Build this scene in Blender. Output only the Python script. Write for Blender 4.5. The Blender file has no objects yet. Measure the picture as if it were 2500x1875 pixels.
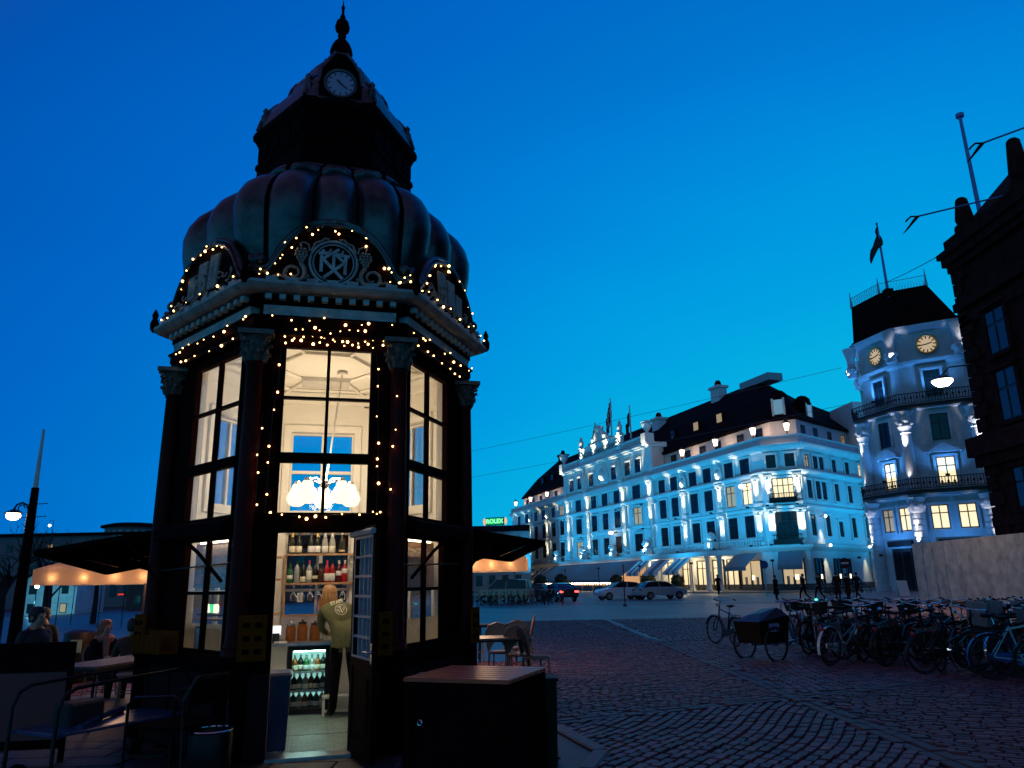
import bpy, math, random
from mathutils import Vector, Matrix
R = math.radians
random.seed(7)
SC = bpy.context.scene
COL = SC.collection
PI = math.pi

# ------------------------------------------------------------------ camera
cam_d = bpy.data.cameras.new('camera')
cam = bpy.data.objects.new('camera', cam_d)
COL.objects.link(cam)
cam.location = (0, 0, 1.6)
cam.rotation_euler = (Matrix.Rotation(R(90 + 14.571), 3, 'X') @ Matrix.Rotation(R(-1.07), 3, 'Z')).to_euler()
cam_d.sensor_width = 36.0
cam_d.lens = 36.0 * 1862.2 / 2500.0
cam_d.clip_start = 0.1
cam_d.clip_end = 3000
SC.camera = cam

# ------------------------------------------------------------------ dusk sky
W = bpy.data.worlds.new('World')
SC.world = W
W.use_nodes = True
nt = W.node_tree
nt.nodes.clear()
out = nt.nodes.new('ShaderNodeOutputWorld')
bg = nt.nodes.new('ShaderNodeBackground')
tc = nt.nodes.new('ShaderNodeTexCoord')
dot = nt.nodes.new('ShaderNodeVectorMath'); dot.operation = 'DOT_PRODUCT'
gaz, gel = R(26), R(-22)
dot.inputs[1].default_value = (math.sin(gaz) * math.cos(gel), math.cos(gaz) * math.cos(gel), math.sin(gel))
nrm = nt.nodes.new('ShaderNodeVectorMath'); nrm.operation = 'NORMALIZE'
ac = nt.nodes.new('ShaderNodeMath'); ac.operation = 'ARCCOSINE'
dv = nt.nodes.new('ShaderNodeMath'); dv.operation = 'DIVIDE'; dv.inputs[1].default_value = PI
ramp = nt.nodes.new('ShaderNodeValToRGB')
cr = ramp.color_ramp
SKY = [(0, (.004, .52, .77)), (30, (.003, .47, .765)), (38, (.001, .41, .76)), (44, (0, .335, .755)), (51, (0, .255, .71)), (57, (0, .20, .66)),
       (62, (0, .165, .59)), (67, (0, .138, .575)), (73, (0, .118, .53)), (83, (0, .085, .43)), (100, (.003, .062, .33)), (180, (.012, .035, .16))]
while len(cr.elements) < len(SKY):
    cr.elements.new(.5)
for e, (a, c) in zip(cr.elements, SKY):
    e.position = a / 180
    e.color = (*c, 1)
nz = nt.nodes.new('ShaderNodeTexNoise')
nz.inputs['Scale'].default_value = 2.2
nz.inputs['Detail'].default_value = 3
mp = nt.nodes.new('ShaderNodeMapping'); mp.inputs['Scale'].default_value = (1, 1, 3)
nadd = nt.nodes.new('ShaderNodeMath'); nadd.operation = 'MULTIPLY_ADD'
nadd.inputs[1].default_value = .035; nadd.inputs[2].default_value = -.0175
add = nt.nodes.new('ShaderNodeMath'); add.operation = 'ADD'
L = nt.links.new
L(tc.outputs['Generated'], nrm.inputs[0]); L(nrm.outputs[0], dot.inputs[0]); L(dot.outputs['Value'], ac.inputs[0])
L(ac.outputs[0], dv.inputs[0]); L(tc.outputs['Generated'], mp.inputs['Vector']); L(mp.outputs[0], nz.inputs['Vector'])
L(nz.outputs['Fac'], nadd.inputs[0]); L(dv.outputs[0], add.inputs[0]); L(nadd.outputs[0], add.inputs[1])
L(add.outputs[0], ramp.inputs['Fac'])
# away from the afterglow the sky depends on elevation: paler band at the horizon, dim overhead
sep = nt.nodes.new('ShaderNodeSeparateXYZ'); L(nrm.outputs[0], sep.inputs[0])
er = nt.nodes.new('ShaderNodeValToRGB'); er.color_ramp.interpolation = 'EASE'
for e, (p_, c) in zip(er.color_ramp.elements, ((0.06, (.010, .32, .60)), (.65, (.085, .05, .14)))):
    e.position = p_; e.color = (*c, 1)
L(sep.outputs['Z'], er.inputs['Fac'])
bl = nt.nodes.new('ShaderNodeMapRange'); bl.interpolation_type = 'SMOOTHSTEP'
bl.inputs['From Min'].default_value = 80 / 180; bl.inputs['From Max'].default_value = 112 / 180
L(dv.outputs[0], bl.inputs['Value'])
smx = nt.nodes.new('ShaderNodeMix'); smx.data_type = 'RGBA'
L(bl.outputs[0], smx.inputs['Factor']); L(ramp.outputs['Color'], smx.inputs['A']); L(er.outputs['Color'], smx.inputs['B'])
L(smx.outputs['Result'], bg.inputs['Color'])
L(bg.outputs[0], out.inputs['Surface'])
bg.inputs['Strength'].default_value = 1.0

SC.view_settings.view_transform = 'Standard'
SC.view_settings.look = 'None'
SC.view_settings.exposure = 0.0
SC.view_settings.gamma = 1.0
SC.render.engine = 'CYCLES'
SC.cycles.max_bounces = 8
SC.cycles.diffuse_bounces = 4
SC.cycles.transparent_max_bounces = 24
SC.cycles.sample_clamp_indirect = 4.0
SC.cycles.use_denoising = True

# ------------------------------------------------------------------ helpers
class MB:
    """collects shapes; build() links them as ONE mesh object"""
    def __init__(self):
        self.v = []; self.f = []
    def add(self, vs, fs, m=None):
        o = len(self.v)
        self.v += [tuple(m @ Vector(p)) for p in vs] if m is not None else [tuple(p) for p in vs]
        self.f += [tuple(i + o for i in q) for q in fs]
        return self
    def box(self, c, s, rz=0, m=None):
        x, y, z = s[0] / 2, s[1] / 2, s[2] / 2
        vs = [(-x, -y, -z), (x, -y, -z), (x, y, -z), (-x, y, -z), (-x, -y, z), (x, -y, z), (x, y, z), (-x, y, z)]
        mm = Matrix.Translation(c) @ Matrix.Rotation(rz, 4, 'Z')
        if m is not None:
            mm = m @ mm
        return self.add(vs, [(0, 3, 2, 1), (4, 5, 6, 7), (0, 1, 5, 4), (1, 2, 6, 5), (2, 3, 7, 6), (3, 0, 4, 7)], mm)
    def bb(self, a, b):
        return self.box([(a[i] + b[i]) / 2 for i in range(3)], [abs(b[i] - a[i]) for i in range(3)])
    def cbox(self, c, s, b=.01, m=None):
        """box with chamfered upper and vertical edges"""
        x, y, z = s[0] / 2, s[1] / 2, s[2] / 2
        p = [(-x + b, -y), (x - b, -y), (x, -y + b), (x, y - b), (x - b, y), (-x + b, y), (-x, y - b), (-x, -y + b)]
        vs = [(q[0], q[1], -z) for q in p] + [(q[0], q[1], z - b) for q in p] + [(q[0] * (1 - b / x), q[1] * (1 - b / y), z) for q in p]
        fs = [tuple(range(7, -1, -1)), tuple(range(16, 24))]
        for k in (0, 8):
            for i in range(8):
                j = (i + 1) % 8
                fs.append((k + i, k + j, k + 8 + j, k + 8 + i))
        mm = Matrix.Translation(c)
        return self.add(vs, fs, m @ mm if m is not None else mm)
    def cyl(self, p0, p1, r0, r1=None, n=10, cap=True):
        r1 = r0 if r1 is None else r1
        p0 = Vector(p0); p1 = Vector(p1); d = p1 - p0
        if d.length < 1e-6:
            return self
        q = d.to_track_quat('Z', 'Y')
        vs = []
        for p, r in ((p0, r0), (p1, r1)):
            for i in range(n):
                a = 2 * PI * i / n
                vs.append(p + q @ Vector((r * math.cos(a), r * math.sin(a), 0)))
        fs = [(i, (i + 1) % n, n + (i + 1) % n, n + i) for i in range(n)]
        if cap:
            fs += [tuple(range(n - 1, -1, -1)), tuple(range(n, 2 * n))]
        return self.add(vs, fs)
    def lathe(self, prof, c=(0, 0, 0), n=14, m=None):
        vs = []; fs = []
        for r, z in prof:
            for i in range(n):
                a = 2 * PI * i / n
                vs.append((c[0] + r * math.cos(a), c[1] + r * math.sin(a), c[2] + z))
        for k in range(len(prof) - 1):
            for i in range(n):
                j = (i + 1) % n
                fs.append((k * n + i, k * n + j, k * n + n + j, k * n + n + i))
        if prof[0][0] > 1e-4:
            fs.append(tuple(range(n - 1, -1, -1)))
        if prof[-1][0] > 1e-4:
            k = (len(prof) - 1) * n
            fs.append(tuple(range(k, k + n)))
        return self.add(vs, fs, m)
    def ball(self, c, r, n=8, m=None, sz=1.0):
        k = max(4, n // 2 + 1)
        pr = [(max(r * math.sin(PI * i / k), 1e-5), -r * sz * math.cos(PI * i / k)) for i in range(k + 1)]
        return self.lathe(pr, c, n, m)
    def prism(self, poly, z0, z1, m=None):
        n = len(poly)
        vs = [(p[0], p[1], z0) for p in poly] + [(p[0], p[1], z1) for p in poly]
        fs = [tuple(range(n - 1, -1, -1)), tuple(range(n, 2 * n))] + [(i, (i + 1) % n, n + (i + 1) % n, n + i) for i in range(n)]
        return self.add(vs, fs, m)
    def tube(self, pts, r, n=6, closed=False):
        pts = [Vector(p) for p in pts]; N = len(pts)
        vs = []; fs = []
        up = Vector((0, 0, 1)); prev = None
        for i, p in enumerate(pts):
            a = pts[(i - 1) % N] if (closed or i > 0) else p
            b = pts[(i + 1) % N] if (closed or i < N - 1) else p
            t = (b - a)
            t = t.normalized() if t.length > 1e-9 else Vector((0, 0, 1))
            if prev is None:
                x = t.orthogonal().normalized()
            else:
                x = prev - t * prev.dot(t)
                x = x.normalized() if x.length > 1e-6 else t.orthogonal().normalized()
            prev = x
            y = t.cross(x)
            rr = r[i] if isinstance(r, (list, tuple)) else r
            for k in range(n):
                an = 2 * PI * k / n
                vs.append(p + x * (rr * math.cos(an)) + y * (rr * math.sin(an)))
        for i in range(N if closed else N - 1):
            j = (i + 1) % N
            for k in range(n):
                l = (k + 1) % n
                fs.append((i * n + k, i * n + l, j * n + l, j * n + k))
        if not closed:
            fs += [tuple(range(n - 1, -1, -1)), tuple(range((N - 1) * n, N * n))]
        return self.add(vs, fs)
    def loft(self, rings, cap0=False, cap1=False, closed=True):
        n = len(rings[0]); vs = [p for r in rings for p in r]; fs = []
        for k in range(len(rings) - 1):
            for i in range(n if closed else n - 1):
                j = (i + 1) % n
                fs.append((k * n + i, k * n + j, k * n + n + j, k * n + n + i))
        if cap0: fs.append(tuple(range(n - 1, -1, -1)))
        if cap1: fs.append(tuple(range((len(rings) - 1) * n, len(rings) * n)))
        return self.add(vs, fs)
    def mesh(self, name, mat, smooth=None):
        me = bpy.data.meshes.new(name)
        me.from_pydata(self.v, [], self.f)
        if mat is not None:
            me.materials.append(mat)
        if smooth is not None:
            me.polygons.foreach_set('use_smooth', [True] * len(me.polygons))
            me.set_sharp_from_angle(angle=R(smooth))
        me.update()
        return me
    def build(self, name, mat, parent=None, loc=None, rz=0, smooth=None):
        return link(name, self.mesh(name, mat, smooth), parent, loc, rz)

def link(name, me, parent=None, loc=None, rz=0):
    o = bpy.data.objects.new(name, me)
    COL.objects.link(o)
    if parent is not None:
        o.parent = parent
    if loc is not None:
        o.location = loc
    if rz:
        o.rotation_euler = (0, 0, rz)
    return o

def tag(o, label=None, cat=None, group=None, kind=None):
    if label: o['label'] = label
    if cat: o['category'] = cat
    if group: o['group'] = group
    if kind: o['kind'] = kind
    return o

def empty(name, loc, label=None, cat=None, group=None, rz=0):
    o = bpy.data.objects.new(name, None)
    COL.objects.link(o)
    o.empty_display_size = .2
    o.location = loc
    o.rotation_euler = (0, 0, rz)
    return tag(o, label, cat, group)

def copy_tree(o, parent=None):
    c = o.copy()
    COL.objects.link(c)
    c.parent = parent
    for ch in list(o.children):
        copy_tree(ch, c)
    return c

def text_mb(s, size=1.0, ext=.01, bold=0.0):
    cu = bpy.data.curves.new('txt', 'FONT')
    cu.body = s; cu.size = size; cu.extrude = ext; cu.align_x = 'CENTER'; cu.align_y = 'CENTER'
    cu.resolution_u = 3; cu.offset = bold
    ob = bpy.data.objects.new('txt', cu)
    COL.objects.link(ob)
    dg = bpy.context.evaluated_depsgraph_get()
    me = ob.evaluated_get(dg).to_mesh()
    b = MB()
    b.v = [tuple(p.co) for p in me.vertices]
    b.f = [tuple(p.vertices) for p in me.polygons]
    ob.evaluated_get(dg).to_mesh_clear()
    bpy.data.objects.remove(ob)
    bpy.data.curves.remove(cu)
    return b

UPR = Matrix.Rotation(R(90), 4, 'X')     # lays flat text upright, facing -Y

def xf(b, m):
    b.v = [tuple(m @ Vector(p)) for p in b.v]
    return b

# ------------------------------------------------------------------ materials
MATS = {}
def M(name, col, rough=.6, metal=0.0, var=.18, scale=6.0, bump=0.0, bscale=None, emit=None, es=0.0, spec=.5, coat=0.0, stretch=None, col2=None):
    if name in MATS:
        return MATS[name]
    m = bpy.data.materials.new(name)
    m.use_nodes = True
    n = m.node_tree.nodes; l = m.node_tree.links
    b = n['Principled BSDF']
    b.inputs['Roughness'].default_value = rough
    b.inputs['Metallic'].default_value = metal
    b.inputs['Specular IOR Level'].default_value = spec
    b.inputs['Coat Weight'].default_value = coat
    t = n.new('ShaderNodeTexCoord')
    vec = t.outputs['Object']
    if stretch:
        mpn = n.new('ShaderNodeMapping'); mpn.inputs['Scale'].default_value = stretch
        l.new(vec, mpn.inputs['Vector']); vec = mpn.outputs[0]
    no = n.new('ShaderNodeTexNoise'); no.inputs['Scale'].default_value = scale; no.inputs['Detail'].default_value = 6
    no.inputs['Roughness'].default_value = .65
    l.new(vec, no.inputs['Vector'])
    rp = n.new('ShaderNodeValToRGB')
    rp.color_ramp.elements[0].position = .3; rp.color_ramp.elements[1].position = .7
    c2 = col2 if col2 else tuple(c * (1 + var) for c in col)
    rp.color_ramp.elements[0].color = (*[c * (1 - var) for c in col], 1)
    rp.color_ramp.elements[1].color = (*[min(c, 1) for c in c2], 1)
    l.new(no.outputs['Fac'], rp.inputs['Fac'])
    l.new(rp.outputs['Color'], b.inputs['Base Color'])
    rr = n.new('ShaderNodeMapRange')
    rr.inputs['To Min'].default_value = max(0.02, rough - .1); rr.inputs['To Max'].default_value = min(1, rough + .1)
    l.new(no.outputs['Fac'], rr.inputs['Value']); l.new(rr.outputs[0], b.inputs['Roughness'])
    if bump:
        bn = n.new('ShaderNodeTexNoise'); bn.inputs['Scale'].default_value = bscale or scale * 6; bn.inputs['Detail'].default_value = 5
        l.new(vec, bn.inputs['Vector'])
        bu = n.new('ShaderNodeBump'); bu.inputs['Strength'].default_value = bump; bu.inputs['Distance'].default_value = .02
        l.new(bn.outputs['Fac'], bu.inputs['Height']); l.new(bu.outputs['Normal'], b.inputs['Normal'])
    if emit:
        b.inputs['Emission Color'].default_value = (*emit, 1)
        b.inputs['Emission Strength'].default_value = es
    MATS[name] = m
    return m

def E(name, col, s):
    if name in MATS:
        return MATS[name]
    m = bpy.data.materials.new(name); m.use_nodes = True
    n = m.node_tree.nodes
    b = n['Principled BSDF']
    b.inputs['Base Color'].default_value = (*[min(1, c) * .5 for c in col], 1)
    b.inputs['Emission Color'].default_value = (*col, 1)
    b.inputs['Emission Strength'].default_value = s
    MATS[name] = m
    return m

def glass(name, tint=(1, 1, 1), refl=.9, rough=.02):
    if name in MATS:
        return MATS[name]
    m = bpy.data.materials.new(name); m.use_nodes = True
    n = m.node_tree.nodes; l = m.node_tree.links
    n.clear()
    o = n.new('ShaderNodeOutputMaterial'); mx = n.new('ShaderNodeMixShader')
    tr = n.new('ShaderNodeBsdfTransparent'); tr.inputs['Color'].default_value = (*tint, 1)
    gl = n.new('ShaderNodeBsdfGlossy'); gl.inputs['Roughness'].default_value = rough
    fr = n.new('ShaderNodeFresnel'); fr.inputs['IOR'].default_value = 1.45
    mu = n.new('ShaderNodeMath'); mu.operation = 'MULTIPLY'; mu.inputs[1].default_value = refl
    l.new(fr.outputs[0], mu.inputs[0]); l.new(mu.outputs[0], mx.inputs['Fac'])
    l.new(tr.outputs[0], mx.inputs[1]); l.new(gl.outputs[0], mx.inputs[2]); l.new(mx.outputs[0], o.inputs['Surface'])
    MATS[name] = m
    return m

mt_black = M('painted_black_wood', (.011, .0025, .002), .8, var=.35, bump=.05, spec=.03)
mt_colred = M('dark_red_column_paint', (.06, .004, .004), .5, var=.35, scale=4, bump=.05, spec=.1)
mt_roof = M('weathered_copper_sheet', (.022, .021, .024), .36, .7, var=.6, scale=2.4, bump=.18, bscale=9, col2=(.10, .13, .14))
mt_roofdk = M('sooty_copper', (.008, .002, .002), .8, .0, var=.5, scale=4, bump=.12, spec=.04)
mt_teal = M('pale_painted_stone_trim', (.30, .36, .35), .6, var=.45, scale=7, bump=.2)
mt_carve = M('carved_ornament', (.24, .21, .17), .5, var=.5, scale=14, bump=.2)
mt_white = M('warm_white_interior_paint', (.78, .74, .66), .55, var=.05, scale=2)
mt_glass = glass('window_glass', (.985, .985, .98), .3)
mt_dglass = M('dark_window_glass', (.012, .014, .018), .12, var=.4, scale=.7)
mt_steel = M('brushed_steel', (.45, .46, .48), .3, .9, var=.2)
mt_dsteel = M('dark_steel', (.022, .014, .014), .42, .3, var=.3, spec=.25)
mt_chrome = M('chrome', (.7, .7, .72), .12, 1.0, var=.1)
mt_rubber = M('black_rubber', (.010, .006, .006), .7, var=.2, spec=.15)
mt_fabdk = M('dark_cloth', (.012, .007, .008), .9, var=.3, scale=20, bump=.2, spec=.1)
mt_skin = M('skin', (.42, .24, .17), .5, var=.1, scale=12)
mt_woodwarm = M('warm_shelf_wood', (.42, .23, .11), .5, var=.3, scale=3, stretch=(1, 14, 14))
mt_woodred = M('oiled_hardwood', (.20, .085, .05), .34, var=.4, scale=2.5, stretch=(14, 1, 14), bump=.1)
mt_bulb = E('fairy_light_bulb', (1, .55, .17), 10)
mt_globe = E('opal_glass_globe', (1, .90, .70), 1.25)
mt_hotel = M('white_stucco', (.72, .73, .72), .7, var=.07, scale=.6, bump=.05, bscale=3)
mt_hoteltrim = M('white_stucco_trim', (.78, .78, .75), .65, var=.06, scale=1.0)
mt_slate = M('dark_roof_tiles', (.014, .006, .006), .9, var=.4, scale=1.5, bump=.4, bscale=6, spec=.04)
mt_frame = M('dark_window_frame', (.02, .016, .016), .5, var=.2)
mt_litwin = E('lit_window_pane', (1, .82, .48), 1.1)
mt_dimwin = E('dim_lit_window_pane', (1, .7, .38), .28)
mt_awn = M('blue_awning_cloth', (.16, .22, .27), .8, var=.12, scale=1.0)
mt_awnw = M('white_awning_cloth', (.75, .74, .70), .8, var=.08, scale=1.0)

ORD = ['leftmost', 'second from left', 'third from left', 'fourth from left', 'fifth from left', 'sixth from left', 'seventh from left', 'eighth from left', 'ninth from left', 'tenth from left', 'eleventh from left', 'twelfth from left', 'thirteenth from left', 'fourteenth from left']
# gently falling square: ground height
def gh(x, y):
    return -.03 * max(0.0, -x - 3.5)
# ------------------------------------------------------------------ kiosk
KROT = .2555
KC = Vector((-2.4087, 9.5806, 0))
KM = Matrix.Translation(KC) @ Matrix.Rotation(KROT, 4, 'Z')
def KW(u, y, z):
    return KM @ Vector((u, y, z))
kiosk = empty('kiosk', KC, 'tall dark hexagonal kiosk with glowing windows, copper domed roof and fairy lights', 'kiosk', rz=KROT)
HV = [Vector((-.735, -1.648)), Vector((.735, -1.648)), Vector((1.77, 0)), Vector((.735, 1.648)), Vector((-.735, 1.648)), Vector((-1.77, 0))]
def off(d):
    r = []
    for k in range(6):
        a, b, c = HV[k - 1], HV[k], HV[(k + 1) % 6]
        t1 = (b - a).normalized(); t2 = (c - b).normalized()
        n1 = Vector((t1.y, -t1.x)); n2 = Vector((t2.y, -t2.x))
        bis = (n1 + n2).normalized()
        r.append(b + bis * (d / bis.dot(n1)))
    return r
def hexloft(prof, sc=1.0):
    """prof: list of (offset, z) or (offset, z, scale)"""
    rings = []
    for p in prof:
        s = p[2] if len(p) > 2 else sc
        rings.append([(q.x * s, q.y * s, p[1]) for q in off(p[0])])
    return rings
def FK(k):
    a, b = HV[k], HV[(k + 1) % 6]
    t = (b - a).normalized(); n = Vector((t.y, -t.x)); c = (a + b) / 2
    return c, t, n, (b - a).length / 2
def FM(k, d=0.0, s=0.0, z=0.0):
    """matrix: local x = along face, local y = inwards, z up"""
    c, t, n, h = FK(k)
    m = Matrix.Identity(4)
    m.col[0][:3] = (t.x, t.y, 0); m.col[1][:3] = (-n.x, -n.y, 0)
    p = c + n * d + t * s
    m.col[3][:3] = (p.x, p.y, z)
    return m
def fb(b, k, s0, s1, z0, z1, d0, d1):
    m = FM(k)
    return b.box(((s0 + s1) / 2, -(d0 + d1) / 2, (z0 + z1) / 2), (s1 - s0, abs(d1 - d0), z1 - z0), m=m)

# window openings per face: upper (s0,s1,z0,z1,mid s,bars z), lower
UP = {0: (-.48, .48, 2.305, 4.13, 0.0), 5: (-.50, .66, 2.305, 4.13, .10), 1: (-.66, .50, 2.305, 4.13, -.10),
      2: (-.45, .45, 2.62, 3.78, 0), 3: (-.45, .45, 2.62, 3.78, 0), 4: (-.45, .45, 2.62, 3.78, 0)}
LO = {5: (-.40, .66, .95, 2.12, .14), 1: (-.66, .40, .95, 2.12, -.14), 2: (-.55, .55, .95, 2.12, 0), 4: (-.55, .55, .95, 2.12, 0), 3: (-.45, .45, .98, 2.34, 0)}
for k in range(6):
    h = FK(k)[3]
    ow = MB(); iw = MB()
    for b, d0, d1, hh in ((ow, -.07, 0, h), (iw, -.13, -.073, h - .06)):
        u = UP[k]
        fb(b, k, -hh, u[0], u[2], u[3], d0, d1); fb(b, k, u[1], hh, u[2], u[3], d0, d1)
        fb(b, k, -hh, hh, u[3], 4.45, d0, d1)
        if k == 0:
            fb(b, k, -hh, hh, 2.135, u[2], d0, d1)
            fb(b, k, -hh, -.43, 0.03, 2.135, d0, d1); fb(b, k, .365, hh, 0.03, 2.135, d0, d1)
        else:
            w = LO[k]
            fb(b, k, -hh, hh, w[3], u[2], d0, d1)
            fb(b, k, -hh, w[0], w[2], w[3], d0, d1); fb(b, k, w[1], hh, w[2], w[3], d0, d1)
            fb(b, k, -hh, hh, 0.03, w[2], d0, d1)
    ow.build('outer_wall', mt_black, kiosk)
    iw.build('inner_wall', mt_white, kiosk)
    # upper window: frame with glazing bars, panes as sub-parts
    s0, s1, z0, z1, sm = UP[k]
    wins = [(s0, s1, z0, z1, sm, [(2.955, 2.85), (3.565, 3.535)] if k in (0, 1, 5) else [(3.225, 3.18)])]
    if k in LO:
        s0, s1, z0, z1, sm = LO[k]
        wins.append((s0, s1, z0, z1, sm, [(1.565, 1.53)]))
    for (s0, s1, z0, z1, sm, bars) in wins:
        fr = MB(); fi = MB()
        zs = [z0] + sorted([z for bb_ in bars for z in bb_]) + [z1]
        for b, d0, d1 in ((fr, -.055, .012),):
            fb(b, k, s0, s0 + .03, z0, z1, d0, d1); fb(b, k, s1 - .03, s1, z0, z1, d0, d1)
            fb(b, k, s0 + .03, s1 - .03, z0, z0 + .03, d0, d1); fb(b, k, s0 + .03, s1 - .03, z1 - .03, z1, d0, d1)
            fb(b, k, sm - .017, sm + .017, z0 + .03, z1 - .03, -.05, .006)
            for zt, zb in bars:
                fb(b, k, s0 + .03, s1 - .03, zb, zt, -.053, .003 if zt - zb < .05 else .03)
        w = fr.build('window', mt_black if k in (0, 1, 5) else mt_white, kiosk)
        for i in range(0, len(zs) - 1, 2):
            for a, c in ((s0 + .03, sm - .017), (sm + .017, s1 - .03)):
                p = MB(); fb(p, k, a, c, zs[i] + (.03 if i == 0 else 0), zs[i + 1] - (.03 if i == len(zs) - 2 else 0), -.026, -.020)
                p.build('pane', mt_glass, w)
    # white casing round the back windows seen from inside
    if k in (2, 3, 4):
        s0, s1, z0, z1, sm = UP[k]
        cs = MB()
        for a, c, e, f in ((s0 - .1, s0, z0 - .1, z1 + .1), (s1, s1 + .1, z0 - .1, z1 + .1), (s0, s1, z1, z1 + .1), (s0, s1, z0 - .1, z0)):
            fb(cs, k, a, c, e, f, -.17, -.13)
        for sgn in (-1, 1):
            fb(cs, k, sgn * .68 - .03, sgn * .68 + .03, 2.4, 4.3, -.20, -.131)
        cs.build('window_casing', mt_white, kiosk)
# plinth, corner piers and sills
pl = MB()
O0, O1 = off(.0), off(.09)
for k in range(6):
    h = FK(k)[3]
    if k == 0:
        fb(pl, 0, -h - .02, -.43, .03, .78, .002, .09); fb(pl, 0, .365, h + .02, .03, .78, .002, .09)
    else:
        fb(pl, k, -h - .02, h + .02, .03, .78, .002, .09)
pl.build('plinth', M('grey_stone_plinth', (.022, .011, .012), .8, var=.35, scale=5, bump=.2, spec=.05), kiosk)
for k in range(1, 6):
    h = FK(k)[3]
    b = MB(); fb(b, k, -h + .14, h - .14, .84, .95, .003, .14); fb(b, k, -h + .12, h - .12, .78, .84, .003, .1)
    b.build('window_sill', mt_black, kiosk)
    b = MB()
    for i in range(3):
        a = -h + .2 + i * (2 * h - .4) / 3
        fb(b, k, a + .03, a + (2 * h - .4) / 3 - .03, .14, .7, .092, .11)
    b.build('plinth_panel', M('grey_stone_plinth', (0, 0, 0)), kiosk)
# moulded lintel band between door level and upper windows
for k in range(6):
    h = FK(k)[3]
    b = MB(); fb(b, k, -h + .1, h - .1, 2.16, 2.285, .002, .07); fb(b, k, -h + .1, h - .1, 2.285, 2.31, .002, .1)
    b.build('lintel', mt_black, kiosk)
# columns with capitals at the six corners
for k, p in enumerate(off(.045)):
    b = MB()
    b.lathe([(.15, .03), (.15, .86), (.17, .88), (.17, .94), (.13, .96)], (p.x, p.y, 0), 8)
    b.build('pedestal', mt_black, kiosk, smooth=30)
    b = MB()
    b.lathe([(.135, .96), (.135, 1.0), (.118, 1.02), (.125, 1.05), (.105, 1.09), (.098, 1.4), (.1, 2.0), (.092, 3.2), (.084, 3.86), (.1, 3.88), (.1, 3.9)], (p.x, p.y, 0), 18)
    b.build('column', mt_colred, kiosk, smooth=40)
    b = MB()
    b.lathe([(.085, 3.9), (.09, 3.98), (.11, 4.1), (.15, 4.17)], (p.x, p.y, 0), 12)
    for j in range(8):
        a = 2 * PI * j / 8 + .2
        for (r0, z0, r1, z1, r2, z2, w) in ((.09, 3.91, .115, 3.98, .15, 4.0, .03), (.1, 4.0, .13, 4.07, .165, 4.085, .026)):
            aa = a + (0 if z0 < 3.95 else .39)
            cx, cy = math.cos(aa), math.sin(aa)
            b.tube([(p.x + cx * r0, p.y + cy * r0, z0), (p.x + cx * r1, p.y + cy * r1, z1), (p.x + cx * r2, p.y + cy * r2, z2), (p.x + cx * r2 * 1.02, p.y + cy * r2 * 1.02, z2 - .025)], [w, w, w * .7, w * .4], 5)
    for j in range(4):
        a = 2 * PI * j / 4 + PI / 4 + KROT * 0
        cx, cy = math.cos(a), math.sin(a)
        pts = [(p.x + cx * .165 + cx * .05 * math.cos(t), p.y + cy * .165 + cy * .05 * math.cos(t), 4.14 + .045 * math.sin(t)) for t in [i * .7 for i in range(9)]]
        b.tube(pts, .017, 5)
    b.box((p.x, p.y, 4.2), (.36, .36, .05), rz=PI / 4 * 0)
    b.build('capital', M('dark_carved_capital', (.10, .085, .07), .5, var=.5, scale=14, bump=.2), kiosk, smooth=40)
# entablature
b = MB(); b.loft(hexloft([(.0, 4.22), (.10, 4.222), (.10, 4.30), (.115, 4.302), (.115, 4.395), (.14, 4.40), (.14, 4.42), (0, 4.423)]))
b.build('architrave', mt_black, kiosk)
for k in range(6):
    h = FK(k)[3]
    b = MB(); fb(b, k, -h + .03, h - .03, 4.425, 4.535, .003, .12)
    b.build('frieze_band', mt_teal, kiosk)
    c = MB(); fb(c, k, -h - .02, h + .02, 4.537, 4.66, .003, .13)
    c.build('dentil_backing', mt_black, kiosk)
    if k in (5, 0, 1):
        n = 10 if k == 0 else 13
        dm = MB().box((0, 0, 0), (.066, .07, .055)).mesh('dentil', mt_teal)
        for i in range(n):
            o = link('dentil', dm, kiosk)
            o.matrix_local = FM(k, .166, -h + (i + .5) * 2 * h / n, 4.61)
    b = MB()
    for i in range(7 if k == 0 else 9):
        nn = 7 if k == 0 else 9
        s = -h + (i + .5) * 2 * h / nn
        fb(b, k, s - .062, s + .062, 4.752, 4.79, .262, .318)
    b.build('merlon', mt_teal, kiosk)
b = MB(); b.loft(hexloft([(.12, 4.655), (.21, 4.66), (.26, 4.672), (.3, 4.70), (.32, 4.72), (.32, 4.75), (.0, 4.753)]))
b.build('cornice', mt_teal, kiosk)
# corner ornaments under the roof edge
for k, p in enumerate(off(.3)):
    b = MB(); b.lathe([(.02, 4.70), (.05, 4.74), (.055, 4.82), (.03, 4.88), (.04, 4.93), (.01, 5.0)], (p.x, p.y, 0), 10)
    b.build('corner_acroterion', mt_roofdk, kiosk, smooth=50)
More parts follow.
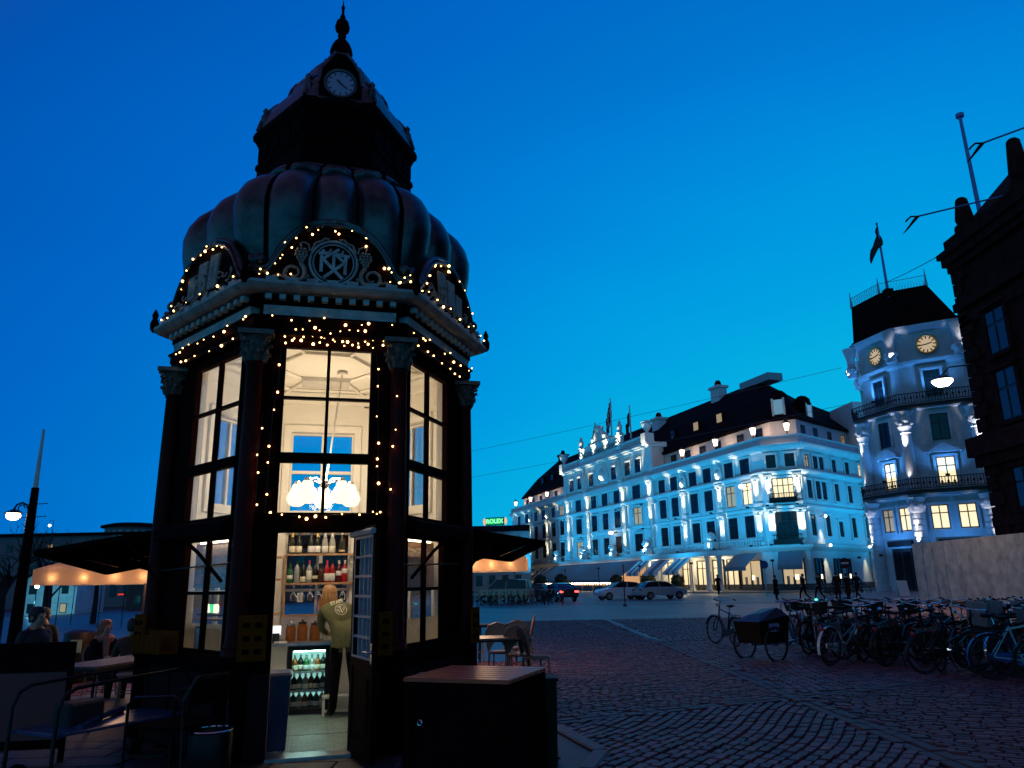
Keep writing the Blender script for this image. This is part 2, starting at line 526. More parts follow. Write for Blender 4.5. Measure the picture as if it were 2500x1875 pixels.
# curved pediments on every face
def ped(t):
    t = abs(t)
    P = [(0, 5.53), (.15, 5.52), (.3, 5.48), (.45, 5.41), (.58, 5.3), (.68, 5.17), (.75, 5.04), (.81, 4.95), (.88, 4.905), (.95, 4.91), (1.0, 4.95)]
    for (a, za), (c, zc) in zip(P, P[1:]):
        if t <= c:
            f = (t - a) / (c - a)
            return za + (zc - za) * f
    return P[-1][1]
for k in range(6):
    h = FK(k)[3]; hw = h + .10
    b = MB(); N = 40
    m = FM(k)
    vs = []
    for i in range(N + 1):
        t = -1 + 2 * i / N
        for d in (-.05, .20):
            vs += [(t * hw, -d, 4.75), (t * hw, -d, ped(t))]
    fs = []
    for i in range(N):
        o = i * 4; q = o + 4
        fs += [(o + 2, q + 2, q + 3, o + 3), (q, o, o + 1, q + 1), (o + 1, o + 3, q + 3, q + 1)]
    b.add(vs, fs, m)
    pd = b.build('pediment', mt_roofdk, kiosk)
    b = MB()
    for dd, zz, rr in ((.20, .0, .038), (.235, -.055, .022)):
        b.tube([m @ Vector((t * hw, -dd, ped(t) + zz)) for t in [-1 + 2 * i / N for i in range(N + 1)]], rr, 6)
    b.build('arch_moulding', mt_roof, pd, smooth=60)
    # small shell in each valley
    if k in (5, 0, 1):
        for sg in (-1, 1):
            c = MB(); c.ball((0, 0, 0), .075, 8, Matrix.Translation(m @ Vector((sg * hw * .93, -.16, 5.03))))
            c.build('valley_shell', mt_roof, pd, smooth=60)
# carved emblem of the front pediment: double ring, interlaced monogram, scrolls, grapes
m0 = FM(0, .205, 0, 5.03)
def ring(b, cx, cz, r, w, y=-.01, n=28, rx=1.0, m=m0):
    b.tube([m @ Vector((cx + r * rx * math.cos(2 * PI * i / n), y, cz + r * math.sin(2 * PI * i / n))) for i in range(n)], w, 6, True)
em = MB(); ring(em, 0, 0, .255, .018); ring(em, 0, 0, .218, .010)
em.build('emblem_ring', mt_teal, kiosk, smooth=60)
def bar(b, x0, z0, x1, z1, w=.035, y=-.03, th=.03, m=m0):
    d = Vector((x1 - x0, 0, z1 - z0)); L_ = d.length; a = math.atan2(d.z, d.x)
    b.box((0, 0, 0), (L_, th, w), m=m @ Matrix.Translation(((x0 + x1) / 2, y, (z0 + z1) / 2)) @ Matrix.Rotation(-a, 4, 'Y'))
mg = MB()
bar(mg, -.13, .09, -.13, -.12); bar(mg, -.13, -.119, -.13, -.12)
bar(mg, -.165, .10, .015, .10, y=-.031); bar(mg, .17, .075, -.0, .10, y=-.033)
bar(mg, -.115, .03, .055, .155, .03, -.036); bar(mg, -.11, .025, .10, -.19, .032, -.038); bar(mg, .12, .0, -.10, -.19, .032, -.04)
bar(mg, .13, .07, .125, -.14, y=-.034); bar(mg, .01, .09, .12, .0, .03, -.042); bar(mg, 0, .08, 0, -.1, .033, -.044)
bar(mg, -.115, .08, -.115, .14, .03, -.036); bar(mg, -.06, .10, -.03, .15, .02, -.037); bar(mg, .08, .085, .1, .14, .02, -.037)
mg.build('monogram', mt_teal, kiosk)
for sg in (-1, 1):
    b = MB()
    for r_, z_, q in ((0, 0, 1.0),):
        pts = []
        for i in range(26):
            t = i * .38; r = .13 * (1 - i / 34)
            pts.append(m0 @ Vector((sg * (.42 + r * math.cos(t + 2.2)), -.02, -.15 + r * math.sin(t + 2.2))))
        b.tube(pts, [.03 * (1 - i / 40) for i in range(26)], 6)
    b.tube([m0 @ Vector((sg * x, -.02, z)) for x, z in ((.25, -.17), (.33, -.22), (.45, -.225), (.56, -.19), (.63, -.215))], .02, 6)
    b.build('scroll', mt_carve, kiosk, smooth=60)
    b = MB()
    for j in range(16):
        rr = [4, 4, 3, 3, 2][min(4, j // 4)] if False else 0
    for row, n_ in enumerate((3, 4, 4, 3, 2, 1)):
        for i in range(n_):
            b.ball((0, 0, 0), .021, 6, m0 @ Matrix.Translation((sg * .345 + (i - (n_ - 1) / 2) * .036, -.025, .13 - row * .034)))
    b.build('grape_bunch', mt_carve, kiosk, smooth=60)
    b = MB(); b.tube([m0 @ Vector((sg * x, -.02, z)) for x, z in ((.345, .16), (.36, .2), (.32, .215), (.27, .19), (.26, .12))], .012, 5)
    b.tube([m0 @ Vector((sg * x, -.02, z)) for x, z in ((.24, .12), (.2, .22), (.13, .25), (.1, .28), (.06, .275), (.07, .25))], .014, 5)
    b.build('tendril', mt_carve, kiosk, smooth=60)
    b = MB()
    for j in range(5):
        a = j * 2 * PI / 5
        b.ball((0, 0, 0), .022, 6, m0 @ Matrix.Translation((sg * .2 + .032 * math.cos(a), -.02, -.245 + .032 * math.sin(a))))
    b.build('rosette', mt_carve, kiosk, smooth=60)
# side pediment reliefs: upright plaques and foliage
for k in (5, 1):
    mk = FM(k, .205, 0, 4.8)
    sg = 1 if k == 5 else -1
    for i, (x, w, hh) in enumerate(((-.34, .2, .3), (-.08, .22, .4), (.2, .22, .42))):
        b = MB(); b.cbox((0, 0, 0), (w, hh, .03), .01, m=mk @ Matrix.Translation((x * sg, -.012, .12 + hh / 2)) @ Matrix.Rotation(R(90), 4, 'X') @ Matrix.Rotation(R(-4 * i * sg), 4, 'Z'))
        b.build('relief_plaque', mt_carve, kiosk)
    b = MB()
    for i in range(34):
        x = random.uniform(-.8, .8); z = random.uniform(.04, .2) + max(0, .25 - abs(x) * .3) * random.random()
        a = random.uniform(0, 6)
        b.tube([mk @ Vector((x + .06 * math.cos(a + j * .9) * (1 - j / 7), -.02 - .01 * math.sin(j), z + .05 * math.sin(a + j * .9) * (1 - j / 7))) for j in range(6)], .012, 5)
    b.build('relief_foliage', mt_carve, kiosk, smooth=60)
# bulging copper dome
DP = [(4.83, .96, 0), (5.1, .98, .12), (5.4, 1.0, .16), (5.65, 1.015, .185), (5.85, 1.015, .20), (6.02, .985, .205), (6.16, .935, .20), (6.27, .875, .175), (6.34, .82, .13), (6.38, .775, .06),
      (6.395, .765, .02), (6.43, .775, .06), (6.49, .77, .085), (6.55, .74, .085), (6.61, .69, .06), (6.66, .635, .03), (6.70, .605, 0), (6.74, .60, 0)]
def domepoint(k, t, z, sc, amp, lobes):
    a, c = HV[k], HV[(k + 1) % 6]
    p = a.lerp(c, t) * sc
    n = FK(k)[2]
    q = p + n * (amp * (abs(math.sin(PI * t * lobes)) ** .5))
    rn = p.length
    return (q.x, q.y, z)
for k in range(6):
    lob = 3
    N = lob * 10
    rings = []
    for i, (z, sc, amp) in enumerate(DP):
        rings.append([domepoint(k, j / N, z, sc, amp, lob) for j in range(N + 1)])
    b = MB(); b.loft(rings, closed=False)
    dm = b.build('dome_panel', mt_roof, kiosk, smooth=50)
    for j in range(lob + 1):
        t = j / lob
        s = MB(); s.tube([Vector(domepoint(k, t, z, sc + .004, 0, lob)) for z, sc, _a in DP], .02 if 0 < j < lob else .032, 5)
        s.build('dome_seam', mt_roofdk, dm, smooth=60)
    s = MB(); s.tube([Vector(domepoint(k, j / N, 6.39, .768, .02, lob)) for j in range(N + 1)], .012, 5)
    s.build('dome_seam', mt_roofdk, dm, smooth=60)
# neck with mouldings and overhanging eave
b = MB(); b.loft(hexloft([(0, 6.75, .60), (0, 6.86, .61), (0, 6.9, .598), (0, 7.06, .592), (0, 7.1, .61), (0, 7.16, .605), (0, 7.18, .588), (0, 7.42, .592), (0, 7.5, .615), (0, 7.53, .635), (0, 7.6, .64), (0, 7.66, .625), (0, 7.72, .585)]), cap1=True)
b.build('neck', mt_roofdk, kiosk)
for k in range(6):
    h = FK(k)[3] * .59
    for i in range(3 if k in (0, 3) else 4):
        n_ = 3 if k in (0, 3) else 4
        b = MB(); c, t, n, hh = FK(k)
        b.box((-h + (i + .5) * 2 * h / n_, .5, 7.29), (2 * h / n_ - .06, .02, .2))
        xf(b, Matrix.Translation((c.x * .592 + n.x * .505, c.y * .592 + n.y * .505, 0)) @ FM(k).to_3x3().to_4x4())
        b.build('neck_panel', mt_roofdk, kiosk)
# upper bell roof
TP = [(7.7, .60), (7.85, .575), (8.0, .535), (8.12, .475), (8.2, .41), (8.26, .385), (8.4, .365), (8.5, .33), (8.57, .27), (8.62, .245), (8.75, .215), (8.85, .17), (8.95, .115), (9.0, .105)]
for k in range(6):
    N = 12; rings = []
    for i, (z, sc) in enumerate(TP):
        rings.append([domepoint(k, j / N, z, sc, .03 * math.sin(PI * i / (len(TP) - 1)), 2) for j in range(N + 1)])
    b = MB(); b.loft(rings, closed=False)
    up = b.build('bell_roof_panel', mt_roof, kiosk, smooth=50)
    s = MB(); s.tube([Vector(domepoint(k, 0, z, sc + .01, 0, 2)) for z, sc in TP], .024, 5)
    s.build('roof_rib', mt_roof, up, smooth=60)
for k in range(6):
    p = HV[k] * .555
    b = MB(); b.lathe([(.05, 7.66), (.07, 7.7), (.04, 7.78), (.065, 7.86), (.06, 7.93), (.03, 7.98), (.045, 8.02), (.012, 8.07)], (p.x, p.y, 0), 8)
    b.build('urn_finial', mt_roof, kiosk, smooth=50)
# clocks in gabled dormers on three faces
mt_dial = M('enamel_clock_dial', (.30, .30, .46), .4, var=.08)
for k in range(0, 6, 2):
    c, t, n, h = FK(k)
    base = Vector((n.x, n.y, 0)) * (.985 if k == 0 else .90)
    R3 = FM(k).to_3x3().to_4x4()
    mm = Matrix.Translation((base.x, base.y, 7.90)) @ R3
    b = MB()
    b.prism([(-.27, -.28), (.27, -.28), (.27, .0), (.24, .2), (.14, .36), (.06, .46), (.06, .56), (-.06, .56), (-.06, .46), (-.14, .36), (-.24, .2), (-.27, 0)], -.0, .9, m=mm @ Matrix.Rotation(R(90), 4, 'X') @ Matrix.Translation((0, 0, -.9)))
    do = b.build('clock_dormer', mt_roofdk, kiosk)
    b = MB(); b.tube([mm @ Vector((.2 * math.cos(2 * PI * i / 24), -.005, .02 + .2 * math.sin(2 * PI * i / 24))) for i in range(24)], .028, 6, True)
    b.tube([mm @ Vector((x, -.02, z)) for x, z in ((-.28, -.24), (-.12, -.27), (0, -.25), (.12, -.27), (.28, -.24))], .03, 6)
    b.tube([mm @ Vector((x, -.02, z)) for x, z in ((-.27, 0), (-.24, .2), (-.14, .36), (-.06, .46), (.06, .46), (.14, .36), (.24, .2), (.27, 0))], .022, 6)
    b.build('dormer_moulding', mt_roof, do, smooth=60)
    b = MB(); b.cyl(mm @ Vector((0, .0, .02)), mm @ Vector((0, -.012, .02)), .175, n=28)
    b.build('clock_dial', mt_dial, do)
    b = MB()
    for j in range(12):
        a = j * PI / 6
        b.box((0, 0, 0), (.012, .006, .035), m=mm @ Matrix.Translation((.15 * math.sin(a), -.016, .02 + .15 * math.cos(a))) @ Matrix.Rotation(a, 4, 'Y'))
    for a, l_, w in ((R(318), .09, .018), (R(128), .125, .012)):
        b.box((0, 0, l_ / 2 - .02), (w, .006, l_), m=mm @ Matrix.Translation((0, -.022, .02)) @ Matrix.Rotation(a, 4, 'Y'))
    b.build('clock_hands', M('black_enamel', (.01, .01, .014), .4), do)
# onion, ball and spike
b = MB(); b.lathe([(.17, 8.93), (.19, 8.98), (.16, 9.02), (.155, 9.08), (.165, 9.14), (.15, 9.22), (.11, 9.3), (.065, 9.36), (.05, 9.4), (.065, 9.43), (.04, 9.46)], n=12)
b.build('onion_cap', mt_roofdk, kiosk, smooth=60)
b = MB(); b.lathe([(.03, 9.45), (.06, 9.48), (.1, 9.53), (.108, 9.59), (.09, 9.67), (.05, 9.72), (.035, 9.74)], n=12)
b.build('roof_ball', mt_roofdk, kiosk, smooth=60)
b = MB(); b.lathe([(.03, 9.73), (.045, 9.76), (.018, 9.83), (.022, 9.9), (.03, 9.93), (.01, 9.98), (.004, 10.06)], n=8)
b.build('spire', mt_roofdk, kiosk, smooth=60)
# interior floor, ceiling
b = MB(); b.prism([(p.x, p.y) for p in off(-.14)], .0, .035)
mt_kfl = M('chequer_plate_floor', (.27, .37, .36), .35, .3, var=.25, scale=5, bump=.25, bscale=60)
fl = b.build('kiosk_floor', mt_kfl, kiosk)
b = MB()
for i in range(44):
    for j in range(9):
        b.box((-.40 + j * .105 + (.05 if i % 2 else 0), -1.47 + i * .052, .0365), (.055, .012, .004), rz=PI / 4 * (1 if (i + j) % 2 else -1))
tr = b.build('tread_pattern', mt_kfl, kiosk); tag(tr, kind='stuff')
b = MB(); b.bb((-.40, -.62, .0352), (.5, -.60, .0375)); b.build('floor_joint', mt_dsteel, kiosk)
b = MB(); b.prism([(p.x, p.y) for p in off(-.135)], 4.36, 4.42)
b.build('ceiling', mt_white, kiosk)
b = MB()
rg = off(-.45)
for sc_ in (1.0, .55):
    b.tube([(p.x * sc_, p.y * sc_, 4.345) for p in rg], .03, 4, True)
for p in rg:
    b.tube([(p.x * .55, p.y * .55, 4.345), (p.x * 1.25, p.y * 1.25, 4.345)], .03, 4)
b.build('ceiling_moulding', mt_white, kiosk)
b = MB(); b.bb((-.32, .5, 4.30), (.32, .9, 4.358)); b.build('ceiling_vent', M('vent_grey', (.5, .47, .43), .6), kiosk)
b = MB(); b.loft(hexloft([(-.135, 4.2), (-.18, 4.22), (-.2, 4.3), (-.26, 4.35)])); b.build('ceiling_cove', mt_white, kiosk)
# the two slatted canopies on the rear faces, and the rolled awnings with arms on the front faces
for sg in (-1, 1):
    Rv = Vector((1.77 * sg, 0)); Bv = Vector((.735 * sg, 1.648))
    t = (Bv - Rv).normalized(); n = Vector((-t.y, t.x)) if sg < 0 else Vector((t.y, -t.x))
    if n.x * sg < 0: n = -n
    d1, d2 = (1.62, 1.75) if sg > 0 else (1.95, 1.85)
    s2 = .8 if sg > 0 else 1.05
    a = Rv + t * .05; c = Rv + t * 1.85; o1 = Rv + n * d1; o2 = Rv + t * s2 + n * d2
    z = (2.27, 2.2, 2.14 if sg > 0 else 2.06, 1.93 if sg > 0 else 1.83)
    A_, C_, O1_, O2_ = Vector((a.x, a.y, z[0])), Vector((c.x, c.y, z[1])), Vector((o1.x, o1.y, z[2])), Vector((o2.x, o2.y, z[3]))
    can = tag(empty('canopy', (0, 0, 0)), None); can.parent = kiosk
    b = MB()
    for p, q in ((A_, O1_), (C_, O2_), (O1_, O2_)):
        b.tube([p, q], .045, 4)
    b.build('canopy_frame', mt_black, can)
    for i in range(11):
        f0 = (i + .02) / 11; f1 = (i + .93) / 11
        p0, p1 = A_.lerp(O1_, f0), A_.lerp(O1_, f1); q0, q1 = C_.lerp(O2_, f0), C_.lerp(O2_, f1)
        s = MB(); up = Vector((0, 0, .018)); tl = Vector((0, 0, .012))
        s.add([p0, p1 + tl, q1 + tl, q0, p0 + up, p1 + up + tl, q1 + up + tl, q0 + up], [(0, 1, 2, 3), (7, 6, 5, 4), (0, 4, 5, 1), (1, 5, 6, 2), (2, 6, 7, 3), (3, 7, 4, 0)])
        s.build('slat', mt_black, can)
    for f in (.25, .75):
        p = A_.lerp(C_, f); q = O1_.lerp(O2_, f)
        s = MB(); s.tube([p + Vector((0, 0, -.55)), p.lerp(q, .75) - Vector((0, 0, .03))], .022, 5)
        s.build('strut', mt_black, can)
for k, sg in ((5, -1), (1, 1)):
    h = FK(k)[3]
    b = MB(); fb(b, k, -h + .15, h - .15, 2.13, 2.25, .072, .2); 
    m = FM(k)
    b.add([(-h + .15, -.2, 2.25), (h - .15, -.2, 2.25), (h - .15, -.002, 2.34), (-h + .15, -.002, 2.34)], [(0, 1, 2, 3)], m)
    b.build('rolled_awning', mt_black, kiosk)
    for s_, e_ in ((.62 * -sg, .1 * -sg), (-.9 * -sg, -1.25 * -sg)):
        b = MB(); b.tube([m @ Vector((s_, -.05, 1.66)), m @ Vector((s_ * .6 + e_ * .4, -.22, 1.95)), m @ Vector((e_, -.32, 2.16))], .02, 6)
        b.build('awning_arm', mt_black, kiosk)
    b = MB(); b.tube([m @ Vector((-.62 * -sg * -1 if False else -h + .1, -.07, 1.80)), m @ Vector((h - .1, -.07, 1.84))], .009, 5)
    b.build('tie_rod', mt_dsteel, kiosk)
# open door: hinge at the right jamb, swung out towards the square
door = empty('door', (.352, -1.70, 0)); door.parent = kiosk
door.rotation_euler = (0, 0, R(-63) - KROT)
mt_grille = M('grey_painted_glazing_bars', (.30, .33, .38), .4, var=.25, scale=9)
b = MB(); Wd = .76
b.bb((0, -.025, .06), (.085, .025, 2.16)); b.bb((Wd - .085, -.025, .06), (Wd, .025, 2.16))
b.bb((.085, -.024, 2.06), (Wd - .085, .024, 2.16)); b.bb((.085, -.024, .84), (Wd - .085, .024, .93)); b.bb((.085, -.024, .06), (Wd - .085, .024, .2))
b.build('door_frame', M('dark_mahogany', (.014, .003, .0015), .7, var=.4, scale=3, stretch=(12, 12, 1), spec=.06), door)
b = MB()
for i in range(1, 4):
    x = .085 + (Wd - .17) * i / 4; b.bb((x - .009, -.018, .93), (x + .009, .018, 2.06))
for i in range(1, 6):
    z = .93 + 1.13 * i / 6; b.bb((.085, -.021, z - .012), (Wd - .085, .021, z + .012))
b.bb((.07, -.031, .925), (Wd - .07, -.0255, .945)); b.bb((.07, -.031, 2.045), (Wd - .07, -.0255, 2.07)); b.bb((.075, -.031, .945), (.095, -.0255, 2.045)); b.bb((Wd - .095, -.031, .945), (Wd - .075, -.0255, 2.045))
b.build('glazing_bars', mt_grille, door)
for i in range(4):
    for j in range(6):
        p = MB(); x0 = .085 + (Wd - .17) * i / 4 + .009; x1 = .085 + (Wd - .17) * (i + 1) / 4 - .009
        z0 = .93 + 1.13 * j / 6 + .012; z1 = .93 + 1.13 * (j + 1) / 6 - .012
        p.bb((x0, -.002, z0), (x1, .002, z1)); p.build('pane', mt_glass, door)
b = MB(); b.bb((.085, -.012, .2), (Wd - .085, .012, .84)); b.cbox((Wd / 2, -.016, .52), (Wd - .3, .02, .5), .008); b.build('door_panel', MATS['dark_mahogany'], door)
b = MB(); b.cyl((Wd - .04, -.025, 1.0), (Wd - .04, -.07, 1.0), .012); b.tube([(Wd - .04, -.07, 1.0), (Wd - .14, -.075, 1.0)], .011, 6); b.bb((Wd - .06, -.03, .9), (Wd - .02, -.0255, 1.08)); b.build('door_handle', mt_chrome, door)
b = MB(); b.cyl((0, -.045, 2.1), (Wd, -.045, 2.1), .03, n=8); b.build('door_closer', mt_grille, door)
# threshold and outer step
b = MB(); fb(b, 0, -.43, .365, .0, .036, -.14, .12); b.build('threshold', mt_steel, kiosk)
b = MB(); fb(b, 1, -.62, -.5, .35, .66, .112, .17); fb(b, 1, -.60, -.52, .66, .7, .13, .24); b.build('meter_box', M('grey_plastic_box', (.16, .2, .22), .4), kiosk)
# ------------------------------------------------------------------ inside the kiosk
def film_mat():
    m = M('frosted_window_film', (.34, .30, .24), .8, var=.3, scale=5)
    n = m.node_tree.nodes; l = m.node_tree.links
    if 'Translucent BSDF' not in n:
        tr = n.new('ShaderNodeBsdfTranslucent'); tr.inputs['Color'].default_value = (.85, .8, .7, 1); ms = n.new('ShaderNodeMixShader'); ms.inputs['Fac'].default_value = .7
        l.new(n['Principled BSDF'].outputs[0], ms.inputs[1]); l.new(tr.outputs[0], ms.inputs[2]); l.new(ms.outputs[0], n['Material Output'].inputs['Surface'])
    return m
def kbox(name, mat, parent, a, b, **k):
    return MB().bb(a, b).build(name, mat, parent, **k)
def thing(name, u, y, z, label, cat, group=None, rz=0):
    return empty(name, KW(u, y, z), label, cat, group, rz=KROT + rz)
# chandelier of five opal globes
ch = thing('chandelier', .03, .05, 0, 'chandelier of five glowing white globes hanging inside the kiosk upper window', 'chandelier')
b = MB(); b.tube([(0, 0, 2.86), (.03, 0, 3.0), (.17, .1, 4.33)], .012, 6); b.lathe([(.07, 4.31), (.07, 4.34), (.02, 4.355)], (.17, .1, 0), 10)
b.build('suspension_rod', mt_white, ch)
b = MB(); b.lathe([(.02, 2.78), (.06, 2.82), (.05, 2.88), (.015, 2.93)], (0, 0, 0), 10); b.build('hub', mt_chrome, ch, smooth=50)
for i in range(5):
    a = 2 * PI * i / 5 + R(90) + R(0)
    x, y = .35 * math.cos(a), .35 * math.sin(a)
    b = MB(); b.tube([(x * .12, y * .12, 2.85), (x * .5, y * .5, 2.90), (x * .95, y * .95, 2.87)], .01, 6); b.build('arm', mt_chrome, ch)
    b = MB(); b.lathe([(.001, 2.57), (.06, 2.575), (.1, 2.605), (.122, 2.66), (.118, 2.70), (.095, 2.75), (.072, 2.78), (.066, 2.82), (.05, 2.85)], (x, y, 0), 16)
    b.build('globe', mt_globe, ch, smooth=60)
    b = MB(); b.cyl((x, y, 2.85), (x, y, 2.89), .045, .03); b.build('globe_gallery', mt_chrome, ch)
ld = bpy.data.lights.new('chandelier_light', 'POINT'); ld.energy = 88; ld.color = (1, .78, .52); ld.shadow_soft_size = .22
o = bpy.data.objects.new('chandelier_light', ld); COL.objects.link(o); o.parent = ch; o.location = (0, 0, 2.98)
# speaker high on the inner wall
s = thing('wall_speaker', -.86, .35, 3.5, 'small grey speaker high up inside the kiosk window', 'speaker')
MB().ball((0, 0, 0), .07, 10, sz=1.3).build('speaker_body', M('speaker_grey', (.25, .24, .23), .5), s, smooth=60)
MB().tube([(0, 0, .06), (-.05, .06, .14), (-.1, .1, .14)], .015, 5).build('bracket', mt_dsteel, s)
# back wall shelving (fixed)
for (u0, u1, z, d) in ((-.43, .78, 2.03, .2), (-.43, .78, 1.635, .2), (-.43, .60, 1.215, .14)):
    kbox('shelf', mt_woodwarm, kiosk, (u0, 1.42, z - .015), (u1, 1.42 + d * .4, z + .012))
for z in (1.98, 1.69, 1.25):
    kbox('side_shelf', mt_woodwarm, kiosk, (-.98, .98, z - .014), (-.47, 1.2, z + .014))
for u in (-.45, .76):
    kbox('shelf_upright', mt_woodwarm, kiosk, (u, 1.44, .9), (u + .03, 1.5, 2.03))
counter = thing('bar_counter', 0, 0, 0, 'steel topped bar counter along the back inside the kiosk', 'counter')
kbox('worktop', mt_steel, counter, (-1.05, .72, .865), (.92, 1.42, .90)); kbox('counter_front', mt_white, counter, (-1.05, .80, .05), (-.33, 1.4, .864))
kbox('counter_front', mt_white, counter, (.22, .80, .05), (.90, 1.4, .864)); kbox('splashback', M('lilac_splashback', (.42, .38, .42), .4, var=.2), counter, (-.45, 1.425, .905), (.7, 1.45, 1.2))
# fridge with lit inside
fr = thing('bar_fridge', 0, 0, 0, 'glass door bar fridge full of bottles with bright cyan white light', 'fridge')
mt_fr = M('fridge_body', (.015, .015, .016), .4)
kbox('fridge_body', mt_fr, fr, (-.32, 1.28, .04), (.20, 1.33, .855))
for a, c in (((-.32, .80, .04), (-.285, 1.28, .855)), ((.165, .80, .04), (.20, 1.28, .855)), ((-.285, .80, .04), (.165, 1.28, .09)), ((-.285, .80, .80), (.165, 1.28, .855))):
    kbox('fridge_side', mt_fr, fr, a, c)
kbox('fridge_light', E('fridge_light', (.45, .95, .85), .55), fr, (-.285, 1.265, .09), (.165, 1.279, .80))
kbox('fridge_lamp', E('fridge_lamp', (.5, 1, .9), 34), fr, (-.25, .83, .785), (.14, .86, .799))
for z in (.30, .53):
    kbox('wire_shelf', mt_steel, fr, (-.285, .86, z - .008), (.165, 1.26, z + .004))
dr = kbox('fridge_door', mt_dsteel, fr, (-.30, .775, .06), (-.265, .80, .84))
for a, c in (((.145, .775, .06), (.18, .80, .84)), ((-.265, .775, .06), (.145, .80, .10)), ((-.265, .775, .80), (.145, .80, .84))):
    kbox('fridge_door_frame', mt_dsteel, dr, a, c)
kbox('pane', mt_glass, dr, (-.265, .784, .10), (.145, .788, .80))

BOT = [(.001, 0), (.037, .002), (.039, .01), (.039, .17), (.033, .2), (.016, .235), (.013, .25), (.0135, .285), (.016, .286), (.016, .297), (.001, .3)]
CHAMP = [(.001, 0), (.042, .002), (.044, .012), (.044, .14), (.038, .18), (.022, .23), (.0155, .26), (.0155, .30), (.001, .305)]
SQ = [(.001, 0), (.042, .002), (.044, .01), (.044, .15), (.036, .175), (.016, .19), (.015, .235), (.018, .236), (.018, .26), (.001, .262)]
def bottle_mesh(prof, name='bottle'):
    return MB().lathe(prof, n=10)
def gm(name, c, r=.12):
    return M(name, c, r, var=.15, spec=.35)
g_dark = gm('dark_green_glass', (.01, .014, .008)); g_green = gm('green_bottle_glass', (.02, .1, .03)); g_red = gm('red_liqueur', (.35, .012, .012))
g_clear = gm('clear_bottle', (.32, .33, .30)); g_amber = gm('amber_bottle', (.22, .07, .012)); g_rose = gm('deep_red_wine', (.07, .006, .008)); g_brown = gm('brown_bottle', (.05, .018, .008))
l_cream = M('cream_label', (.75, .68, .52), .6, var=.06, scale=30); l_white = M('white_label', (.8, .78, .74), .6, var=.06); l_tan = M('tan_label', (.55, .38, .22), .6)
c_gold = M('gold_foil', (.6, .42, .16), .35, .8); c_white = M('white_cap', (.75, .72, .66), .5); c_black = M('black_cap', (.012, .012, .012), .4); c_red = M('red_cap', (.45, .03, .06), .4)
def bottle(prof, u, y, z, gmat, lmat, cmat, label, group=None, lz=(.03, .11), cz=.2, h=1.0, cat='bottle'):
    t = thing('bottle', u, y, z, label, cat, group, rz=random.uniform(-.3, .3))
    pr = [(r, q * h) for r, q in prof]
    MB().lathe(pr, n=10).build('bottle_glass', gmat, t, smooth=50)
    rad = max(r for r, _ in pr) + .0015
    if lmat: MB().lathe([(rad - .001, lz[0] * h), (rad, lz[0] * h + .001), (rad, lz[1] * h), (rad - .001, lz[1] * h + .001)], n=12).build('label', lmat, t, smooth=50)
    if cmat:
        top = [(r + .0018, q) for r, q in pr if q >= cz * h]
        MB().lathe(top, n=10).build('cap', cmat, t, smooth=50)
# bottles filling the fridge (individually too small to name each)
fridge_sorts = ((g_green, l_white, 'green'), (g_clear, l_white, 'clear'), (g_amber, l_cream, 'amber'), (g_dark, l_cream, 'dark'))
for row, z in enumerate((.092, .306, .536)):
    for j in range(6):
        gsel = fridge_sorts[(j * 5 + row * 3) % 4]
        bottle(BOT, -.235 + j * .072, 1.0 + .04 * (j % 2), z, gsel[0], gsel[1], mt_steel, 'small %s bottle, %s on the %s shelf of the lit bar fridge' % (gsel[2], ORD[j], ('bottom', 'middle', 'top')[row]), 'bottles inside the bar fridge', (.03, .11), .24, .66)
# top shelf: champagne
y0 = 1.45
for u, lm, cm, lab in ((-.355, l_cream, c_gold, 'dark champagne bottle with cream label, leftmost on the top kiosk shelf'),
                       (-.265, l_cream, c_black, 'dark champagne bottle with cream label, second from left on the top shelf'),
                       (-.10, l_white, c_black, 'dark champagne bottle with white label, third from left on the top shelf'),
                       (-.015, l_white, c_gold, 'dark champagne bottle with white label, fourth from left on the top shelf'),
                       (.09, l_white, c_white, 'pale necked champagne bottle, left one of the two with white foil necks'),
                       (.19, l_cream, c_white, 'pale necked champagne bottle, right one of the two with white foil necks')):
    bottle(CHAMP, u, y0, 2.043, g_dark if cm is not c_white else g_clear, lm, cm, lab, 'champagne bottles on the top shelf', (.015, .1), .2)
bottle(CHAMP, .325, y0, 2.043, g_dark, l_tan, c_white, 'black champagne bottle standing alone at the right end of the top shelf', 'champagne bottles on the top shelf', (.02, .045), .25)
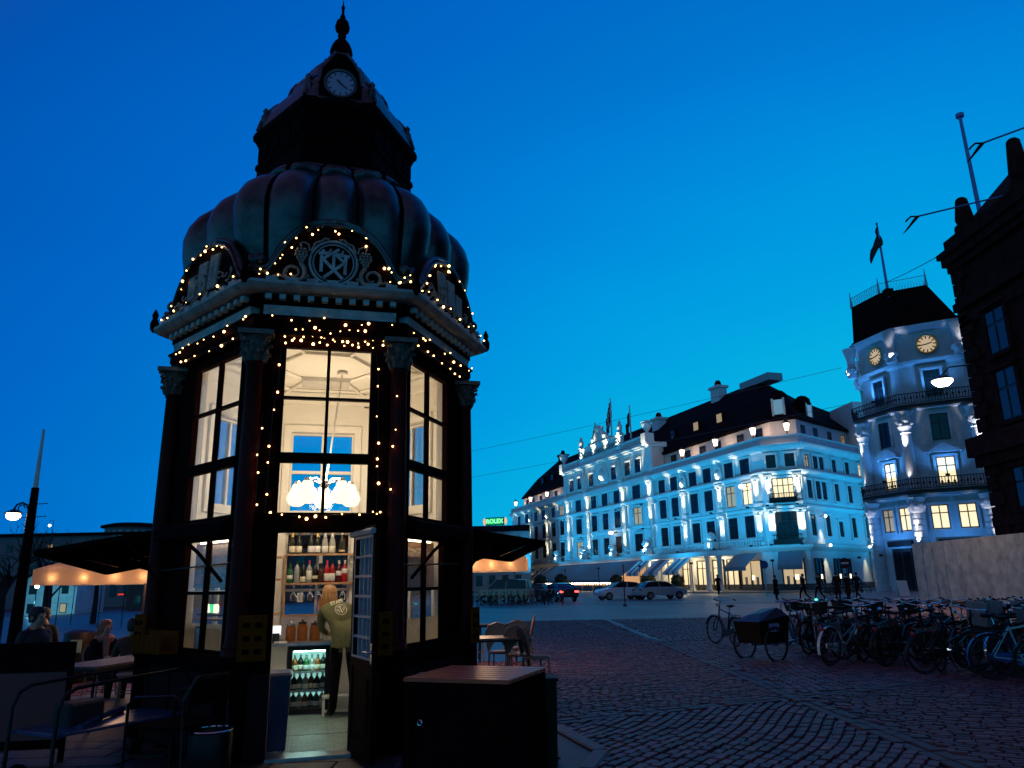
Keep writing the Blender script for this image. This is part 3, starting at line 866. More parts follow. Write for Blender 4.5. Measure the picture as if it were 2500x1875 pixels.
for u, pr, g, lm, cm, lab, lz in ((-.37, SQ, g_green, l_white, c_white, 'green gin bottle with small white label at left of the second shelf', (.05, .1)),
        (-.275, BOT, g_clear, None, c_black, 'plain clear spirit bottle beside the green bottle on the second shelf', (0, 0)),
        (-.19, BOT, g_dark, l_cream, c_black, 'black bottle with big cream label low on its body, second shelf', (.01, .08)),
        (-.11, BOT, g_clear, l_white, c_red, 'clear bottle with white label and red cap on the second shelf', (.04, .16)),
        (-.03, BOT, g_dark, l_cream, c_black, 'dark bottle with narrow cream label in the middle of the second shelf', (.05, .09)),
        (.05, SQ, g_brown, None, c_red, 'brown unlabelled bottle left of the red bottles on the second shelf', (0, 0)),
        (.13, BOT, g_red, l_white, c_red, 'red liqueur bottle with white label, left of the two small red ones', (.02, .12)),
        (.205, BOT, g_red, l_white, c_black, 'red liqueur bottle with white label, right of the two small red ones', (.02, .12)),
        (.295, BOT, g_rose, l_white, c_white, 'tall dark red bottle with white label and white neck on the second shelf', (.09, .15)),
        (.375, BOT, g_red, l_white, c_white, 'bright red aperitif bottle with round white label near the shelf right end', (.12, .18)),
        (.465, SQ, g_clear, None, c_gold, 'clear square shouldered bottle at the far right of the second shelf', (0, 0))):
    bottle(pr, u, y0, 1.648, g, lm, cm, lab, 'spirit bottles on the second shelf', lz, .24, 1.0 if pr is SQ else 1.0)
# hanging wine glasses
gl_m = glass('wine_glass', (.86, .88, .9), 2.2, .04)
rack = MB()
for i in range(8): rack.cyl((-.36 + i * .11, 1.35, 1.618), (-.36 + i * .11, 1.5, 1.618), .004, n=5)
rack.build('glass_rack', mt_steel, kiosk)
for i in range(7):
    t = tag(MB().lathe([(.034, 1.612), (.03, 1.606), (.004, 1.6), (.004, 1.53), (.02, 1.515), (.04, 1.48), (.043, 1.45), (.034, 1.405)], n=10).build('wine_glass', gl_m, None, loc=KW(-.305 + i * .11, 1.40, 0), smooth=60), 'upside down wine glass, %s of the row hanging under the bottle shelf' % ORD[i], 'glass', 'wine glasses hanging under the shelf')
# jars, utensils and small bottles on the counter
for i, (u, g, hh, lab) in enumerate(((-.31, g_amber, .20, 'amber glass jar at the left end of the kiosk counter'), (-.16, g_amber, .22, 'wide amber jar in the middle of the kiosk counter'), (.0, g_amber, .2, 'amber jar beside the small bottles on the counter'))):
    t = thing('jar', u, 1.12, .90, lab, 'jar', 'amber jars on the counter')
    MB().lathe([(.001, 0), (.062, .003), (.066, .02), (.066, hh - .05), (.052, hh - .01), (.052, hh), (.001, hh + .002)], n=12).build('jar_glass', g, t, smooth=50)
    MB().lathe([(.055, hh), (.056, hh + .02), (.02, hh + .025), (.012, hh + .05), (.001, hh + .055)], n=12).build('lid', c_black if i else mt_steel, t, smooth=50)
for i, u in enumerate((.075, .13, .19)):
    bottle(BOT, u, 1.22, .90, g_clear, None, mt_steel, ('small clear syrup bottle with pourer, left of three on the counter', 'small clear syrup bottle with pourer, middle of three on the counter', 'small clear syrup bottle with pourer, right of three on the counter')[i], 'syrup bottles on the counter', (0, 0), .24, .95)
t = thing('copper_canister', .12, 1.42, 1.23, 'round copper orange canister on the lowest shelf left of the bartender', 'canister')
MB().lathe([(.001, 0), (.085, .002), (.088, .19), (.08, .2), (.001, .202)], n=16).build('canister_body', M('copper_orange', (.6, .2, .06), .3, .6), t, smooth=50)
MB().lathe([(.082, .2), (.084, .215), (.001, .225)], n=16).build('lid', mt_woodwarm, t, smooth=50)
# payment terminal, papers and things on the left counter
t = thing('payment_terminal', -.50, .86, .90, 'black payment terminal with glowing white screen on the kiosk counter', 'terminal')
MB().box((0, .03, .06), (.12, .1, .12)).build('stand', c_black, t)
sc_ = MB().box((0, -.04, .15), (.15, .012, .12), m=Matrix.Rotation(R(-22), 4, 'X')).build('screen', E('terminal_screen', (.9, .95, 1), 1.0), t)
t = thing('coffee_machine', -.72, .95, .90, 'dark coffee machine on the left side of the kiosk counter', 'coffee machine')
MB().cbox((0, 0, .03), (.34, .3, .06), .01).build('base', mt_dsteel, t); MB().cbox((0, .08, .2), (.34, .14, .28), .012).build('body', mt_dsteel, t); MB().cbox((0, -.02, .31), (.36, .3, .08), .012).build('head', mt_steel, t); MB().cyl((.08, -.08, .27), (.08, -.08, .21), .03).build('group_head', mt_chrome, t)
t = thing('paper_stack', -.42, .77, .90, 'loose stack of white papers at the counter edge', 'papers')
for i in range(3): MB().box((0, 0, .004 + i * .006), (.16, .1, .005), rz=.1 * i).build('sheet', l_white, t)
t = thing('waste_bin', -.375, -1.22, .035, 'dark blue plastic bin just inside the kiosk door', 'bin')
mt_bin = M('dark_blue_plastic', (.012, .012, .06), .35)
MB().loft([[(x * .12, y * .18, 0) for x, y in ((-1, -1), (1, -1), (1, 1), (-1, 1))], [(x * .14, y * .2, .68) for x, y in ((-1, -1), (1, -1), (1, 1), (-1, 1))]], True, True).build('bin_body', mt_bin, t)
MB().cbox((0, 0, .70), (.3, .43, .05), .02).build('bin_lid', mt_bin, t)
t = thing('step_stool', .32, .62, .035, 'low white step stool behind the feet of the bartender', 'stool')
MB().cbox((0, 0, .22), (.40, .2, .03), .006).build('stool_top', mt_white, t)
for x in (-.18, .18): MB().box((x, 0, .1), (.03, .18, .2)).build('stool_side', mt_white, t)
MB().box((0, -.07, .06), (.34, .02, .03)).build('stool_rail', mt_white, t)
# lit letters and stock on the ledge behind the left window, stock behind the right
t = empty('letter_sign', KM @ (FM(5, -.11, .10, 1.40).to_translation()), 'glowing letters standing on the ledge inside the left kiosk window', 'sign', rz=KROT)
t.rotation_euler = (0, 0, KROT + math.atan2(FK(5)[1].y, FK(5)[1].x))
x = -.16
for chx, mat in (('J', E('letter_white', (1, .95, .7), 1.6)), ('e', E('letter_white', (1, 1, 1), 1)), ('v', E('letter_green', (.05, .8, .3), 1.3)), ('n', E('letter_white', (1, 1, 1), 1))):
    xf(text_mb(chx, .17, .012, .006), Matrix.Translation((x, 0, 0)) @ UPR).build('letter', mat, t); x += .095
kbox('letter_base', c_black, t, (-.26, -.03, -.085), (.24, .03, -.07))
for k, sg in ((5, -1), (1, 1)):
    m = KM @ FM(k, -.14)
    lw = LO[k]
    for z in (1.27, 1.62) if k == 5 else (1.56, 1.9):
        o = MB().bb((lw[0], 0.005, z - .012), (lw[1], .16, z + .008)).build('window_ledge', mt_woodwarm, kiosk)
        o.matrix_local = FM(k, -.14)
    bz0, bz1 = (1.6, 2.1) if k == 5 else (1.55, 2.1)
    o = MB().bb((lw[0] - (.45 if k == 5 else .1), .165, bz0), (lw[1] + (.45 if k == 1 else .1), .18, bz1)).build('shelf_back', M('brown_shelf_back', (.16, .07, .035), .5, var=.6, scale=9, bump=.3), kiosk); o.matrix_local = FM(k, -.14)
    o = MB().bb((lw[0], .03, 2.085), (lw[1], .06, 2.1)).build('added_ledge_strip', E('added_ledge_glow', (1, .74, .45), 14), kiosk); o.matrix_local = FM(k, -.14)  # glowing strip added only to brighten the glassware behind the panes
    # stacked glassware: rows of tumblers, things of their own
    if 'tumbler_glass' not in MATS:
        gt = bpy.data.materials.new('tumbler_glass'); gt.use_nodes = True; gn = gt.node_tree.nodes; gn.clear(); go = gn.new('ShaderNodeOutputMaterial'); g1 = gn.new('ShaderNodeBsdfTransparent'); g2 = gn.new('ShaderNodeBsdfPrincipled'); g2.inputs['Base Color'].default_value = (.6, .56, .5, 1); g2.inputs['Roughness'].default_value = .08; gm_ = gn.new('ShaderNodeMixShader'); gm_.inputs['Fac'].default_value = .2
        gt.node_tree.links.new(g1.outputs[0], gm_.inputs[1]); gt.node_tree.links.new(g2.outputs[0], gm_.inputs[2]); gt.node_tree.links.new(gm_.outputs[0], go.inputs['Surface']); MATS['tumbler_glass'] = gt
    gmesh = MB().lathe([(.001, 0), (.03, .002), (.036, .1), (.034, .1), (.028, .006), (.001, .005)], n=8).mesh('tumbler', MATS['tumbler_glass'], 60)
    for z in ((1.63, 1.74, 1.85, 1.96) if k == 5 else (1.57, 1.68, 1.91)):
        for i in range(11):
            s_ = lw[0] + .06 + i * .095
            if s_ > lw[1] - .04: break
            o = link('tumbler', gmesh, None, loc=(m @ Vector((s_, .07 + .01 * random.random(), z)))); tag(o, 'clear tumbler in the stacked rows behind the %s kiosk window' % ('left' if k == 5 else 'right'), 'glass', 'tumblers stacked behind the %s window' % ('left' if k == 5 else 'right'))
    fm = MB().bb((lw[0] + .02, .0, .952), (lw[1] - .02, .004, 1.235)); o = fm.build('frosted_film', film_mat(), kiosk); o.matrix_local = FM(k, -.062)
    if k == 5:
        fm.v  # film stays plain
        c = empty('clipboard', KM @ (FM(5, -.045, .02, 1.09).to_translation()), 'small dark framed clipboard hanging inside the left kiosk window', 'clipboard'); c.rotation_euler = (0, 0, KROT + math.atan2(FK(k)[1].y, FK(k)[1].x))
        MB().box((0, 0, -.02), (.17, .006, .24)).build('clipboard_sheet', l_white, c); 
        for bx in ((-.088, 0), (.088, 0)): MB().box((bx[0], -.002, -.02), (.008, .008, .25)).build('clipboard_edge', c_black, c)
        MB().box((0, -.004, .108), (.18, .012, .02)).build('clip', c_black, c)
for i, (mat, u) in enumerate(((g_amber, -.9), (g_brown, -.75), (g_dark, -.62))):
    bottle(BOT, u, 1.08, 1.70, mat, l_tan, c_black, ('amber bottle leftmost on the side shelf at the door edge', 'brown bottle in the middle of the left side shelf', 'dark bottle at the right of the left side shelf')[i], 'bottles on the left side shelf', (.03, .1), .24, .85)
t = thing('wooden_crate', -.70, 1.09, 1.994, 'pale wooden box on the upper left side shelf', 'crate')
for z in (.03, .1, .17): MB().box((0, 0, z), (.32, .18, .055)).build('crate_slat', mt_woodwarm, t)
# ceiling strip over the bar (the photograph shows the shelves evenly lit from above)
t = thing('bar_striplight', .15, 1.22, 2.36, 'thin warm strip light above the bottle shelves', 'light')
MB().box((0, 0, 0), (1.0, .05, .025)).build('light_housing', mt_white, t)
MB().box((0, 0, -.016), (.96, .04, .006)).build('light_tube', E('strip_light', (1, .76, .5), 9), t)

# ------------------------------------------------------------------ fairy lights
bulb_me = MB().ball((0, 0, 0), .0095, 6).mesh('bulb', mt_bulb)
sock_m = M('light_cable', (.008, .012, .008), .6)
def light_string(pts, label, step=.16, jit=.02, sag=0.0, loc=KM):
    t = empty('fairy_lights', (loc @ Vector(pts[0])), label, 'fairy lights', 'fairy light strings on the kiosk')
    P = [loc @ Vector(p) for p in pts]
    inv = Matrix.Translation(-Vector(t.location))
    q = []
    for a, b_ in zip(P, P[1:]):
        n = max(2, int((b_ - a).length / .08))
        q += [a.lerp(b_, i / n) for i in range(n)]
    q.append(P[-1])
    MB().tube([inv @ p for p in q], .0035, 3).build('cable', sock_m, t)
    acc = step * .5; nxt = step
    for a, b_ in zip(q, q[1:]):
        acc += (b_ - a).length
        if acc >= nxt:
            acc -= nxt; nxt = step * random.uniform(.6, 1.5)
            o = link('bulb', bulb_me, t)
            o.location = inv @ b_ + Vector((random.uniform(-jit, jit), random.uniform(-jit, jit) * .3, random.uniform(-jit, jit)))
            s_ = random.choice((.7, .85, 1, 1, 1.15, 1.35, 1.7)); o.scale = (s_, s_, s_)
    return t
for k, nm, st in ((0, 'front', .15), (5, 'left', .14), (1, 'right', .14)):
    h = FK(k)[3]; hw = h + .1; m = FM(k)
    dd = .235
    def arch(dz, a, c, n=22): return [m @ Vector((t * hw, -dd - .01, ped(t) + dz)) for t in [a + (c - a) * i / n for i in range(n + 1)]]
    light_string(arch(-.085, -.99, .99, 34), 'fairy lights following the curved %s pediment just under its moulding' % nm, st, .045)
    if k == 0: 
        light_string(arch(-.16, -.78, .78), 'sparse second row of fairy lights inside the front pediment arch', .24)
        light_string([m @ Vector((-hw, -.33, 4.86)), m @ Vector((-hw * .8, -.3, 4.83)), m @ Vector((-hw * .55, -.25, 4.86))], 'short string of fairy lights at the left end of the front cornice', .1)
        light_string([m @ Vector((hw * .62, -.3, 4.82)), m @ Vector((hw * .85, -.3, 4.84)), m @ Vector((hw, -.33, 4.9))], 'short string of fairy lights at the right end of the front cornice', .09)
    else:
        light_string([m @ Vector((-hw * .98, -.33, 4.80)), m @ Vector((0, -.33, 4.835)), m @ Vector((hw * .98, -.33, 4.80))], 'fairy lights lying along the top of the %s cornice' % nm, .3)
    light_string([m @ Vector((-hw + .08, -.155, 4.36)), m @ Vector((-.3 * hw, -.155, 4.40)), m @ Vector((.3 * hw, -.155, 4.38)), m @ Vector((hw - .08, -.155, 4.40))], 'fairy lights along the %s architrave below the dentils' % nm, .17 if k == 0 else .19, .035)
    if k != 0:
        light_string([m @ Vector((-hw + .2, -.12, 4.24)), m @ Vector((0, -.12, 4.25)), m @ Vector((hw - .2, -.12, 4.22))], 'fairy lights hanging just under the %s architrave' % nm, .26)
m = FM(0)
light_string([m @ Vector((-.52, -.07, 4.30)), m @ Vector((0, -.16, 4.27)), m @ Vector((.52, -.07, 4.29))], 'upper row of the dense fairy lights above the front window', .085, .035)
light_string([m @ Vector((-.55, -.05, 4.21)), m @ Vector((-.2, -.05, 4.23)), m @ Vector((.2, -.05, 4.2)), m @ Vector((.58, -.05, 4.22))], 'middle row of the dense fairy lights above the front window', .075, .03)
light_string([m @ Vector((-.56, -.04, 4.15)), m @ Vector((-.1, -.04, 4.17)), m @ Vector((.57, -.04, 4.155))], 'lowest row of the dense fairy lights right on the front window head', .085, .025)
light_string([m @ Vector((-.505, -.03, 4.08)), m @ Vector((-.51, -.03, 3.7)), m @ Vector((-.55, -.03, 3.4)), m @ Vector((-.56, -.03, 3.0)), m @ Vector((-.56, -.03, 2.6)), m @ Vector((-.57, -.03, 2.33))], 'fairy lights down the left frame of the front window', .23, .015)
light_string([m @ Vector((.505, -.03, 4.08)), m @ Vector((.54, -.03, 3.7)), m @ Vector((.54, -.03, 3.3)), m @ Vector((.56, -.03, 2.9)), m @ Vector((.55, -.03, 2.33))], 'fairy lights down the right frame of the front window', .23, .015)
light_string([m @ Vector((-.58, -.115, 2.32)), m @ Vector((-.15, -.12, 2.28)), m @ Vector((.2, -.12, 2.31)), m @ Vector((.6, -.115, 2.32))], 'fairy lights along the ledge under the front window', .14, .02)
light_string([m @ Vector((.70, -.16, 3.75)), m @ Vector((.73, -.18, 3.2)), m @ Vector((.66, -.16, 2.9)), m @ Vector((.69, -.16, 2.32))], 'few fairy lights hanging down the right front column', .3, .02)
light_string([m @ Vector((-.64, -.15, 3.35)), m @ Vector((-.66, -.16, 2.9)), m @ Vector((-.65, -.15, 2.32))], 'few fairy lights hanging down the left front column', .22, .02)
# ------------------------------------------------------------------ hotel
HA = Vector((-.5602, 183.148, 0)); HROT = math.atan2(-.94494, .32724)
HM = Matrix.Translation(HA) @ Matrix.Rotation(HROT, 4, 'Z')
hotel = empty('hotel', HA, 'long white floodlit hotel with dark mansard roof, blue awnings and flags', 'hotel', rz=HROT)
HL = 95.2
C1, C2, C3 = Vector((95.2, 0)), Vector((98.48, 2.81)), Vector((85.0, 33.6))
b = MB(); b.prism([(0, 0), (C1.x, C1.y), (C2.x, C2.y), (C3.x, C3.y), (0, 33.6)], -.3, 18.3)
b.build('main_wall', mt_hotel, hotel)
def HFM(a, c):
    t = (c - a).normalized()
    m = Matrix.Identity(4); m.col[0][:3] = (t.x, t.y, 0); m.col[1][:3] = (-t.y, t.x, 0); m.col[3][:3] = (a.x, a.y, 0)
    return m
HF, HC_, HS = Matrix.Identity(4), HFM(C1, C2), HFM(C2, C3)
LC, LS = (C2 - C1).length, (C3 - C2).length
_wc = {}
def win_meshes(w, h, kind='cross', frame=None, sur=None):
    key = (round(w, 2), round(h, 2), kind)
    if key in _wc: return _wc[key]
    s = MB()      # surround
    s.bb((-w / 2 - .22, -.2, -.16), (-w / 2, -.0, h + .12)); s.bb((w / 2, -.2, -.16), (w / 2 + .22, 0, h + .12))
    s.bb((-w / 2, -.2, h), (w / 2, 0, h + .12)); s.bb((-w / 2 - .3, -.28, -.3), (w / 2 + .3, 0, -.16)); s.bb((-w / 2, -.2, -.16), (w / 2, 0, 0))
    s.bb((-w / 2 - .3, -.26, h + .12), (w / 2 + .3, 0, h + .27))
    f = MB(); e = .1
    f.bb((-w / 2, -.1, 0), (-w / 2 + e, -.03, h)); f.bb((w / 2 - e, -.1, 0), (w / 2, -.03, h)); f.bb((-w / 2 + e, -.1, 0), (w / 2 - e, -.03, e)); f.bb((-w / 2 + e, -.1, h - e), (w / 2 - e, -.03, h))
    f.bb((-.05, -.1, e), (.05, -.03, h - e)); f.bb((-w / 2 + e, -.095, h * .64), (-.05, -.03, h * .64 + .09)); f.bb((.05, -.095, h * .64), (w / 2 - e, -.03, h * .64 + .09))
    if kind == 'wide':
        for x in (-w / 4, w / 4): f.bb((x - .04, -.094, e), (x + .04, -.03, h - e))
    p = MB(); p.bb((-w / 2 + .02, -.055, .02), (w / 2 - .02, -.02, h - .02))
    _wc[key] = (s.mesh('window_surround', mt_hoteltrim), f.mesh('window', mt_frame), p)
    return _wc[key]
_pm = {}
def hwin(parent, m, x, z, w, h, lit=None, kind='cross', sur=True):
    s, f, p = win_meshes(w, h, kind)
    o = link('window', f, parent); o.matrix_local = m @ Matrix.Translation((x, 0, z))
    mat = {None: mt_dglass, 1: mt_litwin, 2: mt_dimwin}[lit]
    k = (id(p), mat.name)
    if k not in _pm: _pm[k] = p.mesh('pane', mat)
    link('pane', _pm[k], o)
    if sur: link('window_surround', s, o)
lw = [5.5, 10.6, 16.4, 21.0, 26.5, 31.0]
rw = [70.8, 74.3, 79.5, 83.1, 88.2, 91.7]
cw = [39.3, 46.2, 50.8, 55.5, 62.6]
lits = {(88.2, 2): 2, (91.7, 2): 1, (62.6, 2): 2, (39.3, 3): 2, (31.0, 1): 2}
for x in lw + rw:
    w = 2.0 if x > 60 else 2.15
    hwin(hotel, HF, x, 6.4, w, 2.7, lits.get((x, 3)))
    hwin(hotel, HF, x, 10.45, w, 2.75, lits.get((x, 2)))
    hwin(hotel, HF, x, 14.3, w, 1.95, lits.get((x, 1)))
for x in cw:
    w = 2.7 if x in (39.3, 62.6) else 2.3
    hwin(hotel, HF, x, 6.0, w, 2.75, lits.get((x, 3)))
    hwin(hotel, HF, x, 10.15, w, 2.8, lits.get((x, 2)))
    hwin(hotel, HF, x, 14.3, w, 2.15, None)
    if x in (39.3, 62.6):
        for z in (9.1, 13.2):
            b = MB(); b.prism([(-1.7, 0), (1.7, 0), (0, .75)], -.35, 0, m=Matrix.Translation((x, 0, z)) @ UPR @ Matrix.Scale(1, 4)); b.build('window_pediment', mt_hoteltrim, hotel)
for i, x in enumerate((1.0, 2.0)):
    hwin(hotel, HC_, [1.0, 3.2][i], 14.5, 1.15, 1.6)
hwin(hotel, HC_, 2.1, 10.6, 2.5, 2.6, 1, 'wide'); hwin(hotel, HC_, 2.1, 5.9, 2.5, 3.3, None, 'wide')
for i, x in enumerate((1.4, 3.6, 5.2, 8.6, 12.3, 16.3, 19.8, 24)):
    hwin(hotel, HS, x, 14.4, 1.2, 1.6, 1 if i in (5, ) else (2 if i == 0 else None), sur=True)
    hwin(hotel, HS, x, 10.7, 1.2, 2.2)
    if i != 1 : hwin(hotel, HS, x, 6.3, 1.2, 2.5 if i not in (3,) else 1.9)
# belt courses, cornices, parapet
def belt(name, prof, mat=mt_hoteltrim, ext=0.0):
    """prof: (outward, z) swept round front, chamfer and side"""
    def offs(d):
        pts = []
        P = [Vector((-.0, 0)), C1, C2, C3]
        t = [(P[i + 1] - P[i]).normalized() for i in range(3)]; nn = [Vector((q.y, -q.x)) for q in t]
        pts.append(P[0] + nn[0] * d)
        for i in (0, 1):
            bis = (nn[i] + nn[i + 1]).normalized(); pts.append(P[i + 1] + bis * (d / bis.dot(nn[i])))
        pts.append(P[3] + nn[2] * d)
        return pts
    b = MB(); b.loft([[(q.x, q.y, z) for q in offs(d)] for d, z in prof], closed=False)
    b.build(name, mat, hotel)
belt('base_course', [(0, -.2), (.15, -.2), (.15, .8), (.02, .85)], M('dark_plinth', (.05, .05, .055), .5))
belt('belt_course', [(0, 4.55), (.3, 4.65), (.75, 5.0), (.78, 5.3), (.3, 5.35), (0, 5.36)])
belt('belt_course', [(0, 9.5), (.18, 9.55), (.25, 9.75), (.25, 9.9), (0, 9.95)])
belt('belt_course', [(0, 13.55), (.25, 13.6), (.5, 13.85), (.55, 14.05), (0, 14.1)])
belt('cornice', [(0, 16.55), (.35, 16.6), (.8, 16.95), (.9, 17.25), (.3, 17.35), (.25, 17.5)])
belt('parapet', [(.25, 17.3), (.25, 18.25), (.38, 18.27), (.38, 18.42), (-.3, 18.43), (-.3, 17.4)], mt_hotel)
# centre block stands proud, with balustrade, pediment and lettering
b = MB(); b.bb((33.2, -.45, 13.0), (34.2, -.01, 22.2)); b.bb((67.6, -.45, 13.0), (68.6, -.01, 22.2)); b.bb((34.2, -.3, 17.3), (67.6, 2.4, 22.0))
b.build('centre_block', mt_hotel, hotel)
for x in (37.2, 40.9, 46.2, 55.4, 60.5, 64.1):
    hwin(hotel, Matrix.Translation((0, -.3, 0)), x, 18.35, 2.0, 2.15)
b = MB()
for z0, z1, d in ((21.9, 22.15, .75), (22.15, 22.45, 1.2), (22.45, 22.6, 1.05)):
    b.bb((33.0, -d, z0), (68.8, 2.4, z1 - .003))
b.build('centre_cornice', mt_hoteltrim, hotel)
b = MB(); b.bb((33.2, -.9, 16.6), (68.6, 0, 17.35)); b.build('centre_entablature', mt_hoteltrim, hotel)
for x0, x1 in ((34.5, 42.4), (59.6, 67.4)):
    b = MB(); b.bb((x0, -.9, 23.6), (x1, -.5, 23.85)); b.build('balustrade_rail', mt_hoteltrim, hotel)
    bm = MB().lathe([(.2, 22.6), (.12, 22.75), (.22, 23.05), (.12, 23.4), (.18, 23.6)], n=6).mesh('baluster', mt_hoteltrim, 60)
    n = 12
    for i in range(n): link('baluster', bm, hotel, loc=(x0 + (i + .5) * (x1 - x0) / n, -.7, 0))
b = MB(); b.bb((42.4, -1.0, 22.6), (59.6, -.3, 25.2)); b.bb((42.2, -1.15, 25.2), (59.8, -.2, 25.5)); b.bb((46.5, -1.0, 25.5), (55.5, -.3, 26.0))
b.build('sign_panel', mt_hoteltrim, hotel)
xf(text_mb("HOTEL D'ANGLETERRE", 1.25, .06, .02), Matrix.Translation((51, -1.05, 23.9)) @ UPR).build('lettering', M('grey_letters', (.28, .29, .28), .6), hotel)
for x in (43.6, 58.4):
    b = MB(); b.tube([(x + .7 * math.cos(i * .524), -1.05, 23.9 + .7 * math.sin(i * .524)) for i in range(12)], .16, 6, True); b.ball((x, -1.0, 23.9), .4, 8); b.build('medallion', mt_hoteltrim, hotel, smooth=60)
b = MB(); b.cbox((51, -.7, 26.9), (2.4, .6, 1.9), .15); b.ball((51, -.8, 28), .7, 8); b.tube([(49.2, -.7, 26), (49.4, -.7, 27), (50, -.7, 27.5), (49.9, -.7, 28.3)], .35, 6); b.tube([(52.8, -.7, 26), (52.6, -.7, 27), (52, -.7, 27.5), (52.1, -.7, 28.3)], .35, 6); b.ball((48.6, -.7, 26.4), .6, 8); b.ball((53.4, -.7, 26.4), .6, 8)
b.build('crest', mt_hoteltrim, hotel, smooth=50)
for x in (43, 59):
    b = MB(); b.lathe([(.5, 25.5), (.55, 25.8), (.35, 26), (.5, 26.6), (.42, 27.1), (.25, 27.3), (.3, 27.6), (.05, 27.9)], (x, -.7, 0), 8); b.build('statue', mt_hoteltrim, hotel, smooth=50)
for x in (33.9, 67.9):
    b = MB(); b.bb((x - .7, -1.3, 22.6), (x + .7, .3, 24.0)); b.lathe([(.35, 24.0), (.25, 24.3), (.75, 25.0), (.85, 25.5), (.6, 25.55), (.6, 25.7), (.9, 25.8), (.7, 26.0)], (x, -.5, 0), 10); b.build('urn', mt_hoteltrim, hotel, smooth=50)
b = MB(); b.tube([(51 + 1.25 * math.cos(i * .35), -.36, 19.6 + 1.25 * math.sin(i * .35)) for i in range(18)], .28, 6, True); b.ball((51, -.3, 19.6), .95, 10); b.ball((51, -.4, 21.2), .4, 6); b.ball((49.6, -.3, 18.3), .5, 6); b.ball((52.4, -.3, 18.3), .5, 6)
b.tube([(49.2, -.4, 18.2), (48.9, -.4, 19.5), (49.6, -.4, 20.6), (50.5, -.4, 21.2)], .25, 6); b.tube([(52.8, -.4, 18.2), (53.1, -.4, 19.5), (52.4, -.4, 20.6), (51.5, -.4, 21.2)], .25, 6)
b.build('relief_clock', mt_hoteltrim, hotel, smooth=50)
for x in (43.8, 58.3):
    b = MB(); b.bb((x - .6, -.75, 17.4), (x + .6, -.3, 21.9)); b.lathe([(.4, 17.6), (.3, 18.4), (.5, 19.6), (.55, 20.4), (.3, 20.7), (.35, 21.2), (.1, 21.5)], (x, -1.0, 0), 8); b.build('figure_bracket', mt_hoteltrim, hotel, smooth=50)
# pilasters, each with its own uplight
uplights = []
def pilaster(x, z0, z1, w=.95, m=HF, fluted=False, lamp=True, power=520):
    b = MB(); d = .38
    b.box((x, -d / 2, (z0 + z1) / 2 + .15), (w, d, z1 - z0 - 1.1), m=m)
    b.box((x, -d / 2 - .03, z0 + .2), (w + .25, d + .12, .42), m=m)
    b.box((x, -d / 2 - .03, z1 - .33), (w + .15, d + .12, .1), m=m); b.box((x, -d / 2 - .08, z1 - .05), (w + .5, d + .3, .18), m=m)
    n = 7
    for i in range(n):
        b.box((x - w / 2 + (i + .5) * w / n, -d - .02, (z0 + z1) / 2 + .1), (w / n * .6, .05, z1 - z0 - 1.5), m=m)
    for sx in (-1, 1):
        b.ball((0, 0, 0), .24, 8, m @ Matrix.Translation((x + sx * w * .5, -d - .05, z1 - .22)))
    for i in range(4): b.ball((0, 0, 0), .16, 6, m @ Matrix.Translation((x - w * .36 + i * w * .24, -d - .05, z1 - .5)))
    p = b.build('pilaster', mt_hoteltrim, hotel, smooth=30)
    if lamp:
        nt_ = max(1, round((z1 - z0) / 3.8))
        for q_ in range(nt_):
            zb = z0 + q_ * (z1 - z0) / nt_
            u = MB(); u.box((x, -1.9, zb - .1), (.3, .25, .2), m=m); u.tube([m @ Vector((x, -.3, zb - .15)), m @ Vector((x, -1.9, zb - .15))], .03, 4); u.build('uplight', mt_dsteel, p)
            uplights.append((m @ Vector((x, -1.9, zb + .05)), m @ Vector((x, -.36, zb + (z1 - z0) / nt_ * .72)), 150))
for x in (34.7, 43.9, 58.2, 67.2):
    pilaster(x, 5.7, 16.6, 1.15, power=1500)
for x in (.6, 13.2, 23.4, 77.0, 86.0, 93.9):
    pilaster(x, 5.4, 9.5, 1.1, power=420); pilaster(x, 10.0, 13.6, 1.0, power=330)
for x in (.45, LC - .45):
    pilaster(x, 5.4, 9.5, .8, HC_, power=420); pilaster(x, 9.95, 13.6, .55, HC_, power=160)
for x in (13.2, 23.4, 77.0, 86.0):       # lit cartouches between the top windows
    b = MB(); b.ball((x, -.25, 15.0), .55, 8, sz=1.3); b.ball((x, -.25, 16.0), .35, 8); b.tube([(x - .6, -.3, 14.2), (x - .75, -.3, 15), (x - .4, -.3, 15.9)], .14, 6); b.tube([(x + .6, -.3, 14.2), (x + .75, -.3, 15), (x + .4, -.3, 15.9)], .14, 6)
    b.build('cartouche', mt_hoteltrim, hotel, smooth=50)
    uplights.append((Vector((x, -.9, 14.0)), Vector((x, 0, 16.2)), 160))
for x in (4, 9, 18.5, 28.5, 73, 81.2, 90):
    uplights.append((Vector((x, -.8, 14.2)), Vector((x, -.3, 16.9)), 45))
for x in (37, 41, 46, 51, 56, 61, 65):
    uplights.append((Vector((x, -1.3, 17.5)), Vector((x, -.3, 21.5)), 200))
for x in (44, 49, 54, 59):
    uplights.append((Vector((x, -2.2, 22.7)), Vector((x, -.7, 26)), 330))
for x in (33.9, 67.9):
    uplights.append((Vector((x, -1.8, 20)), Vector((x, -.6, 26)), 330))
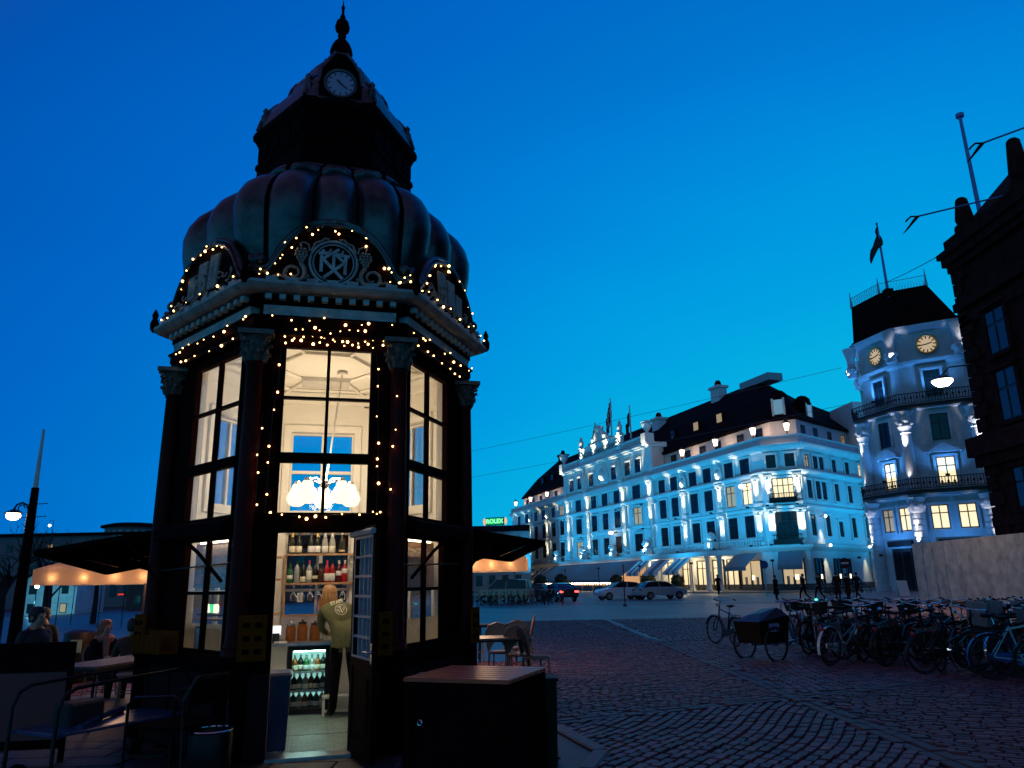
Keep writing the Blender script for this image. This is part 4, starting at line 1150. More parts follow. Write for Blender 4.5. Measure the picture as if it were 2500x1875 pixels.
# attic storey behind the parapet, lanterns on it
b = MB(); b.prism([(1.5, 2.5), (94.0, 2.5), (96.4, 4.6), (84, 32), (1.5, 32)], 18.0, 20.75); b.build('attic_wall', M('attic_stucco', (.74, .70, .66), .7, var=.06), hotel)
at = Matrix.Translation((0, 2.5, 0))
for x in (4, 8, 13, 17.5, 22, 27, 31.5, 70.5, 74.6, 78.6, 82.5, 87.8, 91.8):
    hwin(hotel, at, x, 18.7, 1.5, 1.55, None, sur=False)
ma = HFM(Vector((96.4, 4.6)), Vector((84, 32)))
for x in (1.6, 5, 9, 13, 17): hwin(hotel, ma, x, 18.75, 1.1, 1.4, 2 if x > 12 else None, sur=False)
def lantern(x, y, z):
    t = MB(); t.lathe([(.3, 0), (.08, .08), (.06, .5), (.25, .55)], (x, y, z), 6); t.lathe([(.5, 1.5), (.42, 1.6), (.15, 1.85), (.05, 2.1)], (x, y, z), 6)
    for i in range(6):
        a = i * PI / 3; t.cyl((x + .28 * math.cos(a), y + .28 * math.sin(a), z + .55), (x + .46 * math.cos(a), y + .46 * math.sin(a), z + 1.5), .025, n=4)
    p = t.build('lantern', mt_dsteel, hotel)
    MB().lathe([(.22, .57), (.38, 1.45), (.1, 1.48)], (x, y, z), 6).build('lantern_glass', E('warm_lantern_glass', (1, .72, .5), 5), p)
for x, y in ((2.5, .1), (12.6, .1), (22.6, .1), (76.8, .1), (85.4, .1), (93.6, .2), (97.3, 2.4)):
    lantern(x, y, 18.42)
    uplights.append((Vector((x, .9, 19.4)), Vector((x - .5, 2.5, 19.5)), -70))
# mansard roof with dormers, chimneys
b = MB()
e = [(1.0, 2.1), (94.2, 2.1), (96.9, 4.4), (84.3, 32.4), (1.0, 32.4)]
rg = [(-.2 + 2, 11.5), (79.5, 11.5), (80.5, 13.0), (72, 26), (2, 26)]
b.loft([[(x, y, 20.7) for x, y in e], [(x, y, 21.0) for x, y in e], [(x + (r_[0] - x) * .42, y + (r_[1] - y) * .42, 25.4) for (x, y), r_ in zip(e, rg)], [(x, y, 30.0) for x, y in rg]], True, True)
b.build('mansard_roof', mt_slate, hotel)
b = MB(); b.bb((77.0, 11, 29.5), (84, 13.5, 30.6)); b.build('roof_plant_room', M('pale_zinc', (.3, .4, .42), .5), hotel)
for x, y, z, mm in ((71.4, 11, 31.6, mt_hotel), (55.5, 9, 29.6, mt_hoteltrim), (6.2, 11, 31.0, mt_slate)):
    b = MB(); b.bb((x - 1.1, y - .8, 26), (x + 1.1, y + .8, z - .5)); b.bb((x - 1.35, y - 1.05, z - .5), (x + 1.35, y + 1.05, z - .1)); b.build('chimney', mm, hotel)
    MB().lathe([(.6, z - .1), (.5, z + .6), (.3, z + .9)], (x, y, 0), 8).build('chimney_pot', mt_slate, hotel)
for x, lit in ((68, None), (74.8, 2), (81, 1), (10, None), (16, None)):
    o = MB(); o.box((x, 4.35, 24.0), (1.5, .5, 1.5)); d = o.build('roof_window', mt_slate, hotel)
    MB().box((x, 4.07, 24.0), (1.2, .06, 1.2)).build('pane', mt_dimwin if lit else mt_dglass, d)
for x, y, rr in ((94.3, 4.0, 0.75), (92.6, 9.5, 1.98)):
    o = MB(); mm = Matrix.Translation((x, y, 22.6)) @ Matrix.Rotation(rr, 4, 'Z')
    o.box((0, .6, 0), (1.9, 2.2, 2.8), m=mm); o.lathe([(1.05, 0), (1.0, .4), (.6, .8), (.01, 1.0)], (0, .3, 1.4), 10, mm); d = o.build('dormer', mt_slate, hotel)
    MB().box((0, -.53, 0), (1.1, .06, 1.9), m=mm).build('pane', E('pale_blue_lit_pane', (.35, .7, .9), .28), d)
    q = MB()
    for sx in (-1, 1): q.box((sx * .7, -.54, 0), (.25, .12, 2.3), m=mm)
    q.build('dormer_frame', mt_hoteltrim, d)
# ground floor: porch columns, shop windows, awnings, planters, terrace
mt_gf = M('glowing_shop_interior', (.6, .5, .34), .6)
for x in (70.3, 74.4, 78.4, 82.0, 86.0, 88.6):
    b = MB(); b.lathe([(.42, 0), (.42, .3), (.33, .4), (.3, 4.0), (.4, 4.2), (.45, 4.35)], (x, -3, 0), 12); b.build('porch_column', mt_hoteltrim, hotel, smooth=40)
b = MB(); b.bb((69.5, -3.6, 4.36), (89.4, -.0, 4.98)); b.build('porch_beam', mt_hoteltrim, hotel)
for x in (72.3, 76.4, 80.2, 84.0, 87.3):
    f = MB(); f.bb((x - 1.3, -.25, .2), (x - 1.15, -.02, 4.0)); f.bb((x + 1.15, -.25, .2), (x + 1.3, -.02, 4.0)); f.bb((x - 1.15, -.25, 3.85), (x + 1.15, -.02, 4.0)); f.bb((x - .06, -.2, .2), (x + .06, -.02, 3.85)); f.bb((x - 1.15, -.2, 2.9), (x + 1.15, -.02, 3.0))
    w = f.build('glazed_door', mt_frame, hotel)
    MB().bb((x - 1.15, -.1, .2), (x + 1.15, -.03, 3.85)).build('pane', E('porch_glow', (1, .80, .48), .8), w)
def shopfront(m, x, w, lit):
    f = MB()
    for a in (-w / 2, w / 2 - .14): f.box((x + a + .07, -.1, 2.0), (.14, .2, 3.4), m=m)
    f.box((x, -.1, .35), (w - .28, .2, .14), m=m); f.box((x, -.1, 3.65), (w - .28, .2, .12), m=m)
    f.box((x, -.09, 2.0), (.07, .16, 3.0), m=m)
    o = f.build('shop_window', mt_frame, hotel)
    MB().box((x, -.05, 2.0), (w - .2, .06, 3.3), m=m).build('pane', lit, o)
    for i in range(3):      # goods and lamps just inside, seen as shapes
        MB().box((x + (i - 1) * w * .27, -.10, 1.1), (w * .12, .02, random.uniform(.8, 1.6)), m=m).build('display', M('display_goods', (.4, .28, .16), .7), o)
    MB().box((x + .3, -.12, 1.6), (.4, .03, .5), m=m).build('table_lamp', E('shop_lamp', (1, .85, .55), 3), o)
sg_ = E('shop_glow', (1, .72, .40), .55)
shopfront(HF, 91.0, 4.2, sg_); shopfront(HC_, 2.3, 2.6, sg_); shopfront(HS, 1.7, 2.0, mt_dglass); shopfront(HS, 6.5, 1.8, mt_dglass); shopfront(HS, 9.2, 1.6, mt_dglass)
def awning(m, x0, x1, z0, z1, d, mat, dy=0.0, stripes=0):
    b = MB()
    if stripes:
        n = stripes
    else: n = 1
    root = None
    for i in range(n):
        a = x0 + (x1 - x0) * i / n; c = x0 + (x1 - x0) * (i + 1) / n
        s = MB(); t = .04
        s.add([(a, dy, z1), (c, dy, z1), (c, dy - d, z0), (a, dy - d, z0), (a, dy, z1 - t), (c, dy, z1 - t), (c, dy - d, z0 - t), (a, dy - d, z0 - t), (a, dy - d, z0 - .45), (c, dy - d, z0 - .45), (c, dy - d + t, z0 - .45), (a, dy - d + t, z0 - .45), (a, dy - d + t, z0), (c, dy - d + t, z0)],
              [(0, 1, 2, 3), (7, 6, 5, 4), (0, 3, 7, 4), (1, 5, 6, 2), (3, 2, 9, 8), (8, 9, 10, 11), (11, 10, 13, 12)], m)
        mm = mat if not stripes else (mt_awnw if i % 2 == 0 else mt_awn)
        if root is None: root = s.build('awning', mm, hotel)
        else: s.build('awning_stripe', mm, root)
    return root
awning(HF, 27.5, 64.5, 1.75, 4.6, 4.6, mt_awn, -.75)
for a, c in ((68.6, 72.4), (74.0, 78.0), (79.4, 83.2)):
    awning(HF, a, c, 2.6, 4.3, 2.2, mt_awn, -3.65, 5 if a != 74.0 else 3)
awning(HF, 88.9, 93.4, 2.9, 4.5, 1.8, mt_awn, -.8); awning(HC_, .9, 3.7, 2.9, 4.5, 1.2, mt_awn, -.8)
for a, c in ((1.5, 6.5), (7.5, 12), (13, 18), (19, 25.5)):
    awning(HF, a, c, 2.3, 4.3, 2.6, mt_awn, -.75, 5)
for x in (2, 7, 12.5, 18.5, 26.3):
    b = MB(); b.lathe([(.4, 0), (.3, .2), (.3, 2.2)], (x, -3.2, 0), 10); b.build('terrace_column', mt_hoteltrim, hotel, smooth=40)
    uplights.append((Vector((x, -2.4, 3.6)), Vector((x + .3, -3.4, 1.0)), 160))
b = MB(); b.bb((1, -.12, .4), (26.5, -.02, 3.4)); b.build('glazed_front', mt_dimwin, hotel)
# terrace under the big awning: warm row of bulbs, glowing wall, hedge boxes
b = MB(); b.bb((28, -.14, .3), (64, -.02, 3.6)); b.build('glazed_front', E('terrace_glow', (1, .55, .26), .42), hotel)
tb = MB().ball((0, 0, 0), .16, 6).mesh('terrace_bulb', E('terrace_bulb', (1, .8, .55), 12))
for i in range(34): link('terrace_bulb', tb, hotel, loc=(28.5 + i * 1.07, -5.2, 1.22 + random.uniform(-.05, .05)))
for i in range(9): MB().box((29.5 + i * 4.1, -5.4, .4), (3.4, .5, .8)).build('planter_box', M('planter_blue', (.08, .12, .15), .7), hotel)
for x in (84.4, 66.7, 55.1, 42.8, 30.5):       # big balcony vases
    b = MB(); b.box((x, -1.2, 5.75), (2.0 if x > 60 else 1.7, .9, .9)); b.build('balcony_pedestal', mt_hoteltrim, hotel)
    b = MB(); b.lathe([(.3, 6.2), (.25, 6.35), (.7, 6.75), (.75, 7.05), (.55, 7.1), (.6, 7.3), (.1, 7.6)], (x, -1.2, 0), 10); b.build('balcony_urn', mt_hoteltrim, hotel, smooth=50)
    uplights.append((Vector((x, -2.2, 5.3)), Vector((x, -1.2, 6.5)), 60))
b = MB(); b.bb((68, -.72, 6.05), (94.5, -.62, 6.2)); b.build('balcony_rail', mt_hoteltrim, hotel)
bm = MB().lathe([(.12, 5.35), (.07, 5.5), (.13, 5.75), (.07, 6.05)], n=5).mesh('baluster', mt_hoteltrim, 60)
for i in range(52): link('baluster', bm, hotel, loc=(68.3 + i * .5, -.67, 0))
for z in (5.4, 10.3):       # dark iron balconies on the chamfer
    b = MB()
    for i in range(12): b.box((.6 + i * .28, -.8, z + .5), (.05, .05, 1.0), m=HC_)
    b.box((2.1, -.8, z + 1.02), (3.3, .08, .08), m=HC_); b.box((2.1, -.45, z), (3.3, .9, .12), m=HC_); b.box((2.1, -.8, z + .3), (3.2, .02, .5), m=HC_)
    b.build('iron_balcony', mt_dsteel, hotel)
for x, z, p in ((3.2, 8.6, 240), (3.6, 5.2, 200), (14.5, 5.2, 160)):      # wall lamps on the side street
    b = MB(); b.tube([HS @ Vector((x, -.02, z)), HS @ Vector((x, -.7, z + .1))], .04, 5); o = b.build('wall_lamp', mt_dsteel, hotel)
    MB().ball(HS @ Vector((x, -.85, z)), .17, 8).build('lamp_glass', E('wall_lamp_glass', (1, .85, .65), 5), o)
    uplights.append((HS @ Vector((x, -.85, z - .3)), HS @ Vector((x, -.2, z - 3)), p * .4))
for m_, p_ in ((HF, (54.3, 9.4)), (HF, (91.9, 12.7))):
    b = MB(); b.tube([(p_[0], -.1, p_[1]), (p_[0], -.8, p_[1] + .1)], .05, 5); o = b.build('wall_lamp', mt_dsteel, hotel); MB().ball((p_[0], -1.0, p_[1]), .42, 8, sz=.7).build('lamp_glass', E('wall_lamp_glass', (1, .85, .65), 4), o)
for i, (p, q, e_) in enumerate(uplights):
    if e_ < 0:
        ld = bpy.data.lights.new('lantern_light', 'POINT'); ld.energy = -e_; ld.shadow_soft_size = .25; ld.color = (1, .66, .42)
    else:
        ld = bpy.data.lights.new('uplight_beam', 'SPOT'); ld.energy = e_ * (10.5 if e_ == 150 else 6.5); ld.spot_size = R(40 if e_ == 150 else 46); ld.spot_blend = 1.0; ld.shadow_soft_size = .12
        ld.color = (1, .92, .58)
    o = bpy.data.objects.new(ld.name, ld); COL.objects.link(o); o.parent = hotel
    o.location = p
    o.rotation_euler = (q - p).to_track_quat('-Z', 'Y').to_euler()
# cool floodlights on slim posts, added because sky light leaves the walls dark
added_flood_spots = [(HF, 6 + i * 12.6, -10.5, 14.5, 4600) for i in range(8)] + [(HC_, 2.1, -10, 14, 2900), (HS, 5.5, -9, 13.5, 3300), (HS, 15, -9, 13.5, 3300)]
for m_, x, y, zt, e_ in added_flood_spots:
    p = m_ @ Vector((x, y, 3.4)); q = m_ @ Vector((x, 0, zt))
    b = MB(); b.tube([(p.x, p.y, 0), (p.x, p.y, 3.3)], .05, 5); b.box((p.x, p.y, 3.35), (.35, .25, .22)); b.build('added_floodlight', mt_dsteel, hotel)
    ld = bpy.data.lights.new('added_flood_beam', 'SPOT'); ld.energy = e_; ld.spot_size = R(118); ld.spot_blend = 1.0; ld.shadow_soft_size = .5; ld.color = (.01, .47, 1)
    o = bpy.data.objects.new('added_flood_beam', ld); COL.objects.link(o); o.parent = hotel; o.location = p + Vector((0, 0, .25))
    o.rotation_euler = (q - p).to_track_quat('-Z', 'Y').to_euler()
# porch glow
for x in (71, 78, 85):
    ld = bpy.data.lights.new('porch_light', 'POINT'); ld.energy = 260; ld.color = (1, .80, .5); ld.shadow_soft_size = .3
    o = bpy.data.objects.new('porch_light', ld); COL.objects.link(o); o.parent = hotel; o.location = (x, -2.0, 3.7)
for x in (33, 45, 57):
    ld = bpy.data.lights.new('terrace_light', 'POINT'); ld.energy = 120; ld.color = (1, .6, .3); ld.shadow_soft_size = .4
    o = bpy.data.objects.new('terrace_light', ld); COL.objects.link(o); o.parent = hotel; o.location = (x, -3.0, 2.2)
# flags on the centre block
mt_pole = M('white_flagpole', (.75, .75, .75), .4)
mt_fred = M('flag_red', (.35, .012, .03), .8); mt_fwhite = M('flag_white', (.7, .7, .7), .8); mt_fdark = M('dark_flag', (.02, .015, .02), .8)
def hflag(x, zt, label, danish, h=1.0, zb=25.5):
    t = empty('flagpole', HM @ Vector((x, 3, 0)), label, 'flag', 'flags on the hotel roof', rz=HROT)
    MB().tube([(0, 0, zb), (0, 0, zt)], [.17, .1], 6).build('pole', mt_pole, t); MB().ball((0, 0, zt + .12), .16, 6).build('finial', mt_pole, t)
    def cloth(x0, x1, z0, z1, mat, nm):
        b = MB(); n = 8; r0 = []; r1 = []
        for th in (0, .05):
            r0.append([( -(x0 + (x1 - x0) * i / n) * .42, .22 * math.sin(i * 1.3 + x0) + th, z0 - (x0 + (x1 - x0) * i / n) * .8) for i in range(n + 1)])
            r1.append([( -(x0 + (x1 - x0) * i / n) * .42, .22 * math.sin(i * 1.3 + x0) + th, z1 - (x0 + (x1 - x0) * i / n) * .8) for i in range(n + 1)])
        b.loft([r0[0], r1[0], r1[1], r0[1], r0[0]], closed=False)
        return b.build(nm, mat, t, smooth=60)
    w, hh = 3.6 * h, 2.4 * h; z = zt - .2
    if danish:
        cloth(0, w * .35, z - hh * .42, z, mt_fred, 'flag_field'); cloth(0, w * .35, z - hh, z - hh * .58, mt_fred, 'flag_field'); cloth(w * .5, w, z - hh * .42, z, mt_fred, 'flag_field'); cloth(w * .5, w, z - hh, z - hh * .58, mt_fred, 'flag_field')
        cloth(w * .35, w * .5, z - hh, z, mt_fwhite, 'flag_cross'); cloth(0, w * .35, z - hh * .58, z - hh * .42, mt_fwhite, 'flag_cross'); cloth(w * .5, w, z - hh * .58, z - hh * .42, mt_fwhite, 'flag_cross')
    else: cloth(0, w, z - hh, z, mt_fdark, 'flag_cloth')
hflag(48.6, 34.2, 'tallest red and white flag in the middle of the hotel roof', True, 1.25)
hflag(41.6, 31.0, 'red and white flag left of the hotel crest', True, 1.0)
hflag(56.0, 31.2, 'dark flag right of the hotel crest', False, 1.0)
# white block behind the hotel side wing
wb = empty('side_block', (0, 0, 0), 'plain white windowless block rising behind the hotel side wing', 'building')
b = MB(); b.prism([(86.5, 19), (92.6, 17.5), (94, 30), (86.5, 30)], -.3, 24.6, m=HM); b.build('block_wall', mt_hotel, wb)
f = MB().bb((-.5, -.1, 0), (.5, 0, 2.4)); q = HM @ HFM(Vector((92.6, 17.5)), Vector((94, 30))) @ Matrix.Translation((2.6, -.02, 19.3)); o = xf(f, q).build('window', mt_dimwin, wb)
# ------------------------------------------------------------------ corner tower building with clocks
TE = Vector((38.75, 74.0))
a1, a2 = R(-76), R(-30)
TS = 5.8
d1 = Vector((math.cos(a1), math.sin(a1))); d2 = Vector((math.cos(a2), math.sin(a2)))
TL_ = TE - d1 * TS; TR_ = TE + d2 * TS
d3 = Vector((math.cos(R(15)), math.sin(R(15)))); d0 = Vector((math.cos(R(-121)), math.sin(R(-121))))
TQ = [TL_ - d0 * TS, TL_, TE, TR_, TR_ + d3 * TS]
cen = TE + Vector((-d1.y, d1.x)) * 0 + (Vector((math.cos(R(37)), math.sin(R(37)))) * 8.0)
BK = [TQ[4] + Vector((6, 10)), TQ[0] + Vector((12, 6))]
tower = empty('corner_tower', (TE.x, TE.y, 0), 'white corner building with two gold clocks, dark mansard roof and iron balconies', 'building')
tower.scale = (1, 1, 1.025)
TM = Matrix.Translation((-TE.x, -TE.y, 0))
mt_stone = M('pale_sandstone', (.52, .54, .58), .7, var=.14, scale=1.2, bump=.2, bscale=8)
def tpoly(d, sc=1.0):
    P = TQ + BK; n = len(P); r = []
    for k in range(n):
        a, b_, c = P[k - 1], P[k], P[(k + 1) % n]
        t1 = (b_ - a).normalized(); t2 = (c - b_).normalized()
        n1 = Vector((t1.y, -t1.x)); n2 = Vector((t2.y, -t2.x)); bis = (n1 + n2).normalized()
        q = b_ + bis * (d / bis.dot(n1)); c_ = TL_.lerp(TE, .22); r.append((c_ + (q - c_) * sc))
    return r
def TFM(k):
    a, c = TQ[k], TQ[k + 1]; t = (c - a).normalized()
    m = Matrix.Identity(4); m.col[0][:3] = (t.x, t.y, 0); m.col[1][:3] = (-t.y, t.x, 0); m.col[3][:3] = (a.x, a.y, 0)
    return TM @ m
def tloft(name, prof, mat, cap=False):
    b = MB(); b.loft([[(q.x - TE.x, q.y - TE.y, p[1]) for q in tpoly(p[0], p[2] if len(p) > 2 else 1)] for p in prof], False, cap)
    return b.build(name, mat, tower)
tloft('tower_wall', [(0, -.3), (0, 8.6), (.4, 8.7), (.45, 9.0), (0, 9.05), (0, 16.8), (.4, 16.9), (.5, 17.2), (-.25, 17.25), (-.25, 21.2), (.1, 21.4), (.25, 21.7), (-.3, 21.75), (-.3, 24.6), (.3, 24.9), (.5, 25.2), (.1, 25.25)], mt_stone, True)
sight = Vector((.45, .89))
RP = [TL_, TE, TR_, TR_ + sight * 6, TL_ + sight * 6]
def roofring(out, z, inset):
    c_ = TL_.lerp(TE, .3) + sight * 1.2
    return [(c_.x + (q.x - c_.x) * (1 - inset) + (q - (TE + sight * 3)).normalized().x * out - TE.x, c_.y + (q.y - c_.y) * (1 - inset) + (q - (TE + sight * 3)).normalized().y * out - TE.y, z) for q in RP]
b = MB(); b.loft([roofring(.25, 25.25, 0), roofring(.25, 25.5, 0), roofring(.0, 25.6, .0), roofring(0, 29.5, .24)], False, True); b.build('mansard_roof', mt_slate, tower)
mt_brass = M('gold_clock_ring', (.7, .45, .16), .35, .6)
mt_rail = M('tower_iron', (.012, .011, .013), .5, .3)
tl = []
for k in (0, 1, 2, 3):
    m = TFM(k); c = TS / 2
    def tw(x, z, w, h, lit=None):
        hwin(tower, m, x, z, w, h, lit, 'cross', sur=False)
        b = MB()
        for sx in (-1, 1): b.box((x + sx * (w / 2 + .12), -.1, z + h / 2), (.24, .2, h + .3), m=m)
        b.box((x, -.13, z + h + .12), (w + .6, .26, .22), m=m)
        b.build('window_surround', mt_stone, tower)
    for x in (c - 1.15, c + 1.15): tw(x, 5.6, 1.5, 2.2, 1 if (k == 2 or x > c) else 2)
    tw(c, 9.7, 1.6, 2.5, 1); tw(c, 13.8, 1.55, 2.5, None); tw(c, 18.2, 1.45, 2.4, None)
    # pediments over the lit windows
    b = MB()
    if k % 2 == 0: b.prism([(-1.6, 0), (1.6, 0), (0, .9)], 0, .5, m=m @ Matrix.Translation((c, 0, 12.6)) @ UPR)
    else: b.prism([(-1.6, 0), (1.6, 0), (1.3, .5), (.7, .85), (0, .95), (-.7, .85), (-1.3, .5)], 0, .5, m=m @ Matrix.Translation((c, 0, 12.6)) @ UPR)
    b.build('window_pediment', mt_stone, tower)
    # clock
    b = MB(); b.cyl(m @ Vector((c, .3, 23.2)), m @ Vector((c, .12, 23.2)), 1.12, n=24); ck = b.build('clock', mt_stone, tower)
    b = MB(); b.tube([m @ Vector((c + .92 * math.cos(i * .2618), .1, 23.2 + .92 * math.sin(i * .2618))) for i in range(24)], .13, 6, True); b.build('clock_ring', mt_brass, ck, smooth=60)
    MB().cyl(m @ Vector((c, .12, 23.2)), m @ Vector((c, .09, 23.2)), .86, n=24).build('clock_face', E('gilded_clock_face', (1, .72, .42), .5), ck)
    b = MB()
    for j in range(12):
        a = j * PI / 6; b.box((0, 0, 0), (.1, .04, .26), m=m @ Matrix.Translation((c + .68 * math.sin(a), .07, 23.2 + .68 * math.cos(a))) @ Matrix.Rotation(a, 4, 'Y'))
    for a, l_ in ((R(-95), .75), (R(75), .5)): b.box((0, 0, l_ / 2), (.1, .04, l_), m=m @ Matrix.Translation((c, .05, 23.2)) @ Matrix.Rotation(a, 4, 'Y'))
    b.build('clock_hands', mt_rail, ck)
    # shop door and ground floor
    b = MB(); b.box((c, -.06, 2.0), (2.6, .12, 4.0), m=m); d = b.build('shop_door', mt_frame, tower)
    for x in (-.65, .65): MB().box((c + x, -.13, 2.0), (1.0, .03, 3.4), m=m).build('pane', mt_dglass, d)
    MB().box((c, -.16, 4.45), (3.2, .32, .5), m=m).build('shop_fascia', mt_rail, tower)
# columns at the corners: rusticated below, smooth with figured capitals above
for k, q in enumerate(tpoly(.25)[:5]):
    x, y = q.x - TE.x, q.y - TE.y
    b = MB(); prof = [(.75, -.2), (.75, .5)]
    z = .55
    while z < 7.0: prof += [(.6, z), (.62, z + .45), (.54, z + .48), (.54, z + .53)]; z += .55
    b.lathe(prof + [(.6, 7.1), (.75, 7.3), (.85, 7.9), (.7, 8.1), (.9, 8.55)], (x, y, 0), 14); b.build('rusticated_column', mt_stone, tower, smooth=30)
    b = MB(); b.ball((x, y, 7.7), .75, 8); 
    for j in range(6): b.ball((x + .65 * math.cos(j * 1.05), y + .65 * math.sin(j * 1.05), 7.75), .3, 6)
    b.build('carved_capital', mt_stone, tower, smooth=60)
    b = MB(); b.lathe([(.7, 9.0), (.7, 9.5), (.52, 9.7), (.5, 12), (.45, 14.6), (.55, 14.7)], (x, y, 0), 14); b.build('column', mt_stone, tower, smooth=40)
    b = MB(); b.lathe([(.45, 14.7), (.6, 15.1), (.7, 15.3), (.55, 15.5), (.75, 15.9), (.6, 16.2), (.85, 16.7)], (x, y, 0), 12)
    for j in range(7): b.ball((x + .6 * math.cos(j * .9), y + .6 * math.sin(j * .9), 15.6 + .25 * (j % 2)), .28, 6)
    b.build('carved_capital', mt_stone, tower, smooth=60)
    b = MB(); b.lathe([(.55, 21.75), (.5, 22.3), (.7, 22.6), (.4, 22.9), (.4, 23.6), (.55, 24.2), (.75, 24.9)], (x - .2, y + .2, 0), 10)
    for j in range(5): b.ball((x - .2 + .5 * math.cos(j * 1.25), y + .2 + .5 * math.sin(j * 1.25), 22.4), .25, 6)
    b.build('corner_bracket', mt_stone, tower, smooth=60)
    o2 = tpoly(1.05)[k]; ox, oy = o2.x - TE.x, o2.y - TE.y
    for z0, z1, e_ in ((4.2, 7.6, 260), (5.6, 7.4, 90), (13.0, 15.6, 330), (10.0, 13.5, 110), (22.0, 23.6, 130)):
        tl.append((Vector((ox, oy, z0)), Vector((x, y, z1)), e_))
def trail(z, d, name):
    P = [(q.x - TE.x, q.y - TE.y) for q in tpoly(d)[:5]]
    root = MB()
    for (x0, y0), (x1, y1) in zip(P, P[1:]):
        root.tube([(x0, y0, z + 1.05), (x1, y1, z + 1.05)], .05, 4); root.tube([(x0, y0, z + .12), (x1, y1, z + .12)], .04, 4)
    root.loft([[(x, y, z - .3) for x, y in P], [(x, y, z) for x, y in P]], closed=False)
    P0 = [(q.x - TE.x, q.y - TE.y) for q in tpoly(0)[:5]]
    root.loft([[(x, y, z - .3) for x, y in P], [(x, y, z - .31) for x, y in P0]], closed=False); root.loft([[(x, y, z) for x, y in P], [(x, y, z + .01) for x, y in P0]], closed=False)
    o = root.build(name, mt_rail, tower)
    for (x0, y0), (x1, y1) in zip(P, P[1:]):
        n = 26; L_ = math.hypot(x1 - x0, y1 - y0); b = MB()
        for i in range(n + 1):
            f = i / n; x, y = x0 + (x1 - x0) * f, y0 + (y1 - y0) * f
            b.box((x, y, z + .58), (.05, .05, .95))
            if i % 2: b.ball((x, y, z + .6), .13, 5)
        b.build('railing_bars', mt_rail, o)
trail(9.2, 1.1, 'balcony'); trail(17.3, 1.05, 'balcony')
for p, q, e_ in tl:
    ld = bpy.data.lights.new('column_uplight', 'SPOT'); ld.energy = e_ * 2.3; ld.spot_size = R(48); ld.spot_blend = .8; ld.shadow_soft_size = .1; ld.color = (1, .90, .86)
    o = bpy.data.objects.new(ld.name, ld); COL.objects.link(o); o.parent = tower; o.location = p; o.rotation_euler = (q - p).to_track_quat('-Z', 'Y').to_euler()
for k, e_ in ((0, 600), (1, 680), (2, 420)):      # invented cool floodlights, added to brighten each tower face
    m = TFM(k)
    for z in (3.4, 10.4, 18.4):
        p = m @ Vector((TS / 2, -2.6 if z < 5 else -1.0, z)); b = MB(); b.box((0, 0, 0), (.3, .25, .2)); b.build('added_floodlight', mt_dsteel, tower, loc=p)
        ld = bpy.data.lights.new('added_flood_beam', 'SPOT'); ld.energy = e_; ld.spot_size = R(150); ld.spot_blend = .9; ld.shadow_soft_size = .2; ld.color = (.06, .34, 1)
        o = bpy.data.objects.new('added_flood_beam', ld); COL.objects.link(o); o.parent = tower; o.location = p + Vector((0, 0, .2)); o.rotation_euler = ((m @ Vector((TS / 2, 0, z + 5))) - p).to_track_quat('-Z', 'Y').to_euler()
# pale cresting on the roof and the flagpole
P = [(q[0], q[1]) for q in roofring(0, 29.5, .24)]
mt_crest = M('verdigris_cresting', (.25, .5, .55), .5, .3)
b = MB()
for (x0, y0), (x1, y1) in zip(P, P[1:] + P[:1]):
    b.tube([(x0, y0, 30.5), (x1, y1, 30.5)], .035, 4)
    n = 16
    for i in range(n):
        f, g = i / n, (i + 1) / n
        b.tube([(x0 + (x1 - x0) * f, y0 + (y1 - y0) * f, 29.5), (x0 + (x1 - x0) * (f + g) / 2, y0 + (y1 - y0) * (f + g) / 2, 30.5), (x0 + (x1 - x0) * g, y0 + (y1 - y0) * g, 29.5)], .025, 3)
    b.tube([(x0, y0, 29.4), (x0, y0, 31.2)], [.16, .03], 5)
b.build('roof_cresting', mt_crest, tower)
mt_bluepole = M('blue_grey_pole', (.12, .2, .5), .4)
t = empty('flagpole', (39.3, 74.0, 0.1), 'pole with drooping dark flag on top of the clock tower roof', 'flag')
MB().tube([(0, .6, 29.4), (-.1, .6, 37.7)], [.16, .09], 6).build('pole', mt_bluepole, t); MB().ball((-.1, .6, 37.8), .14, 6).build('finial', mt_bluepole, t); MB().box((0, .6, 29.9), (.8, .8, .8)).build('pole_base', mt_slate, t)
b = MB(); rows = []
for i in range(9):
    z = 37.3 - i * .5; w = (.25, .5, .75, 1.0, 1.05, .75, .6, .5, .35)[i]; sh = (0, -.12, -.25, -.35, -.5, -.65, -.85, -1.05, -1.2)[i]
    rows.append([(-.15 + sh + w * .5 * math.cos(j * 1.257) + (.3 if i > 1 and i < 5 else 0), .6 + .18 * math.sin(j * 1.257 + i), z) for j in range(5)])
b.loft(rows, True, True); b.build('flag_cloth', mt_fdark, t, smooth=70)
# ------------------------------------------------------------------ dark ornate building at the right edge
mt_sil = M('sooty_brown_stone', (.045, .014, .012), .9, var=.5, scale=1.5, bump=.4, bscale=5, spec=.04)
db = empty('dark_building', (32, 52, 0), 'dark ornate stone building at the right edge, facade in shade with roof obelisks', 'building')
DM = Matrix.Translation((-32, -52, 0))
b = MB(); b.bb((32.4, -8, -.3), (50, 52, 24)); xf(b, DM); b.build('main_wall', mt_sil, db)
for i, (z0, z1, d) in enumerate(((8.6, 9.3, .7), (9.3, 10.6, 1.1), (18.6, 19.4, .2), (19.8, 20.4, .45), (22.8, 23.3, .4), (23.3, 23.9, .7), (23.9, 24.3, .95), (24.3, 25.3, .35), (4.6, 5.2, .3))):
    b = MB(); b.bb((32.4 - d, -8, z0), (33.4, 52 + d * .3, z1 - .004)); xf(b, DM); b.build('cornice', mt_sil, db)
b = MB()
